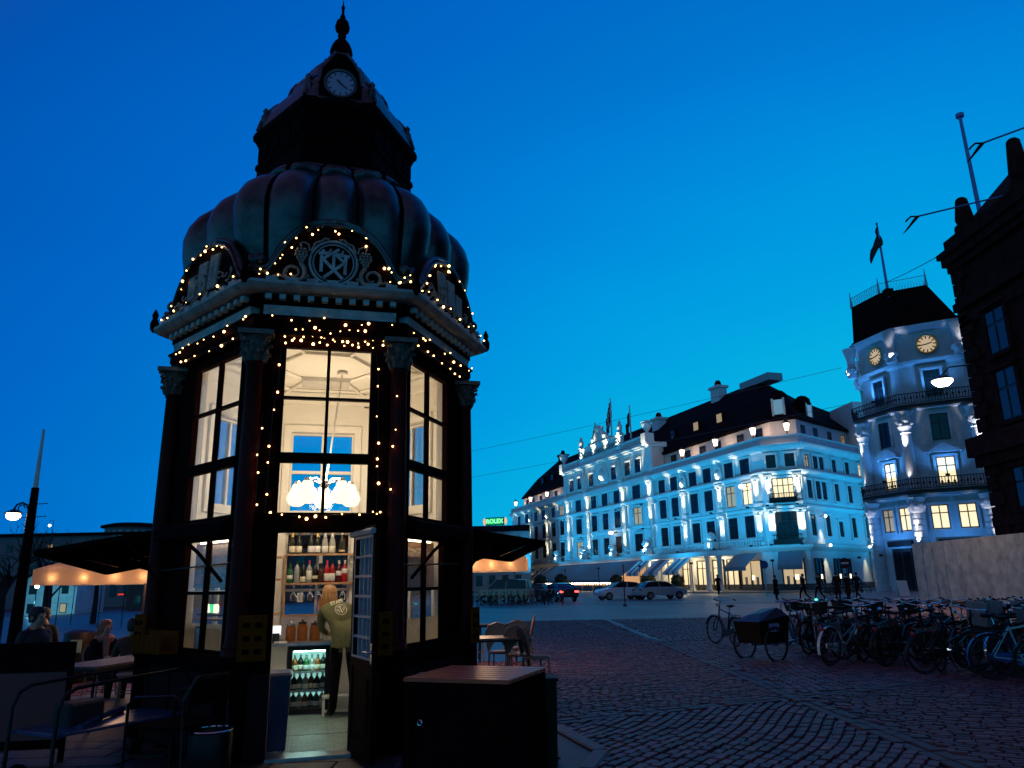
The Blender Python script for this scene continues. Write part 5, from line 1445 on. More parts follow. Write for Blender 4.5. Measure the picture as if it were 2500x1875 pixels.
b.loft([[(32.6, y, z) for y, z in ((-8, 25.3), (52, 25.3), (52, 25.2))], [(36.5, y, z) for y, z in ((-8, 30), (49, 30), (49, 29.9))]], closed=False)
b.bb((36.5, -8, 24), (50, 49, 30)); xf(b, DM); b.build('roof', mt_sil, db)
for y, h in ((50.2, 27.9), (44.0, 28.8), (37.5, 28.8), (31, 28.8)):
    b = MB(); b.lathe([(.75, 25.2), (.75, 25.7), (.5, 25.8), (.55, 26.1), (.62, 26.3), (.4, h - .15), (.25, h)], (32.7, y, 0), 8)
    b.bb((32.2, y - .7, 24.6), (33.4, y + .7, 25.3)); xf(b, DM); b.build('obelisk', mt_sil, db, smooth=40)
for y in (48.2, 43.2, 38.2, 33.2, 28.2):
    for z, h in ((2.0, 2.2), (5.6, 2.6), (11.2, 3.4), (15.7, 3.2)):
        b = MB(); b.bb((32.25, y - 1.0, z), (32.5, y + 1.0, z + h)); xf(b, DM); o = b.build('window', mt_frame, db)
        for yy in (-.5, .5):
            for q0, q1 in ((z + .12, z + h * .6), (z + h * .65, z + h - .12)):
                p = MB(); p.bb((32.2, y + yy - .38, q0), (32.26, y + yy + .38, q1)); xf(p, DM); p.build('pane', mt_litwin if (y, z) == (43.2, 5.6) else M('dusk_window_glass', (.03, .035, .05), .08, var=.1), o)
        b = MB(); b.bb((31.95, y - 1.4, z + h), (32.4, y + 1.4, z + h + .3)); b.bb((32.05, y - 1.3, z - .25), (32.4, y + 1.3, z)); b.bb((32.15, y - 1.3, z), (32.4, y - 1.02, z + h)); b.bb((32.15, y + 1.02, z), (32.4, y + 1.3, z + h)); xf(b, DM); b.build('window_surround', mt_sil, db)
b = MB()
for i in range(24):
    if i % 2 == 0: b.bb((32.2, 50.6, i), (32.4, 52.15, i + .9))
    else: b.bb((32.2, 51.1, i), (32.4, 52.12, i + .9))
xf(b, DM); b.build('quoins', mt_sil, db)
# poles and wires up there
t = empty('flagpole', (37.1, 55, 0), 'bare blue pole with ball top rising behind the dark roof', 'flagpole')
MB().tube([(.1, 0, 26), (-.1, 0, 37.8)], [.2, .13], 6).build('pole', mt_bluepole, t); MB().cyl((-.1, 0, 37.7), (-.1, 0, 38.0), .32, n=8).build('pole_cap', mt_bluepole, t)
for (a, c, lab) in (((26.28, 45, 23.94), (33.2, 45, 25.55), 'lower slanting pole with dark hanging lamp head beside the obelisk'), ((27.87, 40, 26.08), (33.0, 40, 27.9), 'upper slanting pole with dark hanging lamp head at the right edge')):
    t = empty('street_lamp', a, lab, 'street lamp', 'unlit lamps on slanting poles'); v = Vector(c) - Vector(a)
    MB().tube([(0, 0, 0), v], .055, 6).build('arm', mt_bluepole, t)
    MB().tube([(.05, 0, .02), (-.35, 0, .02), (-.62, 0, -.2), (-.75, 0, -.35)], .06, 5).build('hook', mt_sil, t)
    b = MB(); b.loft([[(x - .1, y * .5, z) for x, y, z in ((-.02, -.3, -.05), (.3, -.3, .02), (.3, .3, .02), (-.02, .3, -.05))], [(-1.05, -.12, -1.2), (-.85, -.12, -1.05), (-.85, .12, -1.05), (-1.05, .12, -1.2)]], True, True); b.build('lamp_head', mt_sil, t)
def wire(a, c, sag, lab, r=.02):
    P = [Vector(a).lerp(Vector(c), i / 14) + Vector((0, 0, -sag * 4 * (i / 14) * (1 - i / 14))) for i in range(15)]
    t = MB().tube([p - P[0] for p in P], r, 4).build('overhead_wire', M('wire_black', (.015, .02, .05), .5), loc=P[0]); tag(t, lab, 'wire', 'overhead wires')
t.scale = (1, 1, 1.03)
wire((39.3, 74.5, 31.2), (32.0, 52, 24.5), .1, 'thin wire from the clock tower flagpole to the dark building corner', .035)
wire((-60, 170, 22), (35, 78, 23.0), 1.0, 'faint upper wire crossing the sky above the hotel', .022)
wire((-60, 168, 17.5), (35, 78, 19.0), 1.0, 'faint lower wire crossing the sky above the hotel', .022)
# lit street lamp hung in front of the tower
t = empty('street_lamp', (23.27, 40, 11.74), 'lit street lamp with glowing white head hanging in front of the clock tower', 'street lamp')
MB().lathe([(.05, .3), (.3, .22), (.56, .05), (.6, 0)], n=12).build('lamp_hood', mt_dsteel, t, smooth=50)
MB().lathe([(.001, -.34), (.3, -.28), (.5, -.1), (.52, 0)], n=12).build('lamp_glass', E('lamp_glow', (1, .84, .58), 22), t, smooth=60)
MB().tube([(0, 0, .3), (.5, 0, .75), (9.2, 0, 1.5)], .04, 5).build('arm', mt_dsteel, t)
ld = bpy.data.lights.new('street_lamp_light', 'SPOT'); ld.energy = 4500; ld.color = (1, .58, .34); ld.spot_size = R(125); ld.spot_blend = .6; ld.shadow_soft_size = .3
o = bpy.data.objects.new('street_lamp_light', ld); COL.objects.link(o); o.parent = t; o.location = (0, 0, -.5)
# ------------------------------------------------------------------ grey hoarding
hb = empty('hoarding', (24.57, 48.5, 0), 'long grey site hoarding wall behind the parked bicycles', 'hoarding')
mt_board = M('grey_hoarding_board', (.33, .36, .32), .75, var=.4, scale=1.6, bump=.15, bscale=5)
n = 12
for i in range(n):
    y0 = 48.3 - i * 1.22
    b = MB(); b.bb((24.55 - .03 * i, y0 - 1.205, .15), (24.61 - .03 * i, y0, 3.45)); xf(b, Matrix.Translation((-24.57, -48.5, 0))); b.build('board', mt_board, hb)
b = MB(); b.bb((24.2, 33.5, -.02), (24.52, 48.4, .14)); xf(b, Matrix.Translation((-24.57, -48.5, 0))); b.build('base_kerb', M('dark_concrete', (.06, .035, .03), .8), hb)
# plain buildings behind, left of the hotel
fb_ = empty('far_building', (-12, 185, 0), 'far dim building with lit shop front left of the hotel', 'building')
mt_far = M('far_render', (.30, .36, .38), .8, var=.15, scale=.4)
b = MB(); b.bb((-24, 0, -.5), (15, 20, 11.6)); b.build('main_wall', mt_far, fb_)
b = MB(); b.loft([[(-24.5, -.5, 11.6), (15.5, -.5, 11.6), (15.5, 20, 11.6), (-24.5, 20, 11.6)], [(-22, 6, 15.2), (13, 6, 15.2), (13, 12, 15.2), (-22, 12, 15.2)]], True, True); b.build('roof', mt_slate, fb_)
for i in range(10):
    for z in (5.6, 8.6):
        x = -13 + i * 2.7
        f = MB(); f.bb((x - .7, -.12, z), (x + .7, -.02, z + 1.9)); w = f.build('window', mt_frame, fb_)
        MB().bb((x - .55, -.16, z + .12), (x + .55, -.121, z + 1.75)).build('pane', mt_litwin if (z < 6 and i in (2, 3, 5, 7)) else mt_dglass, w)
for x, w_, m_ in ((-4.5, 3.2, E('teal_shop_glow', (.12, 1, .62), .9)), (-.5, 1.6, E('cream_shop_glow', (1, .95, .75), 1.2)), (4.0, 2.6, E('blue_shop_glow', (.2, .7, 1), .35)), (-9, 3, mt_dimwin), (-14, 3, mt_dimwin)):
    f = MB(); f.bb((x - w_ / 2, -.14, .4), (x + w_ / 2, -.02, 3.4)); w = f.build('shop_window', mt_frame, fb_); MB().bb((x - w_ / 2 + .15, -.2, .6), (x + w_ / 2 - .15, -.141, 3.2)).build('pane', m_, w)
MB().bb((-24, -1.2, 4.3), (15, -.02, 4.8)).build('canopy_band', M('far_trim', (.4, .5, .52), .7), fb_)
# roof sign
t = empty('roof_sign', (-3.8, 150, 0), 'green lit rooftop sign between two orange ornaments above the far building', 'sign', rz=R(-22))
sm = MB(); sm.box((0, 0, 13.1), (3.7, .3, 1.5)); sm.build('sign_board', M('sign_dark', (.01, .03, .015), .5), t)
MB().box((0, -.17, 13.1), (3.4, .03, 1.2)).build('sign_face', E('sign_green', (.0, .55, .14), .55), t)
xf(text_mb('ROLEX', 1.15, .03, .02), Matrix.Translation((0, -.23, 13.1)) @ UPR).build('lettering', E('sign_letters', (.25, 1, .45), 1.6), t)
for x in (-2.25, 2.25):
    b = MB(); b.ball((x, 0, 13.1), .3, 8, sz=2.4); b.build('crown_ornament', E('sign_gold', (1, .55, .25), .9), t, smooth=60)
for x in (-1.5, 0, 1.5): MB().tube([(x, .3, 10), (x, .3, 13.9)], .08, 4).build('sign_post', mt_dsteel, t)
sb = empty('sign_building', (-3, 152, 0), 'dark roofed block carrying the green sign', 'building')
b = MB(); b.bb((-5, 0, -.5), (6, 18, 11.3)); b.build('main_wall', mt_far, sb); b = MB(); b.loft([[(-5.4, -.4, 11.3), (6, -.4, 11.3), (6, 18, 11.3), (-5.4, 18, 11.3)], [(-3.5, 2.5, 12.5), (6, 2.5, 12.7), (6, 15, 12.7), (-3.5, 15, 12.5)]], True, True); b.build('roof', mt_slate, sb)
for i in range(4):
    for z in (1.0, 5.0, 8.2):
        x = -4 + i * 2.5; f = MB(); f.bb((x - .6, -.1, z), (x + .6, -.02, z + 2)); w = f.build('window', mt_frame, sb); MB().bb((x - .5, -.14, z + .1), (x + .5, -.101, z + 1.9)).build('pane', mt_litwin if z > 1 and (i + int(z)) % 3 == 0 else mt_dglass, w)
# left: long pale block with a drum, gabled house
lb = empty('long_building', (-115, 190, 0), 'long grey flat topped building with a round drum far at left', 'building')
mt_lb = M('grey_render_far', (.17, .15, .17), .8, var=.15, scale=.3)
b = MB(); b.bb((-60, 0, -6), (62, 16, 14.6)); b.build('main_wall', mt_lb, lb); MB().bb((-60, -.8, 14.6), (62, 16, 15.3)).build('roof_edge', mt_slate, lb)
MB().bb((-60, -.3, 9.6), (62, -.02, 10.1)).build('belt_course', mt_lb, lb)
b = MB(); b.lathe([(6.6, 10), (6.6, 16.6)], (18.5, 6, 0), 24); b.build('drum', mt_lb, lb, smooth=40); b = MB(); b.lathe([(7.6, 16.6), (7.6, 17.1), (5, 17.7), (.01, 17.9)], (18.5, 6, 0), 24); b.build('drum_roof', mt_slate, lb, smooth=40)
for i in range(36):
    x = -58 + i * 3.3
    for z, h in ((10.9, 1.8), (5, 2.6), (0, 2.8)):
        f = MB(); f.bb((x - .7, -.1, z), (x + .7, -.015, z + h)); w = f.build('window', mt_frame, lb); MB().bb((x - .6, -.13, z + .1), (x + .6, -.101, z + h - .1)).build('pane', mt_dimwin if (i * 7 + int(z)) % 17 == 0 else mt_dglass, w)
for i in range(9):
    a = R(-150 + i * 15); MB().box((18.5 + 6.62 * math.cos(a), 6 + 6.62 * math.sin(a), 15.0), (.08, 1.1, 1.7), rz=a).build('drum_window', mt_far, lb)
gh_ = empty('gabled_house', (-77, 130, -2.3), 'pale blue lit gabled house behind the bare trees at left', 'house')
mt_gab = M('pale_blue_render', (.66, .76, .78), .8, var=.2, scale=.8, bump=.2)
b = MB(); b.prism([(-4.6, -1), (4.6, -1), (4.6, 5.5), (0, 8.2), (-4.6, 5.5)], 0, 9, m=Matrix.Rotation(R(90), 4, 'X') @ Matrix.Translation((0, 0, -9))); b.build('main_wall', mt_gab, gh_)
for sg in (-1, 1):
    b = MB(); b.add([(0, -.5, 8.45), (0, 9.3, 8.45), (sg * 5.0, 9.3, 5.5), (sg * 5.0, -.5, 5.5), (0, -.5, 8.25), (0, 9.3, 8.25), (sg * 5.0, 9.3, 5.3), (sg * 5.0, -.5, 5.3)], [(0, 1, 2, 3), (7, 6, 5, 4), (0, 3, 7, 4), (1, 5, 6, 2), (2, 6, 7, 3)]); b.build('roof_slope', mt_slate, gh_)
for x in (-2.7, 0, 2.7):
    for z in (.4, 3.4):
        f = MB(); f.bb((x - .55, -.1, z), (x + .55, -.01, z + 1.5)); w = f.build('window', mt_frame, gh_); MB().bb((x - .45, -.13, z + .1), (x + .45, -.101, z + 1.4)).build('pane', mt_dimwin if (x, z) == (2.7, .4) else mt_dglass, w)
MB().bb((-4.7, -.15, 2.6), (4.7, -.01, 2.85)).build('belt_course', mt_gab, gh_)
ld = bpy.data.lights.new('house_lamp', 'POINT'); ld.energy = 900; ld.color = (.12, .78, 1); ld.shadow_soft_size = .4
o = bpy.data.objects.new('house_lamp', ld); COL.objects.link(o); o.parent = gh_; o.location = (3.2, -9, 2.2)
hp = empty('street_lamp', (-73.6, 121, -2.2), 'small lit lamp post in front of the gabled house', 'street lamp'); MB().tube([(0, 0, 0), (0, 0, 4.3)], .08, 6).build('post', mt_dsteel, hp); MB().ball((0, 0, 4.5), .3, 8).build('lamp_glass', E('lamp_glow', (1, 1, 1), 1), hp)
# second dark block behind the parasol
kb = empty('dark_block', (-46, 140, 0), 'low dark terrace of houses between the gabled house and the kiosk', 'building')
b = MB(); b.bb((-23, 0, -5), (30, 10, 8.2)); b.build('main_wall', M('dark_brick_far', (.06, .045, .05), .85, var=.3, scale=.5), kb); MB().bb((-23.4, -.4, 8.2), (30.4, 10, 8.7)).build('roof_edge', mt_slate, kb)
for i in range(16):
    for z in (-1.2, 2.2, 5.4):
        x = -21 + i * 3.2; f = MB(); f.bb((x - .6, -.1, z), (x + .6, -.01, z + 1.8)); w = f.build('window', mt_frame, kb); MB().bb((x - .5, -.13, z + .1), (x + .5, -.101, z + 1.7)).build('pane', mt_dimwin if (i * 5 + int(z)) % 11 == 0 else mt_dglass, w)
# ------------------------------------------------------------------ ground and cobbled square
def ground_mat(name, c1, c2, c3, rough=.5):
    m = bpy.data.materials.new(name); m.use_nodes = True
    n = m.node_tree.nodes; l = m.node_tree.links; b = n['Principled BSDF']
    t = n.new('ShaderNodeTexCoord')
    br = n.new('ShaderNodeTexBrick'); br.inputs['Scale'].default_value = 1.0
    br.inputs['Brick Width'].default_value = .24; br.inputs['Row Height'].default_value = .14; br.inputs['Mortar Size'].default_value = .012
    br.inputs['Color1'].default_value = (*c1, 1); br.inputs['Color2'].default_value = (*c2, 1); br.inputs['Mortar'].default_value = (*c3, 1)
    no = n.new('ShaderNodeTexNoise'); no.inputs['Scale'].default_value = .35; no.inputs['Detail'].default_value = 6
    mx = n.new('ShaderNodeMix'); mx.data_type = 'RGBA'; mx.blend_type = 'MULTIPLY'; mx.inputs['Factor'].default_value = .7
    rp = n.new('ShaderNodeValToRGB'); rp.color_ramp.elements[0].color = (.5, .48, .5, 1); rp.color_ramp.elements[1].color = (1.3, 1.25, 1.2, 1)
    rp.color_ramp.elements[0].position = .3; rp.color_ramp.elements[1].position = .7
    l.new(t.outputs['Object'], br.inputs['Vector']); l.new(t.outputs['Object'], no.inputs['Vector']); l.new(no.outputs['Fac'], rp.inputs['Fac'])
    l.new(br.outputs['Color'], mx.inputs['A']); l.new(rp.outputs['Color'], mx.inputs['B']); l.new(mx.outputs['Result'], b.inputs['Base Color'])
    bu = n.new('ShaderNodeBump'); bu.inputs['Strength'].default_value = .6; bu.inputs['Distance'].default_value = .02
    iv = n.new('ShaderNodeMath'); iv.operation = 'SUBTRACT'; iv.inputs[0].default_value = 1
    l.new(br.outputs['Fac'], iv.inputs[1]); l.new(iv.outputs[0], bu.inputs['Height']); l.new(bu.outputs['Normal'], b.inputs['Normal'])
    rr = n.new('ShaderNodeMapRange'); rr.inputs['To Min'].default_value = rough - .14; rr.inputs['To Max'].default_value = rough + .12
    l.new(no.outputs['Fac'], rr.inputs['Value']); l.new(rr.outputs[0], b.inputs['Roughness'])
    return m
mt_ground = ground_mat('square_setts', (.085, .036, .046), (.07, .03, .038), (.02, .008, .011), .44)
xs = [-700, -300, -150, -80, -50, -30, -20, -14, -10, -7, -5, -3.5, 0, 5, 10, 20, 40, 80, 200, 700]
ys = [-60, -10, 0, 5, 10, 15, 20, 30, 45, 60, 80, 110, 150, 200, 300, 500, 1000]
b = MB()
b.add([(x, y, gh(max(x, -90), y) - .03) for y in ys for x in xs], [(j * len(xs) + i, j * len(xs) + i + 1, (j + 1) * len(xs) + i + 1, (j + 1) * len(xs) + i) for j in range(len(ys) - 1) for i in range(len(xs) - 1)])
square = tag(b.build('cobbled_square', mt_ground), kind='structure')
mt_stones = []
for i, c in enumerate(((.15, .052, .062), (.11, .04, .047), (.18, .066, .075), (.08, .029, .035))):
    mt_stones.append(M('granite_sett_%s' % 'abcd'[i], c, .55, var=.3, scale=16, bump=.25, bscale=70, spec=.26))
# patches: rows run at their own angle in each quarter between the stone bands
AX = 3.85
def bandB(x): return 9.74 + (x - .43) * .463
def bandC(x): return 18.9 + (x - .36) * .69
KERB = [(.41, 9.45), (.80, 8.05), (.58, 7.3), (-.2, 6.2), (-6.4, 4.8), (-8.2, 9.6), (-6.5, 14), (-1, 13.2)]
def inpoly(x, y, P):
    r = False; n = len(P)
    for i in range(n):
        x1, y1 = P[i]; x2, y2 = P[(i + 1) % n]
        if (y1 > y) != (y2 > y) and x < (x2 - x1) * (y - y1) / (y2 - y1) + x1: r = not r
    return r
def patch(x, y):
    if inpoly(x, y, KERB): return -1
    if abs(x - AX) < .17: return -2
    if abs(y - bandB(x)) < .17 or abs(y - bandC(x)) < .18: return -2
    right = x > AX; up = y > bandB(x)
    return (3 if up else 2) if right else (1 if up else 0)
ANG = [R(62), R(18), R(-20), R(86)]
SZ = [(.215, .12), (.165, .11), (.20, .105), (.22, .14)]
stones = []
def visible(x, y):
    return y > 6.4 and -.62 * y - .5 < x < .66 * y + .8
for pi_ in range(4):
    ca, sa = math.cos(ANG[pi_]), math.sin(ANG[pi_]); L0, W0 = SZ[pi_]
    rng = 36
    nrow = int(rng / W0)
    for r_ in range(-nrow, nrow):
        v = r_ * W0; u = -rng + (r_ % 2) * L0 * .5 + random.uniform(-.04, .04)
        wob = random.uniform(-.006, .006)
        while u < rng:
            l_ = L0 * random.uniform(.82, 1.18)
            uc = u + l_ / 2
            bend = .12 * math.sin(uc * .55 + pi_) + .05 * math.sin(uc * 1.7 + pi_ * 2)
            x = 4 + ca * uc - sa * (v + bend + wob); y = 13 + sa * uc + ca * (v + bend + wob)
            if y < 34 and visible(x, y) and patch(x, y) == pi_ and x > -12 and not (x < .2 and y > 17):
                stones.append((x, y, ANG[pi_] + .0 + random.uniform(-.02, .02) + .066 * math.cos(uc * .55 + pi_), l_, W0, pi_))
            u += l_
def band_run(x0, y0, x1, y1, w, l0, n=2):
    d = math.hypot(x1 - x0, y1 - y0); a = math.atan2(y1 - y0, x1 - x0); u = 0
    while u < d:
        l_ = l0 * random.uniform(.8, 1.2)
        for k in range(n):
            o = (k - (n - 1) / 2) * w
            x = x0 + math.cos(a) * (u + l_ / 2) - math.sin(a) * o; y = y0 + math.sin(a) * (u + l_ / 2) + math.cos(a) * o
            if visible(x, y) and y < 33.5 and not inpoly(x, y, KERB): stones.append((x, y, a + random.uniform(-.02, .02), l_, w, 4))
        u += l_
band_run(AX, 6.4, AX, 21, .15, .34); band_run(.43, 9.74, 14, bandB(14), .15, .32); band_run(.36, 18.9, 9, bandC(9), .16, .34); band_run(AX, 21, 2.1, 37, .16, .4)
stones.sort(key=lambda s: s[0] ** 2 + s[1] ** 2)
def stone_geo(x, y, a, l_, w, pi_, z):
    g = .007; hl, hw = l_ / 2 - g, w / 2 - g; c = min(.011, hl * .3)
    ca, sa = math.cos(a), math.sin(a)
    tilt = (random.uniform(-.004, .004), random.uniform(-.004, .004))
    vs = []
    for (dx, dy, dz) in ((-hl, -hw, -.05), (hl, -hw, -.05), (hl, hw, -.05), (-hl, hw, -.05), (-hl + c, -hw + c, 0), (hl - c, -hw + c, 0), (hl - c, hw - c, 0), (-hl + c, hw - c, 0)):
        jx, jy = random.uniform(-.006, .006), random.uniform(-.006, .006)
        vs.append((dx + jx, dy + jy, dz + (dx * tilt[0] + dy * tilt[1]) * 3))
    return vs
SF = [(4, 5, 6, 7), (0, 1, 5, 4), (1, 2, 6, 5), (2, 3, 7, 6), (3, 0, 4, 7)]
proto = {}
for i, (x, y, a, l_, w, p) in enumerate(stones[:300]):
    key = (p, i % 7)
    if key not in proto:
        m_ = MB(); m_.add(stone_geo(0, 0, 0, {0: .215, 1: .165, 2: .20, 3: .22, 4: .33}[p], w, p, 0), SF); proto[key] = m_.mesh('cobblestone', mt_stones[(i * 3) % 4 if p != 4 else 3])
    o = link('cobblestone', proto[key], square, loc=(x, y, gh(x, y) + random.uniform(-.006, .006)))
    o.rotation_euler = (0, 0, a); o.scale = (l_ / {0: .215, 1: .165, 2: .20, 3: .22, 4: .33}[p], 1, 1)
rest = MB(); mi = []
for i, (x, y, a, l_, w, p) in enumerate(stones[300:]):
    ca, sa = math.cos(a), math.sin(a); z = gh(x, y) + random.uniform(-.007, .007)
    rest.add([(x + ca * q[0] - sa * q[1], y + sa * q[0] + ca * q[1], z + q[2]) for q in stone_geo(0, 0, 0, l_, w, p, 0)], SF)
    mi += [3 if p == 4 else random.choice((0, 0, 1, 1, 2, 3))] * 5
me = rest.mesh('cobblestones', None)
for m_ in mt_stones: me.materials.append(m_)
me.polygons.foreach_set('material_index', mi)
tag(link('cobblestones', me, square), kind='stuff')
# raised pavement round the kiosk with a granite kerb
mt_flag = M('dark_pavement_flags', (.04, .02, .02), .6, var=.3, scale=3, bump=.2, bscale=40)
mt_kerb = M('granite_kerb', (.09, .05, .05), .6, var=.25, scale=8, bump=.2, bscale=50)
pave = tag(MB().prism(KERB[::-1] if False else KERB, -.3, -.012).build('kiosk_pavement', mt_flag), kind='structure')
n = len(KERB)
for i in range(n):
    a, c = Vector(KERB[i]), Vector(KERB[(i + 1) % n]); d = (c - a).length; k = max(1, int(d / .9)); an = math.atan2(c.y - a.y, c.x - a.x)
    if i in (4, 5, 6): continue
    for j in range(k):
        p = a.lerp(c, (j + .5) / k)
        b = MB(); b.cbox((0, 0, 0), (d / k - .012, .16, .3), .015); o = b.build('kerb_stone', mt_kerb, pave, loc=(p.x, p.y, -.13), rz=an)
fl_me = MB().cbox((0, 0, 0), (.585, .385, .05), .006).mesh('flagstone', mt_flag)
for i in range(-6, 14):
    for j in range(0, 16):
        x = -6.2 + i * .6 + (j % 2) * .3; y = 5.2 + j * .4
        w = KM.inverted() @ Vector((x, y, 0))
        if all(inpoly(x + dx, y + dy, KERB) for dx in (-.38, .38) for dy in (-.28, .28)) and not (abs(w.x) < 1.5 and abs(w.y) < 1.3) and y < 9.6 and x > -5.5 and visible(x, y):
            link('flagstone', fl_me, pave, loc=(x, y, -.02 + random.uniform(-.002, .002)))
# far pavement in front of the hotel and tower
mt_farpave = M('pale_far_pavement', (.22, .20, .19), .6, var=.15, scale=.5)
hp_ = MB(); hp_.prism([tuple((HM @ Vector(p))[:2]) + (0,) for p in ((66, -9, 0), (96, -9, 0), (104, 0, 0), (92, 30, 0), (88, 30, 0), (94, 1, 0), (66, 1, 0))], -.2, .09)
tag(hp_.build('hotel_pavement', mt_farpave), kind='structure')
tp = MB(); tp.prism([(24.4, 49), (24.4, 62), (31.5, 76), (37, 79), (44, 70), (33, 52.5), (33, 49)], -.2, .085); tag(tp.build('tower_pavement', mt_farpave), kind='structure')
rd = MB(); rd.prism([(4, 56), (24, 52), (24, 60), (22, 70), (6, 76), (-6, 72)], -.2, -.018); tag(rd.build('carriageway', M('worn_asphalt', (.075, .036, .046), .45, var=.25, scale=.5, spec=.4)), kind='structure')

# ------------------------------------------------------------------ bicycles
mt_rim = M('grimy_alloy_rim', (.05, .05, .055), .4, .7, var=.4)
mt_tyre = M('tyre_rubber', (.009, .009, .009), .75, var=.2)
def spoke_wheel(r=.33):
    ty = MB(); ty.tube([(r * math.cos(i * PI / 12), 0, r * math.sin(i * PI / 12)) for i in range(24)], .02, 5, True)
    rim = MB(); rim.tube([((r - .025) * math.cos(i * PI / 12), 0, (r - .025) * math.sin(i * PI / 12)) for i in range(24)], .010, 4, True)
    rim.cyl((0, -.04, 0), (0, .04, 0), .022, n=6)
    for i in range(18):
        a = i * PI / 9; q = a + (.35 if i % 2 else -.35)
        rim.tube([(.02 * math.cos(q), (.03 if i % 4 < 2 else -.03), .02 * math.sin(q)), ((r - .03) * math.cos(a), 0, (r - .03) * math.sin(a))], .0022, 3)
    return ty.mesh('tyre', mt_tyre, 60), rim.mesh('rim', mt_rim, 60)
TYRE, RIM = spoke_wheel()
def bicycle(loc, rz, label, frame_mat, step=False, basket=None, rack=True, lean=0.0, group='bicycles parked in the rack on the right', fend=None, steer=.25):
    t = empty('bicycle', loc, label, 'bicycle', group); t.rotation_euler = (lean, 0, rz)
    R0, F0 = Vector((-.53, 0, .35)), Vector((.55, 0, .35)); BB = Vector((-.1, 0, .29)); ST = Vector((-.24, 0, .80)); HT = Vector((.33, 0, .86)); HB = Vector((.37, 0, .68))
    b = MB()
    b.tube([ST, BB], .017, 6); b.tube([BB, HB], .019, 6); b.tube([HT + Vector((-.02, 0, .06)), HB], .021, 6)
    if step: b.tube([BB + Vector((-.04, 0, .2)), HB + Vector((-.03, 0, .04))], .017, 6)
    else: b.tube([ST + Vector((.01, 0, -.04)), HT], .017, 6)
    for s in (-.05, .05):
        b.tube([BB + Vector((0, s * .6, 0)), R0 + Vector((0, s, 0))], .010, 5); b.tube([ST + Vector((0, s * .4, -.02)), R0 + Vector((0, s, 0))], .009, 5)
    b.build('frame', frame_mat, t, smooth=60)
    w = MB(); w.tube([(.34 * math.cos(a), 0, .34 * math.sin(a)) for a in (0, .1)], .001, 3)
    for c in (R0,):
        o = empty('wheel', c); o.parent = t; link('tyre', TYRE, o); link('rim', RIM, o)
    fk = empty('steering', (.345, 0, .78)); fk.parent = t; fk.rotation_euler = (0, 0, steer)
    f = MB(); q = -Vector((.345, 0, .78))
    for s in (-.05, .05): f.tube([HB + q + Vector((0, s, 0)), Vector((.5, s, .52)) + q, F0 + q + Vector((0, s, 0))], .011, 5)
    f.tube([HB + q, Vector((.30, 0, .98)) + q, Vector((.27, 0, 1.05)) + q], .014, 6)
    f.build('fork', frame_mat, fk, smooth=60)
    link('tyre', TYRE, fk, loc=F0 + q); link('rim', RIM, fk, loc=F0 + q)
    h = MB(); h.tube([Vector(p) + q for p in ((.05, -.30, 1.08), (.16, -.28, 1.1), (.27, -.12, 1.06), (.28, 0, 1.05), (.27, .12, 1.06), (.16, .28, 1.1), (.05, .30, 1.08))], .011, 6); h.build('handlebar', mt_chrome, fk, smooth=60)
    for s in (-1, 1): MB().tube([Vector((.05, s * .30, 1.08)) + q, Vector((.15, s * .283, 1.098)) + q], .016, 6).build('grip', mt_rubber, fk)
    l_ = MB(); l_.cyl(Vector((.42, 0, .95)) + q, Vector((.37, 0, .95)) + q, .035, .02, 8); l_.build('front_lamp', mt_chrome, fk)
    fm = fend or mt_dsteel
    for c, par, a0, a1 in ((R0, t, 15, 200), (F0 + q, fk, 20, 150)):
        g = MB(); n = 12; rings = []
        for i in range(n + 1):
            a = R(a0 + (a1 - a0) * i / n); rr = .365
            rings.append([(c.x + rr * math.cos(a), s, c.z + rr * math.sin(a) - abs(s) * .25) for s in (-.028, 0, .028)])
        g.loft(rings, closed=False); g.build('mudguard', fm, par, smooth=60)
    s = MB(); s.tube([ST, Vector((-.265, 0, .93))], .012, 6); s.build('seat_post', mt_chrome, t)
    s = MB(); s.loft([[(-.40, y, z) for y, z in ((-.09, .95), (0, .97), (.09, .95), (0, .91))], [(-.28, y, z) for y, z in ((-.085, .95), (0, .965), (.085, .95), (0, .90))], [(-.14, y, z) for y, z in ((-.03, .95), (0, .96), (.03, .95), (0, .92))], [(-.1, y, z) for y, z in ((-.015, .94), (0, .95), (.015, .94), (0, .925))]], True, True); s.build('saddle', mt_rubber, t, smooth=50)
    c = MB(); c.tube([(BB.x + .085 * math.cos(i * PI / 7), .045, BB.z + .085 * math.sin(i * PI / 7)) for i in range(14)], .006, 4, True)
    c.tube([(BB.x + .1, .06, BB.z - .13), (BB.x, .05, BB.z), (BB.x, -.06, BB.z), (BB.x - .1, -.07, BB.z + .13)], .009, 5); c.box((BB.x + .1, .11, BB.z - .13), (.09, .1, .02)); c.box((BB.x - .1, -.12, BB.z + .13), (.09, .1, .02)); c.build('crank', mt_chrome, t)
    g = MB(); g.loft([[(-.55, .05, .31), (-.55, .05, .40), (-.55, .075, .40), (-.55, .075, .31)], [(.0, .05, .19), (.0, .05, .39), (.0, .08, .39), (.0, .08, .19)]], True, True); g.build('chain_guard', fm, t)
    if rack:
        k = MB()
        for y in (-.06, 0, .06): k.tube([(-.28, y, .73), (-.72, y, .73)], .006, 4)
        for x in (-.3, -.5, -.72): k.tube([(x, -.06, .73), (x, .06, .73)], .006, 4)
        for y in (-.06, .06): k.tube([(-.68, y, .73), (-.53, y, .36)], .006, 4)
        k.build('rack', mt_dsteel, t); MB().box((-.76, 0, .66), (.03, .09, .05)).build('rear_reflector', M('red_reflector', (.3, .01, .01), .2), t)
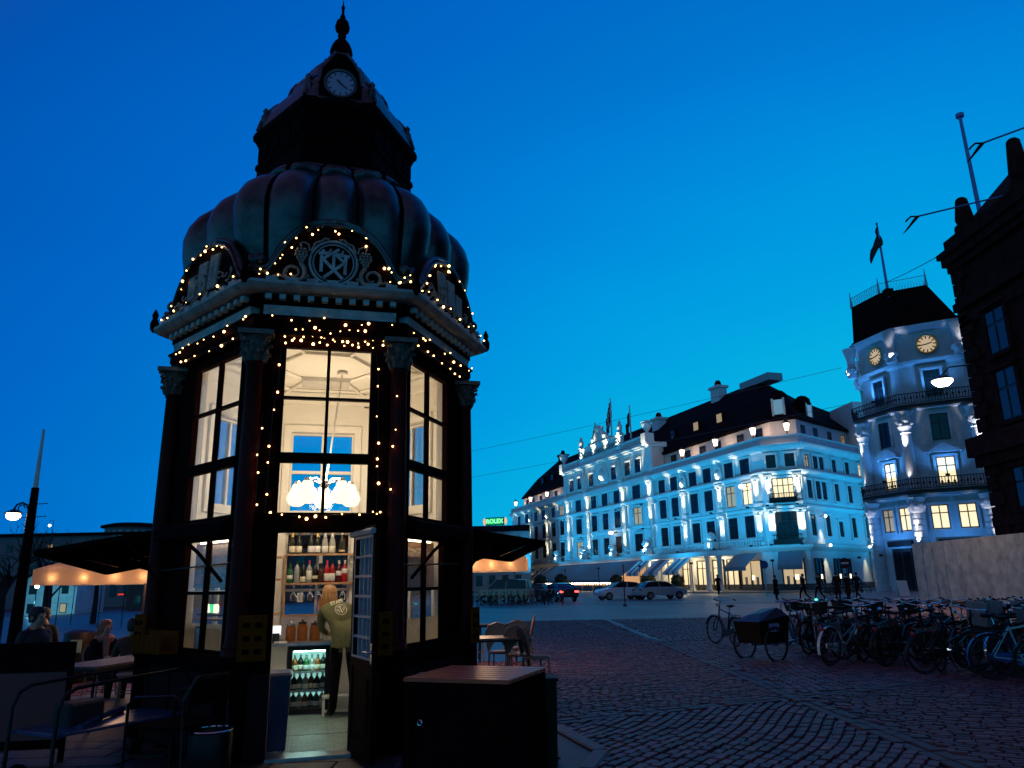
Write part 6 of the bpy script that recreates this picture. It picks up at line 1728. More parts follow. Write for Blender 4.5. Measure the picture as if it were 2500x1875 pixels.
    if basket:
        k = MB()
        x0, z0 = .47, .80
        k.loft([[(x0 - .12 + q.x, -.15, z0 + q.z), (x0 + .12 + q.x, -.15, z0 + q.z), (x0 + .12 + q.x, .15, z0 + q.z), (x0 - .12 + q.x, .15, z0 + q.z)], [(x0 - .15 + q.x, -.19, z0 + .25 + q.z), (x0 + .16 + q.x, -.19, z0 + .25 + q.z), (x0 + .16 + q.x, .19, z0 + .25 + q.z), (x0 - .15 + q.x, .19, z0 + .25 + q.z)]], True, False)
        k.build('basket', basket, fk)
    MB().tube([(-.2, -.05, .27), (-.3, -.2, .0)], .008, 5).build('kickstand', mt_dsteel, t)
    return t
fb_black = M('bike_black_paint', (.008, .007, .008), .35, coat=.2); fb_blue = M('bike_blue_paint', (.02, .12, .45), .3, coat=.6); fb_teal = M('bike_pale_teal_paint', (.25, .5, .5), .3, coat=.6)
fb_white = M('bike_white_paint', (.6, .62, .64), .3, coat=.6); fb_green = M('bike_dark_green_paint', (.012, .05, .025), .3, coat=.5); fb_red = M('bike_dark_red_paint', (.12, .01, .012), .3, coat=.5); fb_grey = M('bike_grey_paint', (.1, .11, .13), .3, coat=.5)
bk = M('dark_wicker', (.03, .018, .01), .8, var=.5, scale=60, bump=.6)
# cargo bike nearest the square centre
t = empty('cargo_bicycle', (5.85, 17.0, 0), 'cargo bicycle with dark wooden front box and pale blue frame', 'cargo bike', rz=R(213))
for c in ((1.05, -.40, .30), (1.05, .40, .30), (-.75, 0, .34)):
    o = empty('wheel', c); o.parent = t; link('tyre', TYRE, o); link('rim', RIM, o)
b = MB(); b.loft([[(.55, -.30, .32), (1.35, -.30, .32), (1.35, .30, .32), (.55, .30, .32)], [(.50, -.33, .84), (1.42, -.33, .74), (1.42, .33, .74), (.50, .33, .84)]], True, False)
bx = b.build('cargo_box', M('cargo_box_dark_wood', (.016, .008, .005), .7, var=.4, scale=4, spec=.1), t)
for y in (-.345, .345):
    st_ = MB(); st_.box((1.0, y, .62), (.3, .012, .16)); st_.build('side_sticker', M('violet_sticker', (.3, .24, .42), .5, var=.5, scale=18), bx)
MB().loft([[(.51, -.32, .84), (1.41, -.32, .74), (1.41, .32, .74), (.51, .32, .84)], [(.62, -.2, .97), (1.2, -.14, .86), (1.15, .16, .9), (.7, .22, 1.0)]], False, True).build('rain_cover', M('grey_blue_plastic_cover', (.035, .035, .05), .45, var=.4, scale=4, bump=.5, bscale=8), bx)
b = MB(); b.tube([(1.35, 0, .3), (.5, 0, .28), (-.1, 0, .30), (-.35, 0, .45), (-.4, 0, .85)], .028, 6); b.tube([(-.1, 0, .3), (.32, 0, .95)], .03, 6)
for s in (-.05, .05): b.tube([(-.1, s, .3), (-.75, s, .34)], .014, 5); b.tube([(-.4, s * .5, .8), (-.75, s, .34)], .012, 5)
b.tube([(1.05, -.45, .30), (1.05, .45, .30)], .02, 5); b.build('frame', M('bike_pale_blue_paint', (.13, .25, .36), .3, coat=.5), t, smooth=60)
b = MB(); b.tube([(.32, 0, .95), (.27, 0, 1.08)], .016, 6); b.tube([(.1, -.32, 1.1), (.27, -.15, 1.1), (.27, .15, 1.1), (.1, .32, 1.1)], .013, 6); b.build('handlebar', mt_chrome, t)
b = MB(); b.loft([[(-.55, y, z) for y, z in ((-.1, .97), (0, .99), (.1, .97), (0, .92))], [(-.28, y, z) for y, z in ((-.03, .97), (0, .98), (.03, .97), (0, .94))]], True, True); b.tube([(-.4, 0, .8), (-.41, 0, .95)], .014, 6); b.build('saddle', mt_rubber, t, smooth=50)
b = MB(); 
for y in (-.07, .07): b.tube([(-.5, y, .74), (-1.05, y, .74)], .008, 4); b.tube([(-1.0, y, .74), (-.78, y, .36)], .007, 4)
for x in (-.55, -.75, -1.03): b.tube([(x, -.07, .74), (x, .07, .74)], .007, 4)
b.build('rack', mt_dsteel, t)
BK_ = [ # x, y, rz, label, frame, step, basket, lean, fend, steer
 (5.15, 19.8, R(100), 'black upright bicycle farthest left beyond the cargo bicycle', fb_black, False, None, .05, None, .2),
 (6.35, 16.9, R(70), 'white step-through bicycle just right of the cargo bicycle', fb_white, True, bk, -.06, None, -.4),
 (6.9, 17.6, R(118), 'pale blue framed bicycle behind the cargo bicycle box', fb_teal, True, None, .07, None, .3),
 (6.2, 15.2, R(35), 'dark bicycle with bent blue-white down tube in front of the cargo bicycle', fb_grey, True, None, .08, fb_white, .5),
 (7.5, 16.6, R(62), 'black bicycle with dark wicker basket in the middle of the row', fb_black, False, bk, -.05, None, .1),
 (7.2, 14.9, R(20), 'black bicycle whose big front wheel faces the square, mid row', fb_black, False, None, .12, None, .35),
 (8.2, 15.9, R(65), 'blue framed bicycle behind the black one in mid row', fb_blue, False, None, .06, None, -.3),
 (8.9, 15.2, R(75), 'grey bicycle with chrome mudguards further along the row', fb_grey, True, None, -.07, mt_chrome, .3),
 (8.3, 14.0, R(30), 'dark green bicycle with a grey child seat leaning over', fb_green, False, None, .15, None, .2),
 (9.6, 14.6, R(55), 'dark red bicycle half hidden at the back of the row', fb_red, True, None, .04, None, 0),
 (7.9, 12.5, R(-8), 'pale teal framed bicycle with blue mudguards at the right edge', fb_teal, False, None, .06, fb_blue, .25),
 (8.4, 13.2, R(15), 'black bicycle with chrome handlebar behind the pale teal bicycle', fb_black, False, None, -.08, mt_chrome, -.2),
 (10.2, 13.7, R(60), 'black bicycle with basket near the hoarding side', fb_black, True, bk, .05, None, .15),
 (9.3, 16.9, R(80), 'white framed bicycle in the back row under the tower', fb_white, False, None, .04, None, .2),
 (10.3, 16.2, R(70), 'black bicycle in the back row beside the white framed one', fb_black, False, None, -.04, None, -.2),
 (11.3, 15.8, R(85), 'grey step-through bicycle right in the back row', fb_grey, True, None, .05, None, .3),
 (12.2, 15.2, R(66), 'dark blue bicycle at the right end of the back row', fb_blue, True, bk, .03, None, .1),
 (7.0, 15.9, R(48), 'black bicycle wedged between the basket bicycle and the green one', fb_black, True, None, .1, None, -.5),
 (7.9, 15.2, R(40), 'grey bicycle tangled in the middle of the row, dark mudguards', fb_grey, False, None, -.1, None, .4),
 (8.7, 14.6, R(50), 'black step-through bicycle behind the child seat bicycle', fb_black, True, None, .09, None, .3),
 (9.1, 13.6, R(28), 'dark green bicycle with basket right of the child seat bicycle', fb_green, True, bk, -.08, None, -.3),
 (9.9, 15.4, R(72), 'dark red bicycle third from the right in the back row', fb_red, False, None, .05, None, .2),
 (11.2, 14.4, R(60), 'grey bicycle in front of the hoarding end of the row', fb_grey, True, None, .06, None, .1),
 (9.6, 12.6, R(20), 'blue bicycle between the teal one and the hoarding', fb_blue, True, None, .1, mt_chrome, .4),
 (10.6, 12.9, R(40), 'black bicycle with wicker basket far right near the frame edge', fb_black, False, bk, .05, None, -.2),
 (7.3, 13.6, R(10), 'black bicycle lying lowest, in front of the green bicycle', fb_black, True, None, .2, None, .6),
 (6.6, 18.9, R(95), 'dark bicycle behind the white step-through bicycle', fb_grey, False, None, .05, None, .1),
 (7.7, 18.2, R(88), 'black bicycle with basket in the back row behind the cargo bicycle', fb_black, True, bk, -.04, None, .2),
 (8.5, 17.5, R(84), 'dark green bicycle in the back row, second behind the cargo bicycle', fb_green, False, None, .04, None, -.1),
 (6.85, 11.3, R(-20), 'black bicycle cut by the lower right corner of the bicycle row', fb_black, False, None, .1, None, .2)]
for (x, y, rz, lab, fm, st, ba, le, fe, se) in BK_:
    if lab.startswith('black bicycle cut'): x, y = 8.1, 11.6
    t_ = bicycle((x, y, 0), rz, lab, fm, st, ba, True, le, fend=fe, steer=se)
    if 'child seat' in lab:
        MB().loft([[(-.62, -.16, .76), (-.35, -.16, .76), (-.35, .16, .76), (-.62, .16, .76)], [(-.66, -.18, 1.15), (-.58, -.18, 1.15), (-.58, .18, 1.15), (-.66, .18, 1.15)]], True, True).build('child_seat', M('grey_plastic', (.16, .18, .2), .45), t_)
        MB().ball((-.6, -.0, 1.2), .02, 6).build('seat_strap', mt_rubber, t_)
for j, (x, y, rz, lab, fm, st, ba, le, fe, se) in enumerate(BK_):
    if 'cut by' in lab or j == 0: continue
    short = lab.split(' in ')[0].split(' behind')[0].split(' wedged')[0].split(' tangled')[0].split(' whose')[0].split(' just')[0].split(' lying')[0].split(' right of')[0]
    bicycle((x + .28 * math.cos(j * 1.7) + .2, y + .38 + .12 * math.sin(j * 2.1), 0), rz + R(random.uniform(-35, 35)), 'black bicycle standing tight behind the ' + ' '.join(lab.split()[:9]), fb_black, j % 2 == 0, bk if j % 5 == 1 else None, True, random.uniform(-.12, .12), steer=random.uniform(-.5, .5))
t = empty('bicycle_lamp', (6.5, 17.2, 1.12), 'small glowing green lamp clipped to the handlebar by the cargo bicycle', 'lamp'); MB().ball((0, 0, 0), .035, 8, sz=.6).build('lamp_glass', E('green_lamp', (.1, 1, .55), 3), t); MB().box((0, 0, -.035), (.03, .03, .04)).build('lamp_clip', mt_rubber, t)
# ------------------------------------------------------------------ people
def person(name_label, loc, rz, pose='stand', top=None, trousers=None, hair=None, scale=1.0, cat='person', group=None, hairlen=.0, skirt=False, detail=1, hood=False, held=None):
    J = {'pel': (0, 0, .95), 'spi': (0, .0, 1.15), 'che': (0, .0, 1.35), 'nek': (0, -.01, 1.5), 'hed': (0, -.02, 1.62), 'top': (0, -.01, 1.75),
         'shl': (-.17, 0, 1.42), 'ell': (-.23, .02, 1.14), 'wrl': (-.23, -.06, .90), 'hal': (-.23, -.08, .81),
         'shr': (.17, 0, 1.42), 'elr': (.23, .02, 1.14), 'wrr': (.23, -.06, .90), 'har': (.23, -.08, .81),
         'hil': (-.09, 0, .92), 'knl': (-.1, -.02, .50), 'anl': (-.1, .02, .09), 'tol': (-.1, -.14, .04),
         'hir': (.09, 0, .92), 'knr': (.1, -.02, .50), 'anr': (.1, .02, .09), 'tor': (.1, -.14, .04)}
    J = {k: Vector(v) for k, v in J.items()}
    if pose == 'walk':
        J['knl'] = Vector((-.1, -.2, .52)); J['anl'] = Vector((-.1, -.27, .11)); J['tol'] = Vector((-.1, -.42, .08)); J['knr'] = Vector((.1, .03, .5)); J['anr'] = Vector((.1, .32, .17)); J['tor'] = Vector((.1, .22, .05))
        J['ell'] = Vector((-.24, .14, 1.17)); J['wrl'] = Vector((-.23, .08, .94)); J['hal'] = Vector((-.23, .06, .86)); J['elr'] = Vector((.24, -.10, 1.16)); J['wrr'] = Vector((.22, -.26, .98)); J['har'] = Vector((.22, -.31, .92))
    if pose == 'sit':
        dz = -.47
        for k in J:
            if k not in ('knl', 'anl', 'tol', 'knr', 'anr', 'tor'): J[k] = J[k] + Vector((0, 0, dz))
        for s, q in ((-1, 'l'), (1, 'r')):
            J['kn' + q] = Vector((s * .12, -.44, .47)); J['an' + q] = Vector((s * .12, -.42, .09)); J['to' + q] = Vector((s * .12, -.58, .04))
            J['el' + q] = Vector((s * .25, -.08, .72)); J['wr' + q] = Vector((s * .16, -.32, .72)); J['ha' + q] = Vector((s * .13, -.40, .74))
    if pose == 'lean':    # bartender seen from behind, leaning forward to the right
        sh = Vector((.10, -.16, -.10))
        for k in ('che', 'nek', 'hed', 'top', 'shl', 'shr'): J[k] = J[k] + sh * (1.0 if k in ('che', 'shl', 'shr') else 1.25)
        J['spi'] += Vector((.03, -.04, -.01)); J['hed'] += Vector((.04, -.06, -.02)); J['top'] += Vector((.07, -.10, -.03))
        J['pel'] += Vector((-.03, .03, 0)); 
        J['ell'] = Vector((-.17, -.32, 1.10)); J['wrl'] = Vector((-.02, -.48, 1.02)); J['hal'] = Vector((.04, -.55, 1.0)); J['elr'] = Vector((.25, -.30, 1.07)); J['wrr'] = Vector((.14, -.48, 1.0)); J['har'] = Vector((.10, -.55, .99))
        J['anl'] = Vector((-.16, .06, .09)); J['tol'] = Vector((-.19, -.09, .04)); J['knl'] = Vector((-.13, .0, .5)); J['anr'] = Vector((.12, .0, .09)); J['tor'] = Vector((.14, -.15, .04))
    names = list(J)
    edges = [('pel', 'spi'), ('spi', 'che'), ('che', 'nek'), ('nek', 'hed'), ('hed', 'top'), ('che', 'shl'), ('shl', 'ell'), ('ell', 'wrl'), ('wrl', 'hal'), ('che', 'shr'), ('shr', 'elr'), ('elr', 'wrr'), ('wrr', 'har'),
             ('pel', 'hil'), ('hil', 'knl'), ('knl', 'anl'), ('anl', 'tol'), ('pel', 'hir'), ('hir', 'knr'), ('knr', 'anr'), ('anr', 'tor')]
    rad = {'pel': (.15, .12), 'spi': (.14, .11), 'che': (.165, .12), 'nek': (.055, .06), 'hed': (.078, .095), 'top': (.06, .07), 'shl': (.075, .075), 'shr': (.075, .075), 'ell': (.052, .05), 'elr': (.052, .05), 'wrl': (.038, .03), 'wrr': (.038, .03),
           'hal': (.04, .022), 'har': (.04, .022), 'hil': (.1, .1), 'hir': (.1, .1), 'knl': (.072, .07), 'knr': (.072, .07), 'anl': (.05, .05), 'anr': (.05, .05), 'tol': (.045, .035), 'tor': (.045, .035)}
    vs = [J[k] for k in names]; es = [(names.index(a), names.index(c)) for a, c in edges]; rr = [rad[k] for k in names]
    if detail > 1:      # nose and fingers
        hd = names.index('hed'); vs.append(J['hed'] + Vector((0, -.105, -.005))); rr.append((.014, .014)); es.append((hd, len(vs) - 1))
        for q in ('l', 'r'):
            h = J['ha' + q]; w_ = J['wr' + q]; d = (h - w_).normalized(); sd = d.cross(Vector((0, 0, 1)));
            sd = sd.normalized() if sd.length > .1 else Vector((1, 0, 0))
            for i, (o, l_) in enumerate(((-.028, .065), (-.009, .08), (.01, .078), (.028, .06))):
                i0 = len(vs); vs.append(h + sd * o + d * .03); rr.append((.0095, .0095)); es.append((names.index('ha' + q), i0))
                vs.append(h + sd * o * 1.1 + d * (.03 + l_ * .6) + Vector((0, 0, -.01))); rr.append((.0085, .0085)); es.append((i0, i0 + 1))
                vs.append(h + sd * o * 1.1 + d * (.03 + l_) + Vector((0, 0, -.03))); rr.append((.0075, .0075)); es.append((i0 + 1, i0 + 2))
            i0 = len(vs); vs.append(h + sd * .05 - d * .01); rr.append((.011, .011)); es.append((names.index('ha' + q), i0)); vs.append(h + sd * .065 + d * .03); rr.append((.009, .009)); es.append((i0, i0 + 1))
    me = bpy.data.meshes.new('body_skeleton'); me.from_pydata([tuple(v) for v in vs], es, [])
    ob = bpy.data.objects.new('body_skeleton', me); COL.objects.link(ob)
    sk = ob.modifiers.new('Skin', 'SKIN')
    for i, v in enumerate(me.skin_vertices[0].data):
        v.radius = rr[i]; v.use_root = (i == 0)
    sb = ob.modifiers.new('Sub', 'SUBSURF'); sb.levels = 1 if detail < 2 else 2
    dg = bpy.context.evaluated_depsgraph_get()
    bm = bpy.data.meshes.new_from_object(ob.evaluated_get(dg))
    bpy.data.objects.remove(ob)
    bm.name = 'body'
    top = top or mt_fabdk; trousers = trousers or mt_fabdk; hair = hair or M('dark_hair', (.015, .01, .008), .6)
    bm.materials.clear()
    for m in (mt_skin, top, trousers, mt_rubber): bm.materials.append(m)
    cls = {}
    for a, c in edges:
        k = 1
        if c in ('nek',): k = 1
        if c in ('hed', 'top', 'hal', 'har'): k = 0
        if c in ('hil', 'hir', 'knl', 'knr', 'anl', 'anr'): k = 2
        if c in ('tol', 'tor'): k = 3
        cls[(a, c)] = k
    idx = []
    for p in bm.polygons:
        c_ = p.center; best = (9, 0)
        for (a, c), k in cls.items():
            A, B_ = J[a], J[c]; d = B_ - A; t_ = max(0, min(1, (c_ - A).dot(d) / d.length_squared)); q = (c_ - (A + d * t_)).length - (.08 if k == 1 and c in ('spi', 'che') else 0) - (.03 if c == 'spi' else 0)
            if q < best[0]: best = (q, k)
        idx.append(best[1])
    bm.polygons.foreach_set('material_index', idx); bm.polygons.foreach_set('use_smooth', [True] * len(idx))
    t = empty('person', loc, name_label, cat, group, rz=rz); t.scale = (scale,) * 3
    link('body', bm, t)
    H = J['hed'] + Vector((0, .012, .045))
    b = MB(); b.lathe([(.001, .11), (.06, .1), (.092, .06), (.1, .0), (.094, -.05), (.08, -.09 - hairlen * .3)], (0, 0, 0), 12)
    b.v = [(x * 1.0, y * 1.08 + (.03 if y < -.03 and z < .03 else 0.012), z) for x, y, z in b.v]
    xf(b, Matrix.Translation(H)); b.build('hair', hair, t, smooth=70)
    if hairlen:
        b = MB(); rh = random.Random(4)
        for i in range(46):
            a0 = rh.uniform(-1.5, 1.5); dx, dy = math.sin(a0) * .088, math.cos(a0) * .085; e_ = rh.uniform(.7, 1.1)
            b.tube([H + Vector((dx * .6, dy * .6, .09)), H + Vector((dx, dy + .015, .03)), H + Vector((dx * 1.05 + .006 * rh.uniform(-1, 1), dy + .025, -.08)), H + Vector((dx * .8 + .02 * rh.uniform(-1, 1), dy + .03, -.08 - hairlen * .55 * e_)), H + Vector((dx * .55 + .03 * rh.uniform(-1, 1), dy + .02, -.08 - hairlen * e_))], [.012, .016, .015, .012, .004], 4)
        b.build('long_hair', hair, t, smooth=70)
    if skirt:
        b = MB(); P_ = J['pel']; b.lathe([(.2, -.55), (.18, -.2), (.165, .0), (.17, .25), (.2, .42), (.12, .52)], (P_.x, P_.y, P_.z), 12); b.build('coat', top, t, smooth=60)
    if detail > 1:
        e = MB()
        for s in (-.032, .032): e.ball(J['hed'] + Vector((s, -.088, .018)), .011, 6)
        e.build('eyes', M('eye', (.05, .04, .04), .2), t)
        e = MB(); e.tube([J['hed'] + Vector((x, -.092 + abs(x) * .3, -.045)) for x in (-.025, 0, .025)], .006, 5); e.build('mouth', M('lips', (.35, .1, .09), .4), t)
        for s in (-1, 1): MB().ball(J['hed'] + Vector((s * .083, .0, .005)), .024, 6, sz=1.3).build('ear', mt_skin, t)
    return t, J
# bartender: faces away, +y is her back, so rotate so that her front (-y) looks inwards
olive = M('olive_green_shirt', (.11, .115, .05), .85, var=.2, scale=26, bump=.4, bscale=14)
blk = M('black_trousers', (.006, .005, .006), .9, var=.3, scale=15, bump=.2, spec=.05)
blond = M('blond_hair', (.36, .19, .075), .5, var=.45, scale=8, stretch=(20, 20, 2))
bt, BJ = person('bartender in olive green staff shirt and black trousers bending over the kiosk counter', KW(.36, .40, .036), KROT + PI + R(10), 'lean', olive, blk, blond, .97, hairlen=.22, detail=2)
# shirt worn loose: hem over the trousers, lettering and round emblem on the back
b = MB(); n = 18; rings = []
for (c, rx, ry) in ((BJ['pel'] + Vector((0, 0, -.10)), .205, .165), (BJ['pel'] + Vector((0, 0, .04)), .2, .165), (BJ['spi'], .175, .145), (BJ['spi'].lerp(BJ['che'], .55), .185, .145), (BJ['che'] + Vector((0, .0, .03)), .205, .14), (BJ['che'] + Vector((0, -.02, .10)), .17, .11), (BJ['nek'] + Vector((0, 0, -.03)), .075, .075)):
    rings.append([(c.x + rx * math.cos(2 * PI * i / n) * (1 + .03 * math.sin(i * 3)), c.y + ry * math.sin(2 * PI * i / n) * (1 + .03 * math.cos(i * 2)), c.z) for i in range(n)])
b.loft(rings); sh = b.build('loose_shirt', olive, bt, smooth=70)
q1, q2 = BJ['spi'].lerp(BJ['che'], .2), BJ['che'] + Vector((0, .0, .05))
up = (q2 - q1).normalized(); nrm_ = Vector((0, up.z, -up.y)).normalized(); xx = up.cross(nrm_)
if xx.x > 0: xx = -xx
bmx = Matrix.Identity(4); bmx.col[0][:3] = xx; bmx.col[1][:3] = up; bmx.col[2][:3] = xx.cross(up)
def on_back(f, dx): 
    p = q1.lerp(q2, f) + bmx.to_3x3() @ Vector((dx, 0, 0)); return p
prn = M('cream_print', (.6, .58, .45), .8)
mm = bmx.copy(); mm.translation = q1.lerp(q2, 1.12) + nrm_ * .15
if (bmx.to_3x3() @ Vector((0, 0, 1))).dot(nrm_) < 0: print('emblem normal flipped')
xf(text_mb('STAFF', .068, .002, .002), mm).build('printed_word', prn, sh)
mm = bmx.copy(); mm.translation = q1.lerp(q2, .40) + nrm_ * .162
b = MB(); b.tube([mm @ Vector((.075 * math.cos(i * .314), .075 * math.sin(i * .314), 0)) for i in range(20)], .006, 4, True)
for i, (x0, w, y0, y1) in enumerate(((0, .018, -.05, .03), (-.03, .012, -.035, .02), (.03, .012, -.035, .02), (-.05, .01, -.01, .03), (.05, .01, -.01, .03))): b.box((x0, (y0 + y1) / 2, 0), (w, y1 - y0, .003), m=mm)
b.box((0, .048, 0), (.06, .014, .003), m=mm); b.ball((0, 0, 0), .014, 6, mm @ Matrix.Translation((0, .03, 0)), sz=.3)
b.build('round_emblem', prn, sh)
# visitors at left
rust = M('rust_coloured_scarf', (.42, .16, .11), .9, var=.3, scale=30, bump=.4); red_hair = M('copper_red_hair', (.4, .11, .045), .55, var=.3, scale=10)
la, LJ = person('seated woman with copper hair and pale rust scarf behind the left table', (-6.65, 12.9, gh(-6.65, 13) - .07), R(60), 'sit', mt_fabdk, mt_fabdk, red_hair, 1.0, hairlen=.16, detail=2)
b = MB(); b.tube([LJ['nek'] + Vector((.11 * math.cos(i * .6), .1 * math.sin(i * .6), -.03 + .015 * math.sin(i * 2))) for i in range(11)], .05, 7, True); b.tube([LJ['nek'] + Vector((-.03, -.1, -.03)), LJ['che'] + Vector((-.04, -.14, 0)), LJ['spi'] + Vector((-.04, -.15, .05))], [.055, .05, .04], 6); b.build('scarf', rust, la, smooth=70)
brn = M('brown_jacket', (.09, .035, .025), .8, var=.3, scale=20, bump=.3)
mn, _ = person('seated man in dark brown jacket with his back half turned beside the copper haired woman', (-5.85, 12.2, gh(-5.85, 12.3) - .05), R(200), 'sit', brn, mt_fabdk, None, 1.0, detail=2)
dn, _ = person('dark silhouette of a standing person with short hair at the far left', (-7.85, 13.2, gh(-7.85, 13.2) - .30), R(20), 'stand', M('dark_coat', (.015, .012, .014), .8), mt_fabdk, None, 1.0, detail=2, skirt=True)
d2_, _ = person('dark silhouette of a heavier person at the left picture edge', (-6.15, 10.2, gh(-6.2, 10.2) - .28), R(70), 'stand', MATS['dark_coat'], mt_fabdk, None, 1.0, detail=2, skirt=True)
# walkers on the far side
for (x, y, rz, ps, lab, gr, tp_, sc) in (
    (19.6, 76.5, R(185), 'walk', 'lone walker in a dark coat in front of the lit hotel porch columns', None, None, 1.12),
    (20.3, 55.8, R(-80), 'walk', 'left one of two dark walkers passing the hotel corner shop', 'walkers by the hotel corner', None, 1.03),
    (21.15, 55.2, R(-75), 'walk', 'right one of two dark walkers, in long stride by the hotel corner', 'walkers by the hotel corner', None, 1.05),
    (22.35, 55.0, R(150), 'stand', 'tall dark figure at the left of the standing group near the tower', 'people standing near the tower', None, 1.08),
    (22.9, 54.6, R(100), 'stand', 'dark figure in the middle of the standing group near the tower', 'people standing near the tower', None, 1.02),
    (23.4, 54.2, R(200), 'walk', 'dark figure at the right of the standing group near the tower', 'people standing near the tower', None, 1.05),
    (18.9, 57.5, R(90), 'stand', 'dark figure standing by the shop window left of the two walkers', 'walkers by the hotel corner', None, 1.0)):
    person(lab, (x, y, -.0), rz, ps, tp_, None, None, sc, group=gr, skirt=(ps == 'stand' or y > 70))
# ------------------------------------------------------------------ cars by the hotel
def car(loc, rz, label, paint, group='cars parked in front of the hotel', tail=False, van=False, dirt=None):
    t = empty('parked_car', loc, label, 'car', group, rz=rz)
    if not van:
        low = [(-2.15, .35), (-2.2, .6), (-2.1, .92), (-1.2, 1.0), (1.0, .98), (1.9, .82), (2.15, .62), (2.12, .35)]
        cab = [(-2.0, .95), (-1.45, 1.42), (-.6, 1.5), (.35, 1.46), (1.25, .97)]
    else:
        low = [(-2.2, .35), (-2.25, .7), (-2.2, 1.05), (-1.2, 1.08), (1.0, 1.08), (1.9, .98), (2.2, .72), (2.18, .35)]
        cab = [(-2.15, 1.06), (-2.05, 1.75), (-1.0, 1.85), (.55, 1.80), (1.3, 1.07)]
    b = MB()
    rings = []
    for y, s, dz in ((-.86, .96, .0), (-.84, 1, .02), (-.7, 1.0, .05), (0, 1.02, .07), (.7, 1.0, .05), (.84, 1, .02), (.86, .96, 0)):
        rings.append([(x * s, y, z + (dz if z > .8 else 0)) for x, z in low])
    b.loft(rings, True, True); b.build('body', paint, t, smooth=35)
    rings = []
    for y, s, dz in ((-.76, .0, 0), (-.62, 0, 0), (.62, 0, 0), (.76, 0, 0)):
        k = 1 if abs(y) > .7 else .0
        rings.append([(x * (1 - .02 * k), (y if z < 1.1 else y * .84), z - (.06 * k if z > 1.1 else 0)) for x, z in cab])
    b = MB(); b.loft(rings, True, True); cb = b.build('cabin', M('car_glass', (.012, .016, .02), .06, var=.1), t, smooth=35)
    b = MB(); b.add([(x, y * .84 * .9, z + .012) for y in (-.76, .76) for x, z in cab[1:4]], [(0, 1, 4, 3), (1, 2, 5, 4)]); b.build('roof', paint, t)
    p = MB()
    for y in (-1, 1):
        for (x0, z0), (x1, z1) in ((cab[0], cab[1]), (cab[3], cab[4]), ((-.45, cab[2][1] - .05), (-.35, .98))): p.tube([(x0, y * .765, z0), (x1, y * (.765 if z1 < 1.1 else .65), z1 - .03)] if z0 < 1.1 else [(x0, y * .65, z0 - .03), (x1, y * .765, z1)], .035, 4)
    p.build('window_pillars', paint, t)
    for x in (-1.35, 1.35):
        for y in (-.8, .8):
            w = MB(); w.cyl((x, y - .1, .33), (x, y + .1, .33), .33, n=16); o = w.build('wheel', mt_tyre, t); r_ = MB(); r_.cyl((x, y - .11, .33), (x, y + .11, .33), .21, n=10); r_.build('rim', mt_steel, o)
    tm = E('tail_light', (1, .05, .04), 7) if tail else M('tail_lens', (.25, .015, .015), .2)
    for y in (-.66, .66):
        MB().box((-2.14, y, .80), (.1, .3, .14)).build('tail_light', tm, t); MB().box((2.08, y, .68), (.12, .3, .13)).build('headlight', M('headlight_lens', (.6, .62, .65), .1), t)
    for y in (-.9, .9): MB().box((.75, y, 1.02), (.12, .16, .12)).build('wing_mirror', paint, t)
    MB().box((-2.18, 0, .62), (.03, .5, .11)).build('number_plate', mt_fwhite, t); MB().box((2.13, 0, .5), (.03, .9, .14)).build('grille', mt_rubber, t)
    return t
cw = M('white_car_paint', (.72, .74, .76), .25, coat=1); cs = M('silver_car_paint', (.42, .48, .5), .3, .3, coat=1); cd = M('dark_car_paint', (.02, .022, .03), .25, coat=1); cy = M('pale_yellow_van_paint', (.38, .36, .2), .4, coat=.5)
hx = lambda x, y: HM @ Vector((x, y, -.02))
car((9.0, 68.5, -.02), R(196), 'white car parked in front of the hotel terrace, left of the silver one', cw)
car((12.3, 67.5, -.02), R(17), 'silver car parked just right of the white car by the hotel', cs)
car((3.6, 66.5, -.02), R(110), 'dark car with glowing red tail lights left of the white car', cd, tail=True)
car((1.2, 67.5, -.02), R(150), 'dark car left of the one with lit tail lights', cd)
car((-.9, 63.5, -.02), R(160), 'pale yellow van parked at the left of the cars', cy, van=True)
t = empty('tail_light_glow', (3.6, 66.5, 0)); bpy.data.objects.remove(t)
# ------------------------------------------------------------------ trees
mt_bark = M('dark_bark', (.02, .014, .012), .9, var=.4, scale=6, bump=.5)
def bare_tree(loc, h, label, seed, group='bare trees at the left'):
    rnd = random.Random(seed)
    t = empty('bare_tree', loc, label, 'tree', group)
    tr = MB(); br = MB()
    def grow(p, d, l_, r, lev, mb):
        q = p + d * l_; mid = p.lerp(q, .5) + Vector((rnd.uniform(-1, 1), rnd.uniform(-1, 1), 0)) * l_ * .05
        mb.tube([p, mid, q], [r, r * .82, r * .62], 5 if lev < 2 else 3)
        if lev >= 5: return
        for i in range(3 if lev < 3 else 2):
            a = rnd.uniform(0, 6.28); sp = rnd.uniform(.35, .8)
            nd = (d + Vector((math.cos(a), math.sin(a), rnd.uniform(-.25, .25))) * sp).normalized()
            grow(p.lerp(q, rnd.uniform(.6, 1)), nd, l_ * rnd.uniform(.55, .8), r * .55, lev + 1, br)
    tr.tube([(0, 0, -.3), (.05, 0, h * .2), (-.03, .04, h * .42)], [h * .03, h * .022, h * .018], 8)
    for i in range(5):
        a = i * 1.3 + rnd.random(); grow(Vector((0, 0, h * rnd.uniform(.25, .42))), Vector((math.cos(a) * .7, math.sin(a) * .7, .9)).normalized(), h * .2, h * .012, 1, br)
    tr.build('trunk', mt_bark, t, smooth=60); br.build('crown', mt_bark, t)
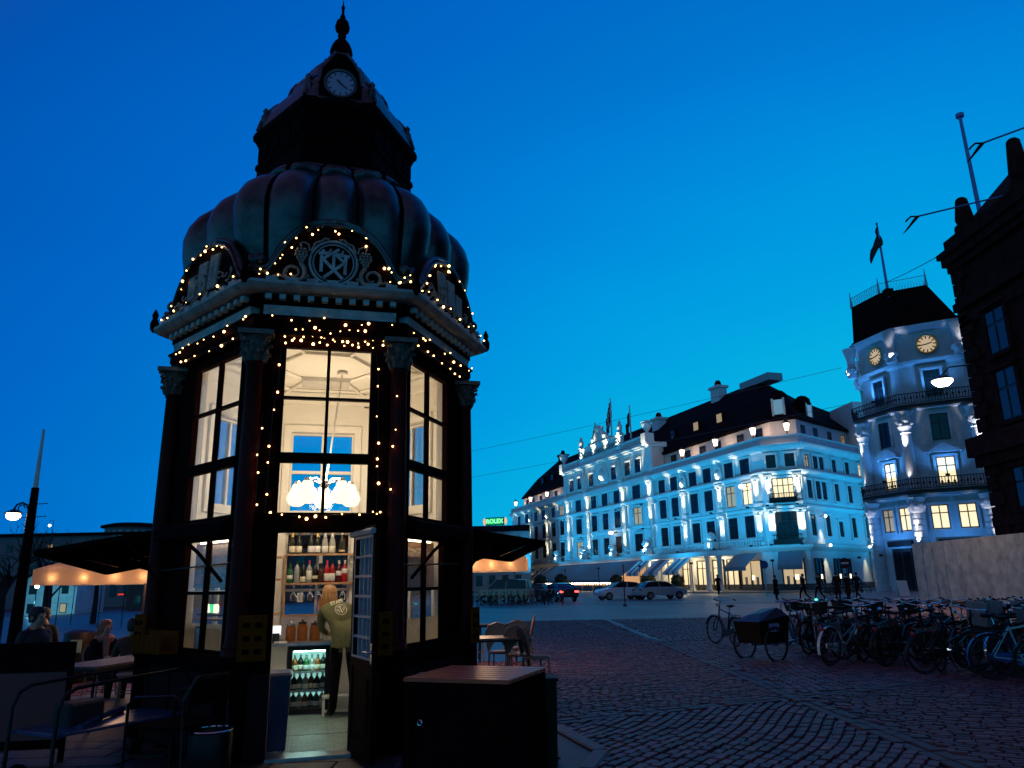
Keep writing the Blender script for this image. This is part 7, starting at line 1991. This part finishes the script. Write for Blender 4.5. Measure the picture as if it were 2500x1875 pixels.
for i, (x, y, h, lab) in enumerate(((-20.2, 31, 6.5, 'bare tree at the very left edge beyond the tall mast'), (-26.8, 45, 7.5, 'bare tree just left of the tall mast'), (-33, 62, 8.5, 'bare tree in front of the pale gabled house'), (-27, 58, 7.5, 'bare tree to the right of the pale gabled house'), (-39, 66, 8, 'bare tree behind the lit street lamp at far left'))):
    bare_tree((x, y, gh(x, y)), h, lab, 11 + i)
# clipped tubs by the hotel door
leafm = M('dark_clipped_leaves', (.012, .025, .012), .8, var=.6, scale=9, bump=.8)
def topiary(loc, r, lab):
    t = empty('potted_shrub', loc, lab, 'shrub', 'potted shrubs by the hotel entrance')
    MB().lathe([(.4 * r, 0), (.5 * r, .5 * r), (.48 * r, .6 * r), (.01, .6 * r)], n=10).build('pot', M('blue_grey_pot', (.12, .17, .2), .5), t)
    b = MB(); rnd = random.Random(3)
    for i in range(420):
        a, u = rnd.uniform(0, 6.28), rnd.uniform(-1, 1); q = r * .8 * rnd.uniform(.75, 1.05); s = math.sqrt(1 - u * u)
        c = Vector((q * s * math.cos(a), q * s * math.sin(a), 1.25 * r + q * u)); n_ = Vector((rnd.uniform(-1, 1), rnd.uniform(-1, 1), rnd.uniform(-1, 1))).normalized(); x_ = n_.orthogonal().normalized() * .14 * r; y_ = n_.cross(x_)
        b.add([c - x_, c + y_ * .6, c + x_, c - y_ * .6], [(0, 1, 2, 3)])
    b.build('foliage', leafm, t); MB().ball((0, 0, 1.25 * r), r * .72, 10).build('foliage_core', leafm, t)
for (x, y, r, lab) in ((72.8, -4.6, 1.3, 'large round clipped shrub in a pot between the porch columns'), (80.6, -4.4, 1.1, 'round clipped shrub in a pot right of the larger one at the hotel porch'), (64.8, -5.6, 1.2, 'dark round shrub at the right end of the hotel terrace')):
    topiary(HM @ Vector((x, y, 0)), r, lab)
for (x, lab) in ((36, 'leafy plant left in front of the lit hotel terrace'), (46, 'leafy plant in the middle in front of the lit hotel terrace')): topiary(HM @ Vector((x, -7, 0)), 1.4, lab)
# ------------------------------------------------------------------ street furniture far away
def post(loc, h, lab, r=.05): 
    t = empty('street_pole', loc, lab, 'pole'); MB().tube([(0, 0, 0), (0, 0, h)], r, 6).build('pole', mt_dsteel, t); return t
p = post((6.9, 50.3, 0), 2.6, 'thin dark pole standing alone on the open square', .035); MB().cyl((0, 0, 0), (0, 0, .12), .12, n=8).build('pole_foot', mt_dsteel, p)
t = empty('traffic_sign', (20.9, 66, 0), 'round blue traffic sign on a thin pole by the hotel corner', 'sign'); MB().tube([(0, 0, 0), (0, 0, 3.0)], .04, 6).build('pole', mt_steel, t); b = MB(); b.cyl((0, -.05, 2.65), (0, -.03, 2.65), .34, n=16); b.build('sign_disc', M('blue_sign', (.02, .10, .3), .4), t)
t = empty('traffic_sign', (26.2, 62.5, 0), 'round no entry sign with white bar near the tower', 'sign'); MB().tube([(0, 0, 0), (0, 0, 2.9)], .04, 6).build('pole', mt_steel, t); MB().cyl((0, -.05, 2.6), (0, -.03, 2.6), .42, n=16).build('sign_disc', M('dark_red_sign', (.09, .01, .012), .4), t); MB().box((0, -.06, 2.6), (.6, .02, .13)).build('sign_bar', mt_fwhite, t)
t = empty('sandwich_board', (28.6, 58.6, .09), 'small white a-frame board standing in front of the tower door', 'sign board')
for s in (-1, 1): MB().box((0, 0, 0), (.75, .04, 1.15), m=Matrix.Translation((0, s * .18, .56)) @ Matrix.Rotation(R(s * 15), 4, 'X')).build('board_panel', mt_hoteltrim, t)
# far bicycles as copies of one
fbk = bicycle((3.3, 56.0, 0), R(80), 'dark bicycle, rightmost of the far row left of the parked cars', fb_black, False, None, True, .05, group='far bicycles in front of the cars left')
rnd = random.Random(5)
for i in range(13):
    c = copy_tree(fbk); c.location = (-3.2 + i * .48 + rnd.uniform(-.1, .1), 57.2 + rnd.uniform(-.6, .6) - .1 * i, 0); c.rotation_euler = (.05 * rnd.uniform(-1, 1), 0, R(80 + rnd.uniform(-22, 22))); c['label'] = 'dark bicycle, %s of the far row left of the parked cars' % ORD[i]
fb2 = copy_tree(fbk); fb2.location = (26.0, 66, 0); fb2['label'] = 'dark bicycle at the near end of the row along the hotel side street'; fb2['group'] = 'far bicycles along the hotel side street'
for i in range(8):
    c = copy_tree(fb2); c.location = (26.3 + i * .75, 66.5 + i * .8 + rnd.uniform(-.3, .3), 0); c.rotation_euler = (0, 0, R(30 + rnd.uniform(-20, 20))); c['label'] = 'dark bicycle, %s behind the end one along the hotel side street' % ORD[i]
# ------------------------------------------------------------------ café furniture
mt_bamboo = M('bamboo_coloured_frame', (.30, .14, .075), .4, var=.25, scale=10); mt_cane = M('woven_cane_pale', (.40, .23, .14), .6, var=.35, scale=90, bump=.5); mt_cdk = M('dark_cane', (.05, .025, .018), .6, var=.4, scale=70, bump=.5)
def bistro(loc, rz, lab, seatm=None, group='rattan bistro chairs right of the kiosk'):
    t = empty('bistro_chair', loc, lab, 'chair', group, rz=rz)
    MB().lathe([(.001, .44), (.2, .44), (.215, .455), (.2, .47), (.001, .472)], n=14).build('seat', seatm or mt_cane, t, smooth=50)
    MB().tube([(.215 * math.cos(i * .45), .215 * math.sin(i * .45), .45) for i in range(14)], .016, 5, True).build('seat_rim', mt_bamboo, t)
    for x, y in ((-.15, -.14), (.15, -.14)): MB().tube([(x, y, .45), (x * 1.15, y * 1.2, 0)], .014, 6).build('leg', mt_bamboo, t)
    for x in (-.16, .16): MB().tube([(x, .15, .46), (x * 1.1, .22, 0)], .014, 6).build('leg', mt_bamboo, t)
    P = [(-.17, .17, .46), (-.2, .2, .62), (-.205, .23, .76), (-.15, .255, .87), (0, .265, .92), (.15, .255, .87), (.205, .23, .76), (.2, .2, .62), (.17, .17, .46)]
    MB().tube(P, .016, 6).build('back_frame', mt_bamboo, t, smooth=60)
    b = MB(); v = [(x * .93, y, z) for x, y, z in P]; c = (0, .225, .68)
    b.add(v + [c] + [(x, y + .012, z) for x, y, z in v] + [(c[0], c[1] + .012, c[2])], [(i, i + 1, 9) for i in range(8)] + [(i + 11, i + 10, 19) for i in range(8)]); b.build('woven_back', seatm or mt_cane, t)
    for z in (.2,): MB().tube([(-.16, -.16, z), (.16, -.16, z), (.17, .19, z), (-.17, .19, z)], .008, 5, True).build('stretcher', mt_bamboo, t)
    return t
def ctable(loc, rz, lx, ly, lab, topm, group=None):
    t = empty('cafe_table', loc, lab, 'table', group, rz=rz)
    n = max(3, int(ly / .12))
    for i in range(n): MB().cbox((0, -ly / 2 + (i + .5) * ly / n, .735), (lx, ly / n - .008, .03), .004).build('table_plank', topm, t)
    MB().bb((-lx / 2 + .03, -ly / 2 + .03, .69), (lx / 2 - .03, ly / 2 - .03, .718)).build('table_frame', mt_dsteel, t)
    for x in (-1, 1):
        for y in (-1, 1): MB().tube([(x * (lx / 2 - .06), y * (ly / 2 - .06), .69), (x * (lx / 2 - .04), y * (ly / 2 - .04), 0)], .018, 6).build('leg', mt_dsteel, t)
ctable((-.38, 13.0, 0), R(8), 1.15, .72, 'wooden café table right behind the kiosk beside the rattan chairs', mt_woodred, 'café tables right of the kiosk')
ctable((-.42, 17.2, 0), R(5), .85, .7, 'smaller dark café table further back right of the kiosk', mt_dsteel, 'café tables right of the kiosk')
bistro((.30, 12.75, 0), R(112), 'nearest rattan chair right of the café table, its round back towards the square', mt_cdk)
bistro((.02, 13.2, 0), R(175), 'rattan chair with pale woven back right at the table corner'); bistro((-.28, 13.75, 0), R(15), 'rattan chair with pale back behind the café table'); bistro((-.02, 14.5, 0), R(-10), 'rattan chair standing between the two café tables')
bistro((-.86, 16.9, 0), R(95), 'rattan chair left of the small dark café table', mt_cdk); bistro((.12, 16.9, 0), R(-95), 'rattan chair right of the small dark café table', mt_cdk)
bistro((-1.15, 13.1, 0), R(-80), 'rattan chair at the left end of the café table, near the kiosk corner')
t = empty('menu_holder', (-.68, 13.0, .75), 'small pale menu card standing on the café table by the kiosk', 'menu card'); MB().box((0, 0, .09), (.07, .02, .18)).build('card', M('pale_pink_card', (.4, .27, .25), .7), t)
# wooden storage box right in front
BXA = Vector((-.61, 7.70, 0)); BXR = math.atan2(-.339, .941)
t = empty('storage_box', (BXA.x, BXA.y, -.012), 'dark storage box with slatted reddish wooden lid at the kiosk corner', 'box', rz=BXR)
lx, ly, hz = .92, 1.0, .86
for i in range(7):
    b = MB(); b.cbox((lx / 2, -(i + .5) * ly / 7, hz - .016), (lx + .02, ly / 7 - .02, .032), .006); b.build('lid_plank', M('lid_hardwood', (.55, .10, .04), .33, var=.45, scale=3, stretch=(1, 10, 10), bump=.12, spec=.4), t)
mt_box = M('black_stained_panel', (.012, .003, .003), .8, var=.4, scale=4, spec=.04)
b = MB(); b.bb((.02, -ly + .02, .02), (lx - .02, -.02, hz - .05)); b.build('box_body', mt_box, t)
for a, c in (((0, -ly, .0), (.07, -ly + .018, hz - .04)), ((lx - .07, -ly, 0), (lx, -ly + .018, hz - .04)), ((lx - .018, -ly + .02, 0), (lx, -ly + .09, hz - .04)), ((lx - .018, -.09, 0), (lx, 0, hz - .04)), ((.07, -ly, .0), (lx - .07, -ly + .0185, .08)), ((.07, -ly, hz - .12), (lx - .07, -ly + .0185, hz - .04))):
    MB().bb(a, c).build('box_rail', mt_box, t)
b = MB(); b.tube([(.16 + .02 * math.cos(i * .9), -ly - .012, .52 + .02 * math.sin(i * .9)) for i in range(7)], .006, 5, True); b.build('padlock_ring', mt_chrome, t)
t = empty('planter_tub', (.23, 7.66, -.012), 'narrow dark green tub behind the right side of the storage box', 'planter'); MB().loft([[(x * .12, y * .14, 0) for x, y in ((-1, -1), (1, -1), (1, 1), (-1, 1))], [(x * .13, y * .16, .72) for x, y in ((-1, -1), (1, -1), (1, 1), (-1, 1))]], True, True).build('tub_body', M('dark_green_tub', (.008, .018, .01), .6, spec=.1), t); MB().cbox((0, 0, .735), (.29, .35, .03), .008).build('tub_rim', MATS['dark_green_tub'], t)
# ochre menu boards on the corner pedestals
mt_ochre = M('ochre_menu_card', (.15, .035, .003), .9, var=.2, scale=20, spec=.03)
for k, (fk_, s, z, lab) in enumerate(((0, -.60, 1.13, 'ochre menu board with six marks on the left front corner of the kiosk'), (0, .60, 1.13, 'ochre menu board on the right front corner behind the open door'), (1, .84, 1.10, 'ochre menu board on the far right corner of the kiosk'), (5, -.84, 1.12, 'ochre menu board on the far left corner of the kiosk'))):
    m = KM @ FM(fk_, .24, s, z); t = empty('menu_board', m.to_translation(), lab, 'menu board', 'ochre menu boards on the kiosk corners'); t.rotation_euler = (0, 0, m.to_euler().z)
    MB().cbox((0, 0, 0), (.26, .42, .025), .006, m=Matrix.Rotation(R(90), 4, 'X')).build('board_panel', mt_ochre, t)
    for i in range(2):
        for j in range(3):
            MB().box((-.055 + i * .11, -.016, .12 - j * .12), (.06, .006, .045)).build('menu_mark', M('menu_print', (.008, .003, .002), .95, spec=.02), t)
# ------------------------------------------------------------------ lit parasols
mt_para = M('cream_parasol_cloth', (.62, .50, .36), .85, var=.08, scale=2)
_n = mt_para.node_tree.nodes; _l = mt_para.node_tree.links; _tr = _n.new('ShaderNodeBsdfTranslucent'); _tr.inputs['Color'].default_value = (.62, .40, .27, 1); _ms = _n.new('ShaderNodeMixShader'); _ms.inputs['Fac'].default_value = .55
_l.new(_n['Principled BSDF'].outputs[0], _ms.inputs[1]); _l.new(_tr.outputs[0], _ms.inputs[2]); _l.new(_ms.outputs[0], _n['Material Output'].inputs['Surface'])
def parasol(loc, w, d, z0, rz, lab, ev, power=60):
    t = empty('parasol', loc, lab, 'parasol', 'lit parasols beside the kiosk', rz=rz)
    hw, hd = w / 2, d / 2
    b = MB(); b.add([(-hw, -hd, z0 + .26), (hw, -hd, z0 + .26), (hw, hd, z0 + .26), (-hw, hd, z0 + .26), (0, 0, z0 + .85)], [(0, 1, 4), (1, 2, 4), (2, 3, 4), (3, 0, 4)]); b.build('canopy_cloth', mt_para, t)
    b = MB(); n = 14
    for (x0, y0), (x1, y1) in (((-hw, -hd), (hw, -hd)), ((hw, -hd), (hw, hd)), ((hw, hd), (-hw, hd)), ((-hw, hd), (-hw, -hd))):
        b.loft([[(x0 + (x1 - x0) * i / n, y0 + (y1 - y0) * i / n, z0 + .26) for i in range(n + 1)], [(x0 + (x1 - x0) * i / n + .012 * math.sin(i * 2.2), y0 + (y1 - y0) * i / n + .012 * math.sin(i * 2), z0) for i in range(n + 1)]], closed=False)
    b.build('valance', mt_para, t)
    MB().tube([(0, 0, 0), (0, 0, z0 + .9)], .03, 8).build('pole', mt_dsteel, t)
    for (x, y) in ((-hw, -hd), (hw, -hd), (hw, hd), (-hw, hd)): MB().tube([(0, 0, z0 + .8), (x * .97, y * .97, z0 + .25)], .012, 4).build('rib', mt_woodwarm, t)
    bm_ = MB().ball((0, 0, 0), .04, 8).mesh('bulb', E('parasol_bulb', (1, .62, .30), 20))
    MB().tube([(-hw + .06, -hd + .06, z0 + .17), (hw - .06, -hd + .06, z0 + .17), (hw - .06, hd - .1, z0 + .17), (-hw + .06, hd - .1, z0 + .17)], .006, 3, True).build('light_cable', sock_m, t)
    for i in range(6): 
        for y in (-hd + .07, hd - .1): link('bulb', bm_, t, loc=(-hw + .3 + i * (w - .6) / 5, y, z0 + .12))
    ld = bpy.data.lights.new('parasol_light', 'POINT'); ld.energy = power; ld.color = (1, .58, .28); ld.shadow_soft_size = .5
    o = bpy.data.objects.new('parasol_light', ld); COL.objects.link(o); o.parent = t; o.location = (0, -.3, z0 + .1)
parasol((-.95, 16.6, 0), 2.4, 2.6, 1.83, R(-2), 'lit cream parasol with bulbs behind the right kiosk canopy', 1, 110)
parasol((-7.0, 14.9, gh(-7, 14.9)), 3.0, 2.8, 1.80, R(14), 'lit cream parasol with bulbs behind the left kiosk canopy', 1, 60)
# ------------------------------------------------------------------ left foreground
ctable((-5.15, 10.5, gh(-5.15, 10.5) + .02), R(80), 1.8, .66, 'long weathered wooden table left of the kiosk', M('weathered_planks', (.09, .045, .045), .6, var=.35, scale=3, stretch=(1, 12, 12), bump=.15))
t = empty('bench', (-4.55, 11.0, gh(-4.5, 11) + .0), 'low plank bench on the kiosk side of the weathered table', 'bench', rz=R(80))
for y in (-.09, .09): MB().cbox((0, y, .44), (1.5, .16, .035), .005).build('seat_plank', MATS['weathered_planks'], t)
for x in (-.6, .6): MB().box((x, 0, .21), (.05, .3, .42)).build('leg', mt_dsteel, t)
bistro((-5.7, 12.0, gh(-5.7, 12)), R(20), 'rattan chair behind the left table with its round back to the camera', None, 'rattan chairs left of the kiosk')
bistro((-6.6, 12.85, gh(-6.6, 12.9) - .05), R(60), 'rattan chair under the copper haired woman', mt_cdk, 'rattan chairs left of the kiosk')
t = empty('panel_board', (-4.72, 8.0, gh(-4.7, 8)), 'large pale grey board in a dark frame standing at the lower left', 'board', rz=R(8))
mt_gb = M('grey_banner_cloth', (.15, .05, .045), .8, var=.2, scale=2)
MB().bb((-.95, -.02, .24), (.26, .02, .86)).build('board_face', mt_gb, t); MB().bb((-.98, -.03, .862), (.30, .03, 1.14)).build('top_band', mt_box, t); MB().bb((.262, -.03, .0), (.30, .03, .86)).build('post', mt_box, t); MB().bb((-.98, -.03, 0), (-.952, .03, .86)).build('post', mt_box, t); MB().bb((-.95, -.03, .16), (.26, .03, .235)).build('bottom_rail', mt_box, t)
# tubular trolley with two hoop rails and glossy deck
t = empty('trolley', (-3.95, 7.6, gh(-4, 7.6)), 'dark tubular trolley with two curved rails and a glossy blue sheeted deck', 'trolley', rz=R(62))
def tp_(pts, r, nm, mat): MB().tube(pts, r, 8).build(nm, mat, t, smooth=60)
for y in (-.33, .33):
    tp_([(-.55, y, .05), (-.55, y, .62), (-.5, y, .74), (-.4, y, .79), (.1, y, .82), (.62, y, .84), (.74, y, .80), (.8, y, .68), (.8, y, .05)], .018, 'hoop_rail', mt_dsteel)
MB().cbox((.12, 0, .42), (1.3, .64, .03), .01).build('deck', M('glossy_blue_sheet', (.025, .05, .13), .3, var=.3, scale=2, bump=.15, bscale=5), t)
MB().tube([(-.3, -.28, .45), (.1, .0, .47), (.5, .26, .46)], .03, 6).build('sheet_fold', MATS['glossy_blue_sheet'], t)
for x in (-.45, .7):
    for y in (-.3, .3): MB().cyl((x, y - .03, .07), (x, y + .03, .07), .07, n=12).build('castor', mt_rubber, t)
MB().cbox((-.1, .05, .53), (.35, .25, .2), .02).build('bundle', M('dark_bundle', (.012, .01, .012), .7), t)
t = empty('metal_armchair', (-3.05, 7.35, 0), 'dark tubular armchair close to the left kiosk wall', 'chair', rz=R(-20))
for y in (-.28, .28): MB().tube([(-.3, y, 0), (-.3, y, .62), (-.22, y, .68), (.2, y, .70), (.3, y, .66), (.34, y, 0)], .014, 6).build('arm_frame', mt_dsteel, t, smooth=60)
MB().cbox((0, 0, .43), (.5, .54, .03), .01).build('seat', mt_box, t); MB().tube([(.3, -.28, .66), (.36, -.2, .85), (.36, .2, .85), (.3, .28, .66)], .014, 6).build('back_frame', mt_dsteel, t); MB().box((.345, 0, .72), (.02, .44, .2)).build('backrest', mt_box, t)
t = empty('round_ashtray_bin', (-2.72, 7.3, 0), 'low black round bin with shiny rim at the foot of the kiosk steps', 'bin'); MB().lathe([(.17, 0), (.18, .02), (.19, .36), (.18, .38), (.17, .36), (.16, .1), (.001, .1)], n=16).build('bin_body', mt_dsteel, t, smooth=40); MB().tube([(.186 * math.cos(i * .35), .186 * math.sin(i * .35), .385) for i in range(18)], .008, 5, True).build('bin_rim', mt_chrome, t)
# box of leaflets on the left window sill
m = KM @ FM(5, .30, -.35, .95); t = empty('leaflet_box', m.to_translation(), 'ochre slatted box resting on the sill of the left kiosk window', 'box'); t.rotation_euler = (0, 0, m.to_euler().z)
for i in range(6): MB().box((-.32 + i * .128, -.06, .09), (.118, .02, .18)).build('box_slat', mt_ochre, t)
MB().bb((-.39, -.05, .0), (.39, .12, .02)).build('box_base', mt_ochre, t); MB().bb((-.39, .10, .02), (.39, .12, .22)).build('box_back', mt_ochre, t)
# litter bin with pale notice
t = empty('litter_bin', (-8.7, 16, gh(-8.7, 16) + .0), 'dark litter bin with a pale square notice beyond the left tables', 'bin'); MB().lathe([(.26, 0), (.3, .05), (.32, .9), (.3, .95), (.2, 1.0), (.001, 1.0)], n=14).build('bin_body', mt_dsteel, t, smooth=40); MB().box((.08, -.32, .70), (.22, .02, .24)).build('notice', M('pale_notice', (.25, .28, .2), .7), t)
# tall mast and crook lamp
t = empty('mast', (-18.85, 30, gh(-18.85, 30)), 'tall dark tapering mast with pale tip at far left', 'mast')
MB().tube([(0, 0, 0), (0, 0, 2), (.02, 0, 6.0)], [.24, .2, .14], 10).build('mast_shaft', mt_box, t, smooth=60); MB().tube([(.02, 0, 6.0), (.03, 0, 8.35)], [.10, .05], 8).build('mast_tip', M('pale_mast_tip', (.5, .6, .55), .5), t)
for z in (4.85, 5.35): MB().tube([(-.5, 0, z - .02), (.6, 0, z + .03)], .02, 4).build('cross_spar', mt_dsteel, t)
t = empty('street_lamp', (-22.15, 35, gh(-22, 35)), 'lit street lamp with curled crook and glowing head at far left', 'street lamp')
MB().tube([(0, 0, 0), (0, 0, 3.6), (0, 0, 5.6)], [.09, .07, .05], 8).build('post', mt_dsteel, t); MB().tube([(0, 0, 5.5), (0, 0, 5.75), (-.1, 0, 5.98), (-.32, 0, 6.08), (-.55, 0, 6.0), (-.66, 0, 5.8)], .045, 6).build('crook', mt_dsteel, t); MB().tube([(-.32 + .16 * math.cos(i * .6), 0, 5.82 + .16 * math.sin(i * .6)) for i in range(9)], .03, 5).build('scroll', mt_dsteel, t)
MB().lathe([(.06, 5.8), (.2, 5.72), (.42, 5.6)], (-.66, 0, 0), 12).build('lamp_hood', mt_dsteel, t, smooth=50); MB().ball((-.66, 0, 5.5), .3, 10, sz=.7).build('lamp_glass', E('crook_lamp_glow', (1, .74, .42), 14), t)
for i in range(4): MB().lathe([(.02, 0), (.14, .03), (.02, .06)], (.05, 0, 4.75 + i * .14), 8).build('insulator', M('pale_insulator', (.5, .5, .48), .4, emit=(1, .8, .55), es=.25), t)
t = empty('shop_light', (-34, 68, 1.2), 'small glowing red light bar beyond the left parasol', 'light'); MB().box((0, 0, 0), (.55, .1, .12)).build('light_bar', E('red_bar', (1, .06, .04), .7), t); MB().box((0, .12, 0), (.7, .1, .2)).build('light_box', mt_dsteel, t)
for i, (x, y, z, lab) in enumerate(((-26.6, 50, 4.05, 'small white hanging lamp, left of the pair beyond the left parasol'), (-25.1, 50, 3.75, 'small white hanging lamp, right of the pair beyond the left parasol'), (-29.3, 50, 2.2, 'small white lamp low beyond the left parasol'), (-47, 78, 8.0, 'small bright lamp beside the gabled house roof'))):
    t = empty('lamp', (x, y, z), lab, 'lamp'); MB().ball((0, 0, 0), .14, 8).build('lamp_glass', E('small_lamp', (1, .92, .8), 6), t); MB().tube([(0, 0, .1), (0, 0, .5)], .02, 4).build('lamp_rod', mt_dsteel, t); MB().tube([(0, 0, .5), (0, .6, .6), (0, .6, -z - 1)], .03, 4).build('lamp_post', mt_dsteel, t)
t = empty('umbrella', (-33.6, 60, gh(-33, 60) + 2.6), 'thin closed white umbrella or pennant rising left of the canopy', 'pennant'); MB().lathe([(.02, 0), (.1, .3), (.34, 1.2), (.25, 1.9), (.05, 3.5)], n=8).build('pennant_cloth', mt_fwhite, t, smooth=60); MB().tube([(0, 0, -2.6), (0, 0, 3.6)], .03, 5).build('pole', mt_dsteel, t)
